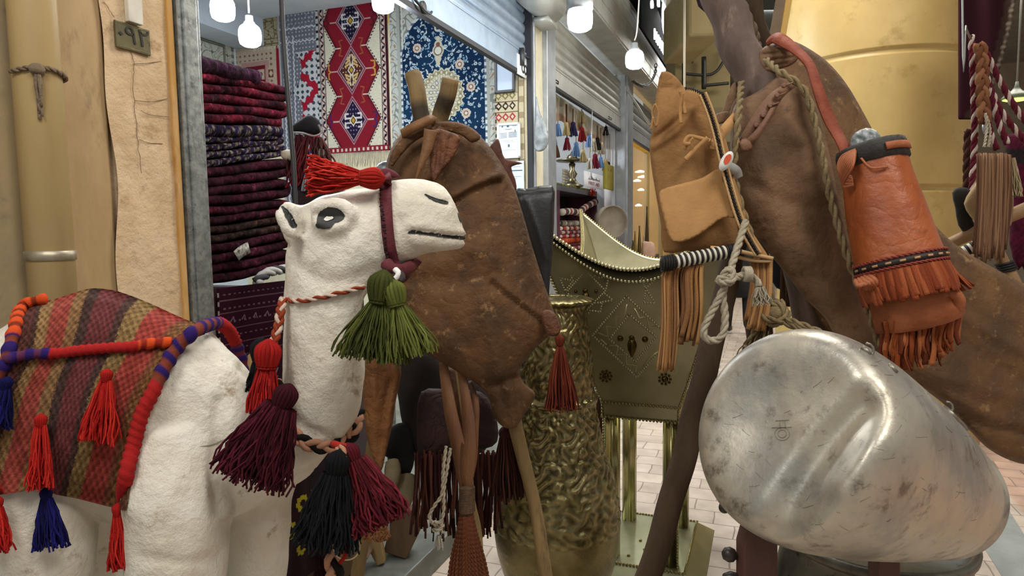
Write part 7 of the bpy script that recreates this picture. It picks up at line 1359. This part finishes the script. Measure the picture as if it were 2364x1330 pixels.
for x, y, c, L, where in tl:
    q_ = onplane(x, y-L*.5, Nv*(oV+.06-LF), Nv); d_ = proj(q_)[2]; Lm = L*d_/FP; tt = thing('hanging_tassel', q_-Zv*Lm, f'{names[c]} tassel {where}', 'tassel', 'small tassels in the second shop')
    mb = MB(); strands(mb, q_-Zv*Lm*.22, (0, 0, -1), Lm*.8, Lm*.13, Lm*.3, 46, Lm*.03, cols=[hx(k) for k in cols[c]], seg=4); mb.build('skirt', m_ytas, tt)
    mb = MB(); ball(mb, q_-Zv*Lm*.16, Lm*.17, 8, 6, hx(cols[c][0])); mb.build('head', m_ytas, tt)
    mb = MB(); zt_ = onplane(x, 215+(x-1268)*.68, Nv*(oV+.05-LF), Nv)[2]; tube(mb, [q_-Zv*Lm*.05, np.array([q_[0], q_[1], max(zt_, q_[2]+.02)])], .006, 5, hx('#4a3024' if x % 2 else '#a59a88')); mb.build('cord', m_ytas, tt)
mb = MB(); hk = [onplane(x, y, Nv*(.0-LF), Nv) for x, y in ((1367, 254), (1366, 300), (1366, 360), (1365, 395), (1366, 408), (1372, 414), (1378, 408))]; tube(mb, spl(hk, 5), .007, 6); tag(mb.build('wire_hook', m_alu), 'white wire hook holding the first aid paper sign', 'hook')
def flat(name, x0, x1, y0, y1, o, m, label, cat, th=.01, bv=0):
    s0, s1 = onF(x0, (y0+y1)/2, o)[0], onF(x1, (y0+y1)/2, o)[0]; z0, z1 = onF((x0+x1)/2, y1, o)[2], onF((x0+x1)/2, y0, o)[2]; mb = MB(); wbox(mb, s0, s1, o-th, o, z0, z1); ob = mb.build(name, m, bevel=bv); tag(ob, label, cat); return ob, s0, s1, z0, z1
ob, s0, s1, z0, z1 = flat('paper_sign', 1349, 1392, 400, 434, -.01, mat('paper_white', '#d9dde6', '#c9ced8', 6, .6), 'white paper sign reading first aid hung on a wire hook', 'sign')
text('english_print', 'FIRST AID', mat('ink_maroon', '#6b2430', rough=.7), ob, Wd((s0+s1)/2, -.008, z0+(z1-z0)*.26), Dv, Zv, .055, 2.3, .0008)
text('arabic_print', '\ufef4\ufedf\ufeee\ufef7\u0627 \u062a\ufe8e\ufed3\ufe8e\ufecc\ufeb3\u0625', mat('ink_grey', '#4a4048'), ob, Wd((s0+s1)/2, -.008, z0+(z1-z0)*.6), Dv, Zv, .045, 2.2, .0008)
ob, s0, s1, z0, z1 = flat('yellow_pouch', 1397, 1417, 380, 438, -.12, mat('yellow_felt', '#a59c3c', '#948a34', 12, .9), 'yellow felt pouch hanging on the cool white wall', 'pouch', .03, .008)
flat('white_paper', 1396, 1412, 438, 478, -.12, mat('paper_white2', '#d4dae6', rough=.6), 'sheet of white paper below the yellow pouch', 'paper')
# brass tray stand on top of the shelf
m_ant = mat('antique_brass', '#6b6450', '#857d64', 10, .3, .9, bump=.1)
q_ = onplane(1321, 432, Nv*(-.45-LF), Nv); d_ = proj(q_)[2]; k_ = d_/FP; t = thing('brass_tray_stand', q_, 'antique brass tray on a turned pedestal standing on the dark shelf', 'tray')
mb = MB(); lathe(mb, q_, Zv, [(24*k_, 0), (26*k_, 3*k_), (14*k_, 9*k_), (7*k_, 20*k_), (12*k_, 30*k_), (5*k_, 40*k_), (8*k_, 52*k_), (4*k_, 56*k_)], 28); mb.build('pedestal', m_ant, t)
mb = MB(); lathe(mb, q_+Zv*56*k_, Zv, [(4*k_, 0), (34*k_, 2*k_), (38*k_, 4*k_), (37*k_, 6*k_), (30*k_, 4*k_), (4*k_, 3*k_)], 36); mb.build('tray', m_ant, t)
mb = MB(); lathe(mb, q_+Zv*60*k_, Zv, [(8*k_, 0), (13*k_, 6*k_), (10*k_, 12*k_), (4*k_, 16*k_), (1*k_, 22*k_)], 20); mb.build('lid', m_ant, t)
# shelf cabinet with textiles
oS = -.35; s0, s1 = onF(1286, 500, oS)[0], min(S2b-.07, onF(1388, 500, oS)[0]); zt_, zb_2 = onF(1340, 437, oS)[2], .105; zm = onF(1340, 448, oS)[2]
t = thing('display_cabinet', Wd((s0+s1)/2, oS-.2, .105), 'dark open cabinet with maroon sides full of folded textiles', 'cabinet'); m_cab = mat('cab_grey', '#4a4a50', '#5a5a60', 6, .5); m_cabm = mat('cab_maroon', '#451c2c', '#54243a', 8, .6)
mb = MB(); wbox(mb, s0, s1, oS-.45, oS, zm, zt_); mb.build('top', m_cab, t, bevel=.005)
for a, b_ in ((s0, s0+.12), (s1-.05, s1)): mb = MB(); wbox(mb, a, b_, oS-.45, oS, zb_2, zm); mb.build('side_panel', m_cabm, t, bevel=.004)
mb = MB(); wbox(mb, s0+.12, s1-.05, oS-.45, oS-.42, zb_2, zm); mb.build('back_panel', mat('cab_black', '#141216', rough=.8), t)
zsh = onF(1330, 600, oS)[2]; mb = MB(); wbox(mb, s0+.12, s1-.05, oS-.42, oS-.02, zb_2, zsh-.02); mb.build('plinth', m_cabm, t, bevel=.004)
tx = [(508, 522, ['#bdb8ac', '#3a2c2c', '#8a8478'], 'white and black'), (522, 532, ['#b04a3a', '#d6cfc0', '#7a2432'], 'red and cream'), (532, 541, ['#8a2a44', '#5a1c34', '#b5a898'], 'dark pink'), (541, 549, ['#a02438', '#c9b8a8', '#6b1c30'], 'crimson'), (549, 562, ['#c04a1c', '#d05a24', '#a53c18'], 'bright orange'), (562, 570, ['#8a2a34', '#5d2030', '#a84a44'], 'brick red'), (570, 579, ['#b5544a', '#8a3038', '#d0b0a0'], 'salmon red'), (579, 598, ['#8a1c4a', '#a52458', '#5a1430'], 'magenta')]
sA_, sB_ = s0+.14, onF(1362, 550, oS)[0]
for y0, y1, c, nm in tx:
    za, zb3 = onF(1330, y1, oS)[2], onF(1330, y0, oS)[2]; h_ = (zb3-za)*.48; mb = MB(); n = 40
    for i in range(n):
        a, b_ = sA_+(sB_-sA_)*i/n, sA_+(sB_-sA_)*(i+1)/n; p0 = Wd(a, oS-.12, (za+zb3)/2); tube(mb, [p0, Wd(b_, oS-.12, (za+zb3)/2)], h_, 10, tuple(np.array(hx(c[int(i*.4+random.random()) % len(c)]))*random.uniform(.8, 1.1)), cap=(i in (0, n-1)), flat=1.)
    tag(mb.build('folded_textile', mat('textile_wool', '#ffffff', rough=.9, attr=True)), f'{nm} folded textile in the dark cabinet', 'textile', 'folded textiles in the cabinet')
for k, (pts, lab) in enumerate((([(1297, 490), (1318, 488), (1338, 492)], 'striped rolled sock lying flat on top of the folded textiles'), ([(1338, 490), (1352, 478), (1375, 466)], 'grey and red striped rolled sock slanting up to the right'))):
    mb = MB(); q_ = spl([onplane(x, y, Nv*(oS+.02-LF), Nv) for x, y in pts], 12)
    for i in range(len(q_)-1): tube(mb, [q_[i], q_[i+1]], .042, 10, hx(('#b5aea2', '#5a2028', '#2a2426', '#b5aea2', '#7a2a30')[(i//2) % 5]))
    tag(mb.build('striped_roll', mat('textile_wool', '#ffffff')), lab, 'roll')
q_ = onplane(1368, 444, Nv*(oS+.05-LF), Nv); mb = MB()
for k in range(60): d_ = nrm(RNG.normal(0, 1, 3)); tube(mb, [q_, q_+d_*.06], .004, 3, tuple(np.array(hx('#a52c20'))*random.uniform(.7, 1.1)))
tag(mb.build('red_pompom', m_ytas), 'red pompom on the corner of the dark cabinet', 'pompom')
mb = MB(); strands(mb, onplane(1390, 490, Nv*(oS+.2-LF), Nv), (0.1, 0, -1), .45, .03, .09, 50, .006, cols=[hx('#7a2418'), hx('#94341f')]); tag(mb.build('rust_fringe', m_ytas), 'rust red fringe hanging beside the wooden sieve', 'fringe')
q_ = onplane(1416, 512, Nv*(.10-LF), Nv); mb = MB(); d_ = nrm(-Dv*.75+Nv*.65); lathe(mb, q_, d_, [(.18, -.16), (.20, -.15), (.205, 0), (.195, .0), (.19, -.03), (.02, -.032)], 36); tag(mb.build('wooden_sieve', mat('sieve_wood', '#7d7466', '#8d8474', 8, .7)), 'round wooden sieve leaning on the white wall beyond the brass stand', 'sieve')
for k in range(6):
    q_ = onplane(1312, 396+k*6.5, Nv*(-.8-LF), Nv); mb = MB(); tube(mb, [q_-Dv*.25, q_+Dv*.25], .022, 10); tag(mb.build('white_textile_roll', mat('roll_cream', '#b5ad98', '#9a9280', 20, .9)), 'cream rolled textile stacked behind the brass tray stand', 'roll', 'cream rolls behind the tray')
mb = MB(); q_ = onplane(1310, 436, Nv*(-.40-LF), Nv); wbox(mb, s0+.05, s1-.3, oS-.3, oS-.02, zt_+.002, zt_+.03); tag(mb.build('yellow_green_mat', mat('mat_yg', '#8a7c24', '#2c4a34', 14, .8)), 'folded yellow and green mat under the tray pedestal', 'mat')
lamp('bulb_and_fill_glow', 'POINT', tuple(Wd((S2a+S2b)/2, -.9, 2.5)), 40, (.95, .97, 1), .15); lamp('bulb_and_fill_glow', 'POINT', tuple(Wd(S3a+1.5, -.6, 2.1)), 22, (1, .85, .55), .15)  # first is fill added to brighten shop two, no bulb hangs there
# shop three: disc lamps and vases behind the glass
for x, y, r in ((1478, 398, 12), (1484, 410, 12), (1471, 419, 9), (1474, 476, 8), (1480, 440, 8)):
    q_ = onplane(x, y, Nv*(-.7-LF), Nv); d_ = proj(q_)[2]; mb = MB(); lathe(mb, q_, Zv, [(r*d_/FP, 0), (r*d_/FP, .02), (.02, .05)], 18); tag(mb.build('disc_lamp', mat('disc_glow', '#fff3cf', emit=2.5)), 'flat lit disc lamp inside the yellow lit shop', 'lamp', 'disc lamps in the amber shop')
for x, y, h_, c in ((1466, 590, 60, '#8d7a3c'), (1476, 592, 70, '#6b5a2c'), (1486, 590, 45, '#b5a890'), (1493, 588, 110, '#4a3a24'), (1461, 592, 40, '#5a4a2c')):
    q_ = onplane(x, y, Nv*(.2-LF), Nv); d_ = proj(q_)[2]; kk = d_/FP; q_[2] = onplane(1478, 591, Nv*(.2-LF), Nv)[2]; mb = MB(); lathe(mb, q_, Zv, [(4*kk, 0), (5*kk, h_*kk*.2), (3*kk, h_*kk*.6), (1.5*kk, h_*kk*.9), (2.2*kk, h_*kk)], 14); tag(mb.build('slender_bottle', mat('bottle_'+c[1:], c, rough=.35, metal=.4)), 'slender bottle displayed outside the amber shop window', 'bottle', 'slender bottles by the amber window')
q_ = onplane(1490, 575, Nv*(.35-LF), Nv); mb = MB(); d_ = proj(q_)[2]; puff(mb, [(1482, 560), (1496, 558), (1510, 562), (1514, 590), (1500, 600), (1484, 596)], d_-.1, .5, .08, 4, 2); tag(mb.build('pink_pouch', mat('pink_leather', '#b5927c', '#c2a08a', 12, .8)), 'pale pink pouch hanging above the brass stand rim', 'pouch')
t = thing('dark_fringed_pouch', P(1830, 700, 1.95), 'black pouch with brown fringe glimpsed between the ropes and the hide bag', 'pouch')
mb = MB(); puff(mb, [(1778, 590), (1830, 600), (1875, 640), (1868, 664), (1810, 672), (1782, 650)], 1.98, .4, .04, 5, 2); mb.build('body', mat('black_cloth_m', '#0f0f12'), t)
mb = MB()
for k in range(22): x0 = 1806+k*2.1; ribbon(mb, [P(x0, 600, 1.93), P(x0+random.uniform(-2, 2), 650, 1.925), P(x0+random.uniform(-4, 4), 708, 1.93)], .008, -fw+rt*random.uniform(-.8, .8), .002, tuple(np.array(hx(random.choice(['#4a3526', '#5d4430', '#3a291d'])))), n=3)
mb.build('fringe', m_frs, t)
# ================= person walking away in black
pf_ = onZ(1702, 772); hgt = 1.74; pd = nrm(np.array([pf_[0], pf_[1], 0])); px_ = np.array([pd[1], -pd[0], 0])
def person(base, fwd, side):
    J = {'pel': (0, 0, .95), 'sp': (0, 0, 1.18), 'ch': (0, 0, 1.36), 'nk': (0, .0, 1.5), 'hd': (0, .02, 1.58), 'hd2': (0, .02, 1.68), 'hL': (-.09, 0, .90), 'kL': (-.11, .03, .5), 'aL': (-.13, 0, .10), 'tL': (-.14, .14, .05), 'hR': (.09, 0, .90), 'kR': (.10, .04, .5), 'aR': (.12, .02, .10), 'tR': (.14, .16, .05), 'sL': (-.17, 0, 1.42), 'eL': (-.23, -.02, 1.14), 'wL': (-.22, .1, .92), 'gL': (-.21, .13, .83), 'sR': (.17, 0, 1.42), 'eR': (.23, -.02, 1.14), 'wR': (.22, .1, .92), 'gR': (.21, .13, .83)}
    R = {'pel': .15, 'sp': .145, 'ch': .15, 'nk': .06, 'hd': .085, 'hd2': .09, 'hL': .10, 'kL': .075, 'aL': .065, 'tL': .045, 'hR': .10, 'kR': .075, 'aR': .065, 'tR': .045, 'sL': .075, 'eL': .055, 'wL': .04, 'gL': .03, 'sR': .075, 'eR': .055, 'wR': .04, 'gR': .03}
    E = ['pel sp', 'sp ch', 'ch nk', 'nk hd', 'hd hd2', 'pel hL', 'hL kL', 'kL aL', 'aL tL', 'pel hR', 'hR kR', 'kR aR', 'aR tR', 'ch sL', 'sL eL', 'eL wL', 'wL gL', 'ch sR', 'sR eR', 'eR wR', 'wR gR']; K = list(J)
    me = bpy.data.meshes.new('sk'); me.from_pydata([tuple(side*J[k][0]+fwd*J[k][1]+Zv*J[k][2]) for k in K], [tuple(K.index(q_) for q_ in e_.split()) for e_ in E], []); ob = bpy.data.objects.new('sk', me); COL.objects.link(ob)
    ob.modifiers.new('skin', 'SKIN')
    for i, k in enumerate(K): me.skin_vertices[0].data[i].radius = (R[k], R[k]*(.75 if k in ('pel', 'sp', 'ch') else 1)); me.skin_vertices[0].data[i].use_root = (k == 'pel')
    sb = ob.modifiers.new('sub', 'SUBSURF'); sb.levels = 2; bpy.context.view_layer.update(); m2 = bpy.data.meshes.new_from_object(ob.evaluated_get(bpy.context.evaluated_depsgraph_get())); bpy.data.objects.remove(ob); m2.name = 'person'
    for m in (mat('black_jacket', '#0e0e11', '#15151a', 20, .85), mat('dark_jeans', '#101218', '#171a22', 30, .85), mat('black_shoe', '#17161a', rough=.4), mat('skin_tone', '#a5785c', rough=.6), mat('black_hair', '#120f0d', rough=.6)): m2.materials.append(m)
    for p in m2.polygons:
        z = p.center.z; f_ = p.center.dot(Vector(fwd)); p.use_smooth = True; p.material_index = 2 if z < .10 else 1 if z < .80 and abs(p.center.dot(Vector(side))) < .19 else 3 if (z < .88 and abs(p.center.dot(Vector(side))) >= .19) else 0 if z < 1.49 else (4 if z > 1.64 or f_ < -.01 else 3)
    ob = bpy.data.objects.new('person', m2); COL.objects.link(ob); ob.location = base; ORG[ob.name] = np.array(base); return ob
ob = person(np.array([pf_[0], pf_[1], 0.002]), nrm(pd*.8+px_*.3), px_); tag(ob, 'person in black jacket and dark jeans standing beyond the white rope loop', 'person')

mb = MB(); lathe(mb, np.array([pf_[0], pf_[1], 0]), Zv, [(.15, .47), (.17, .475), (.18, .7), (.185, .95), (.175, 1.15), (.19, 1.35), (.12, 1.47), (.08, 1.49)], 24, sq=.72, ref=tuple(px_)); mb.build('coat', mat('black_coat', '#0c0c0f', '#131318', 20, .9), ob)
q0, q1 = onplane(1458, 592, Nv*(.2-LF), Nv), onplane(1498, 592, Nv*(.2-LF), Nv); sa_, sb_ = toW(q0)[0], toW(q1)[0]; mb = MB(); wbox(mb, sa_-.1, sb_+.1, .08, .34, 0.0, onplane(1478, 591, Nv*(.2-LF), Nv)[2]-.001); tag(mb.build('display_table', mat('table_dark', '#4a3f30', '#574a39', 6, .6), bevel=.006), 'narrow dark display table under the slender bottles', 'table')
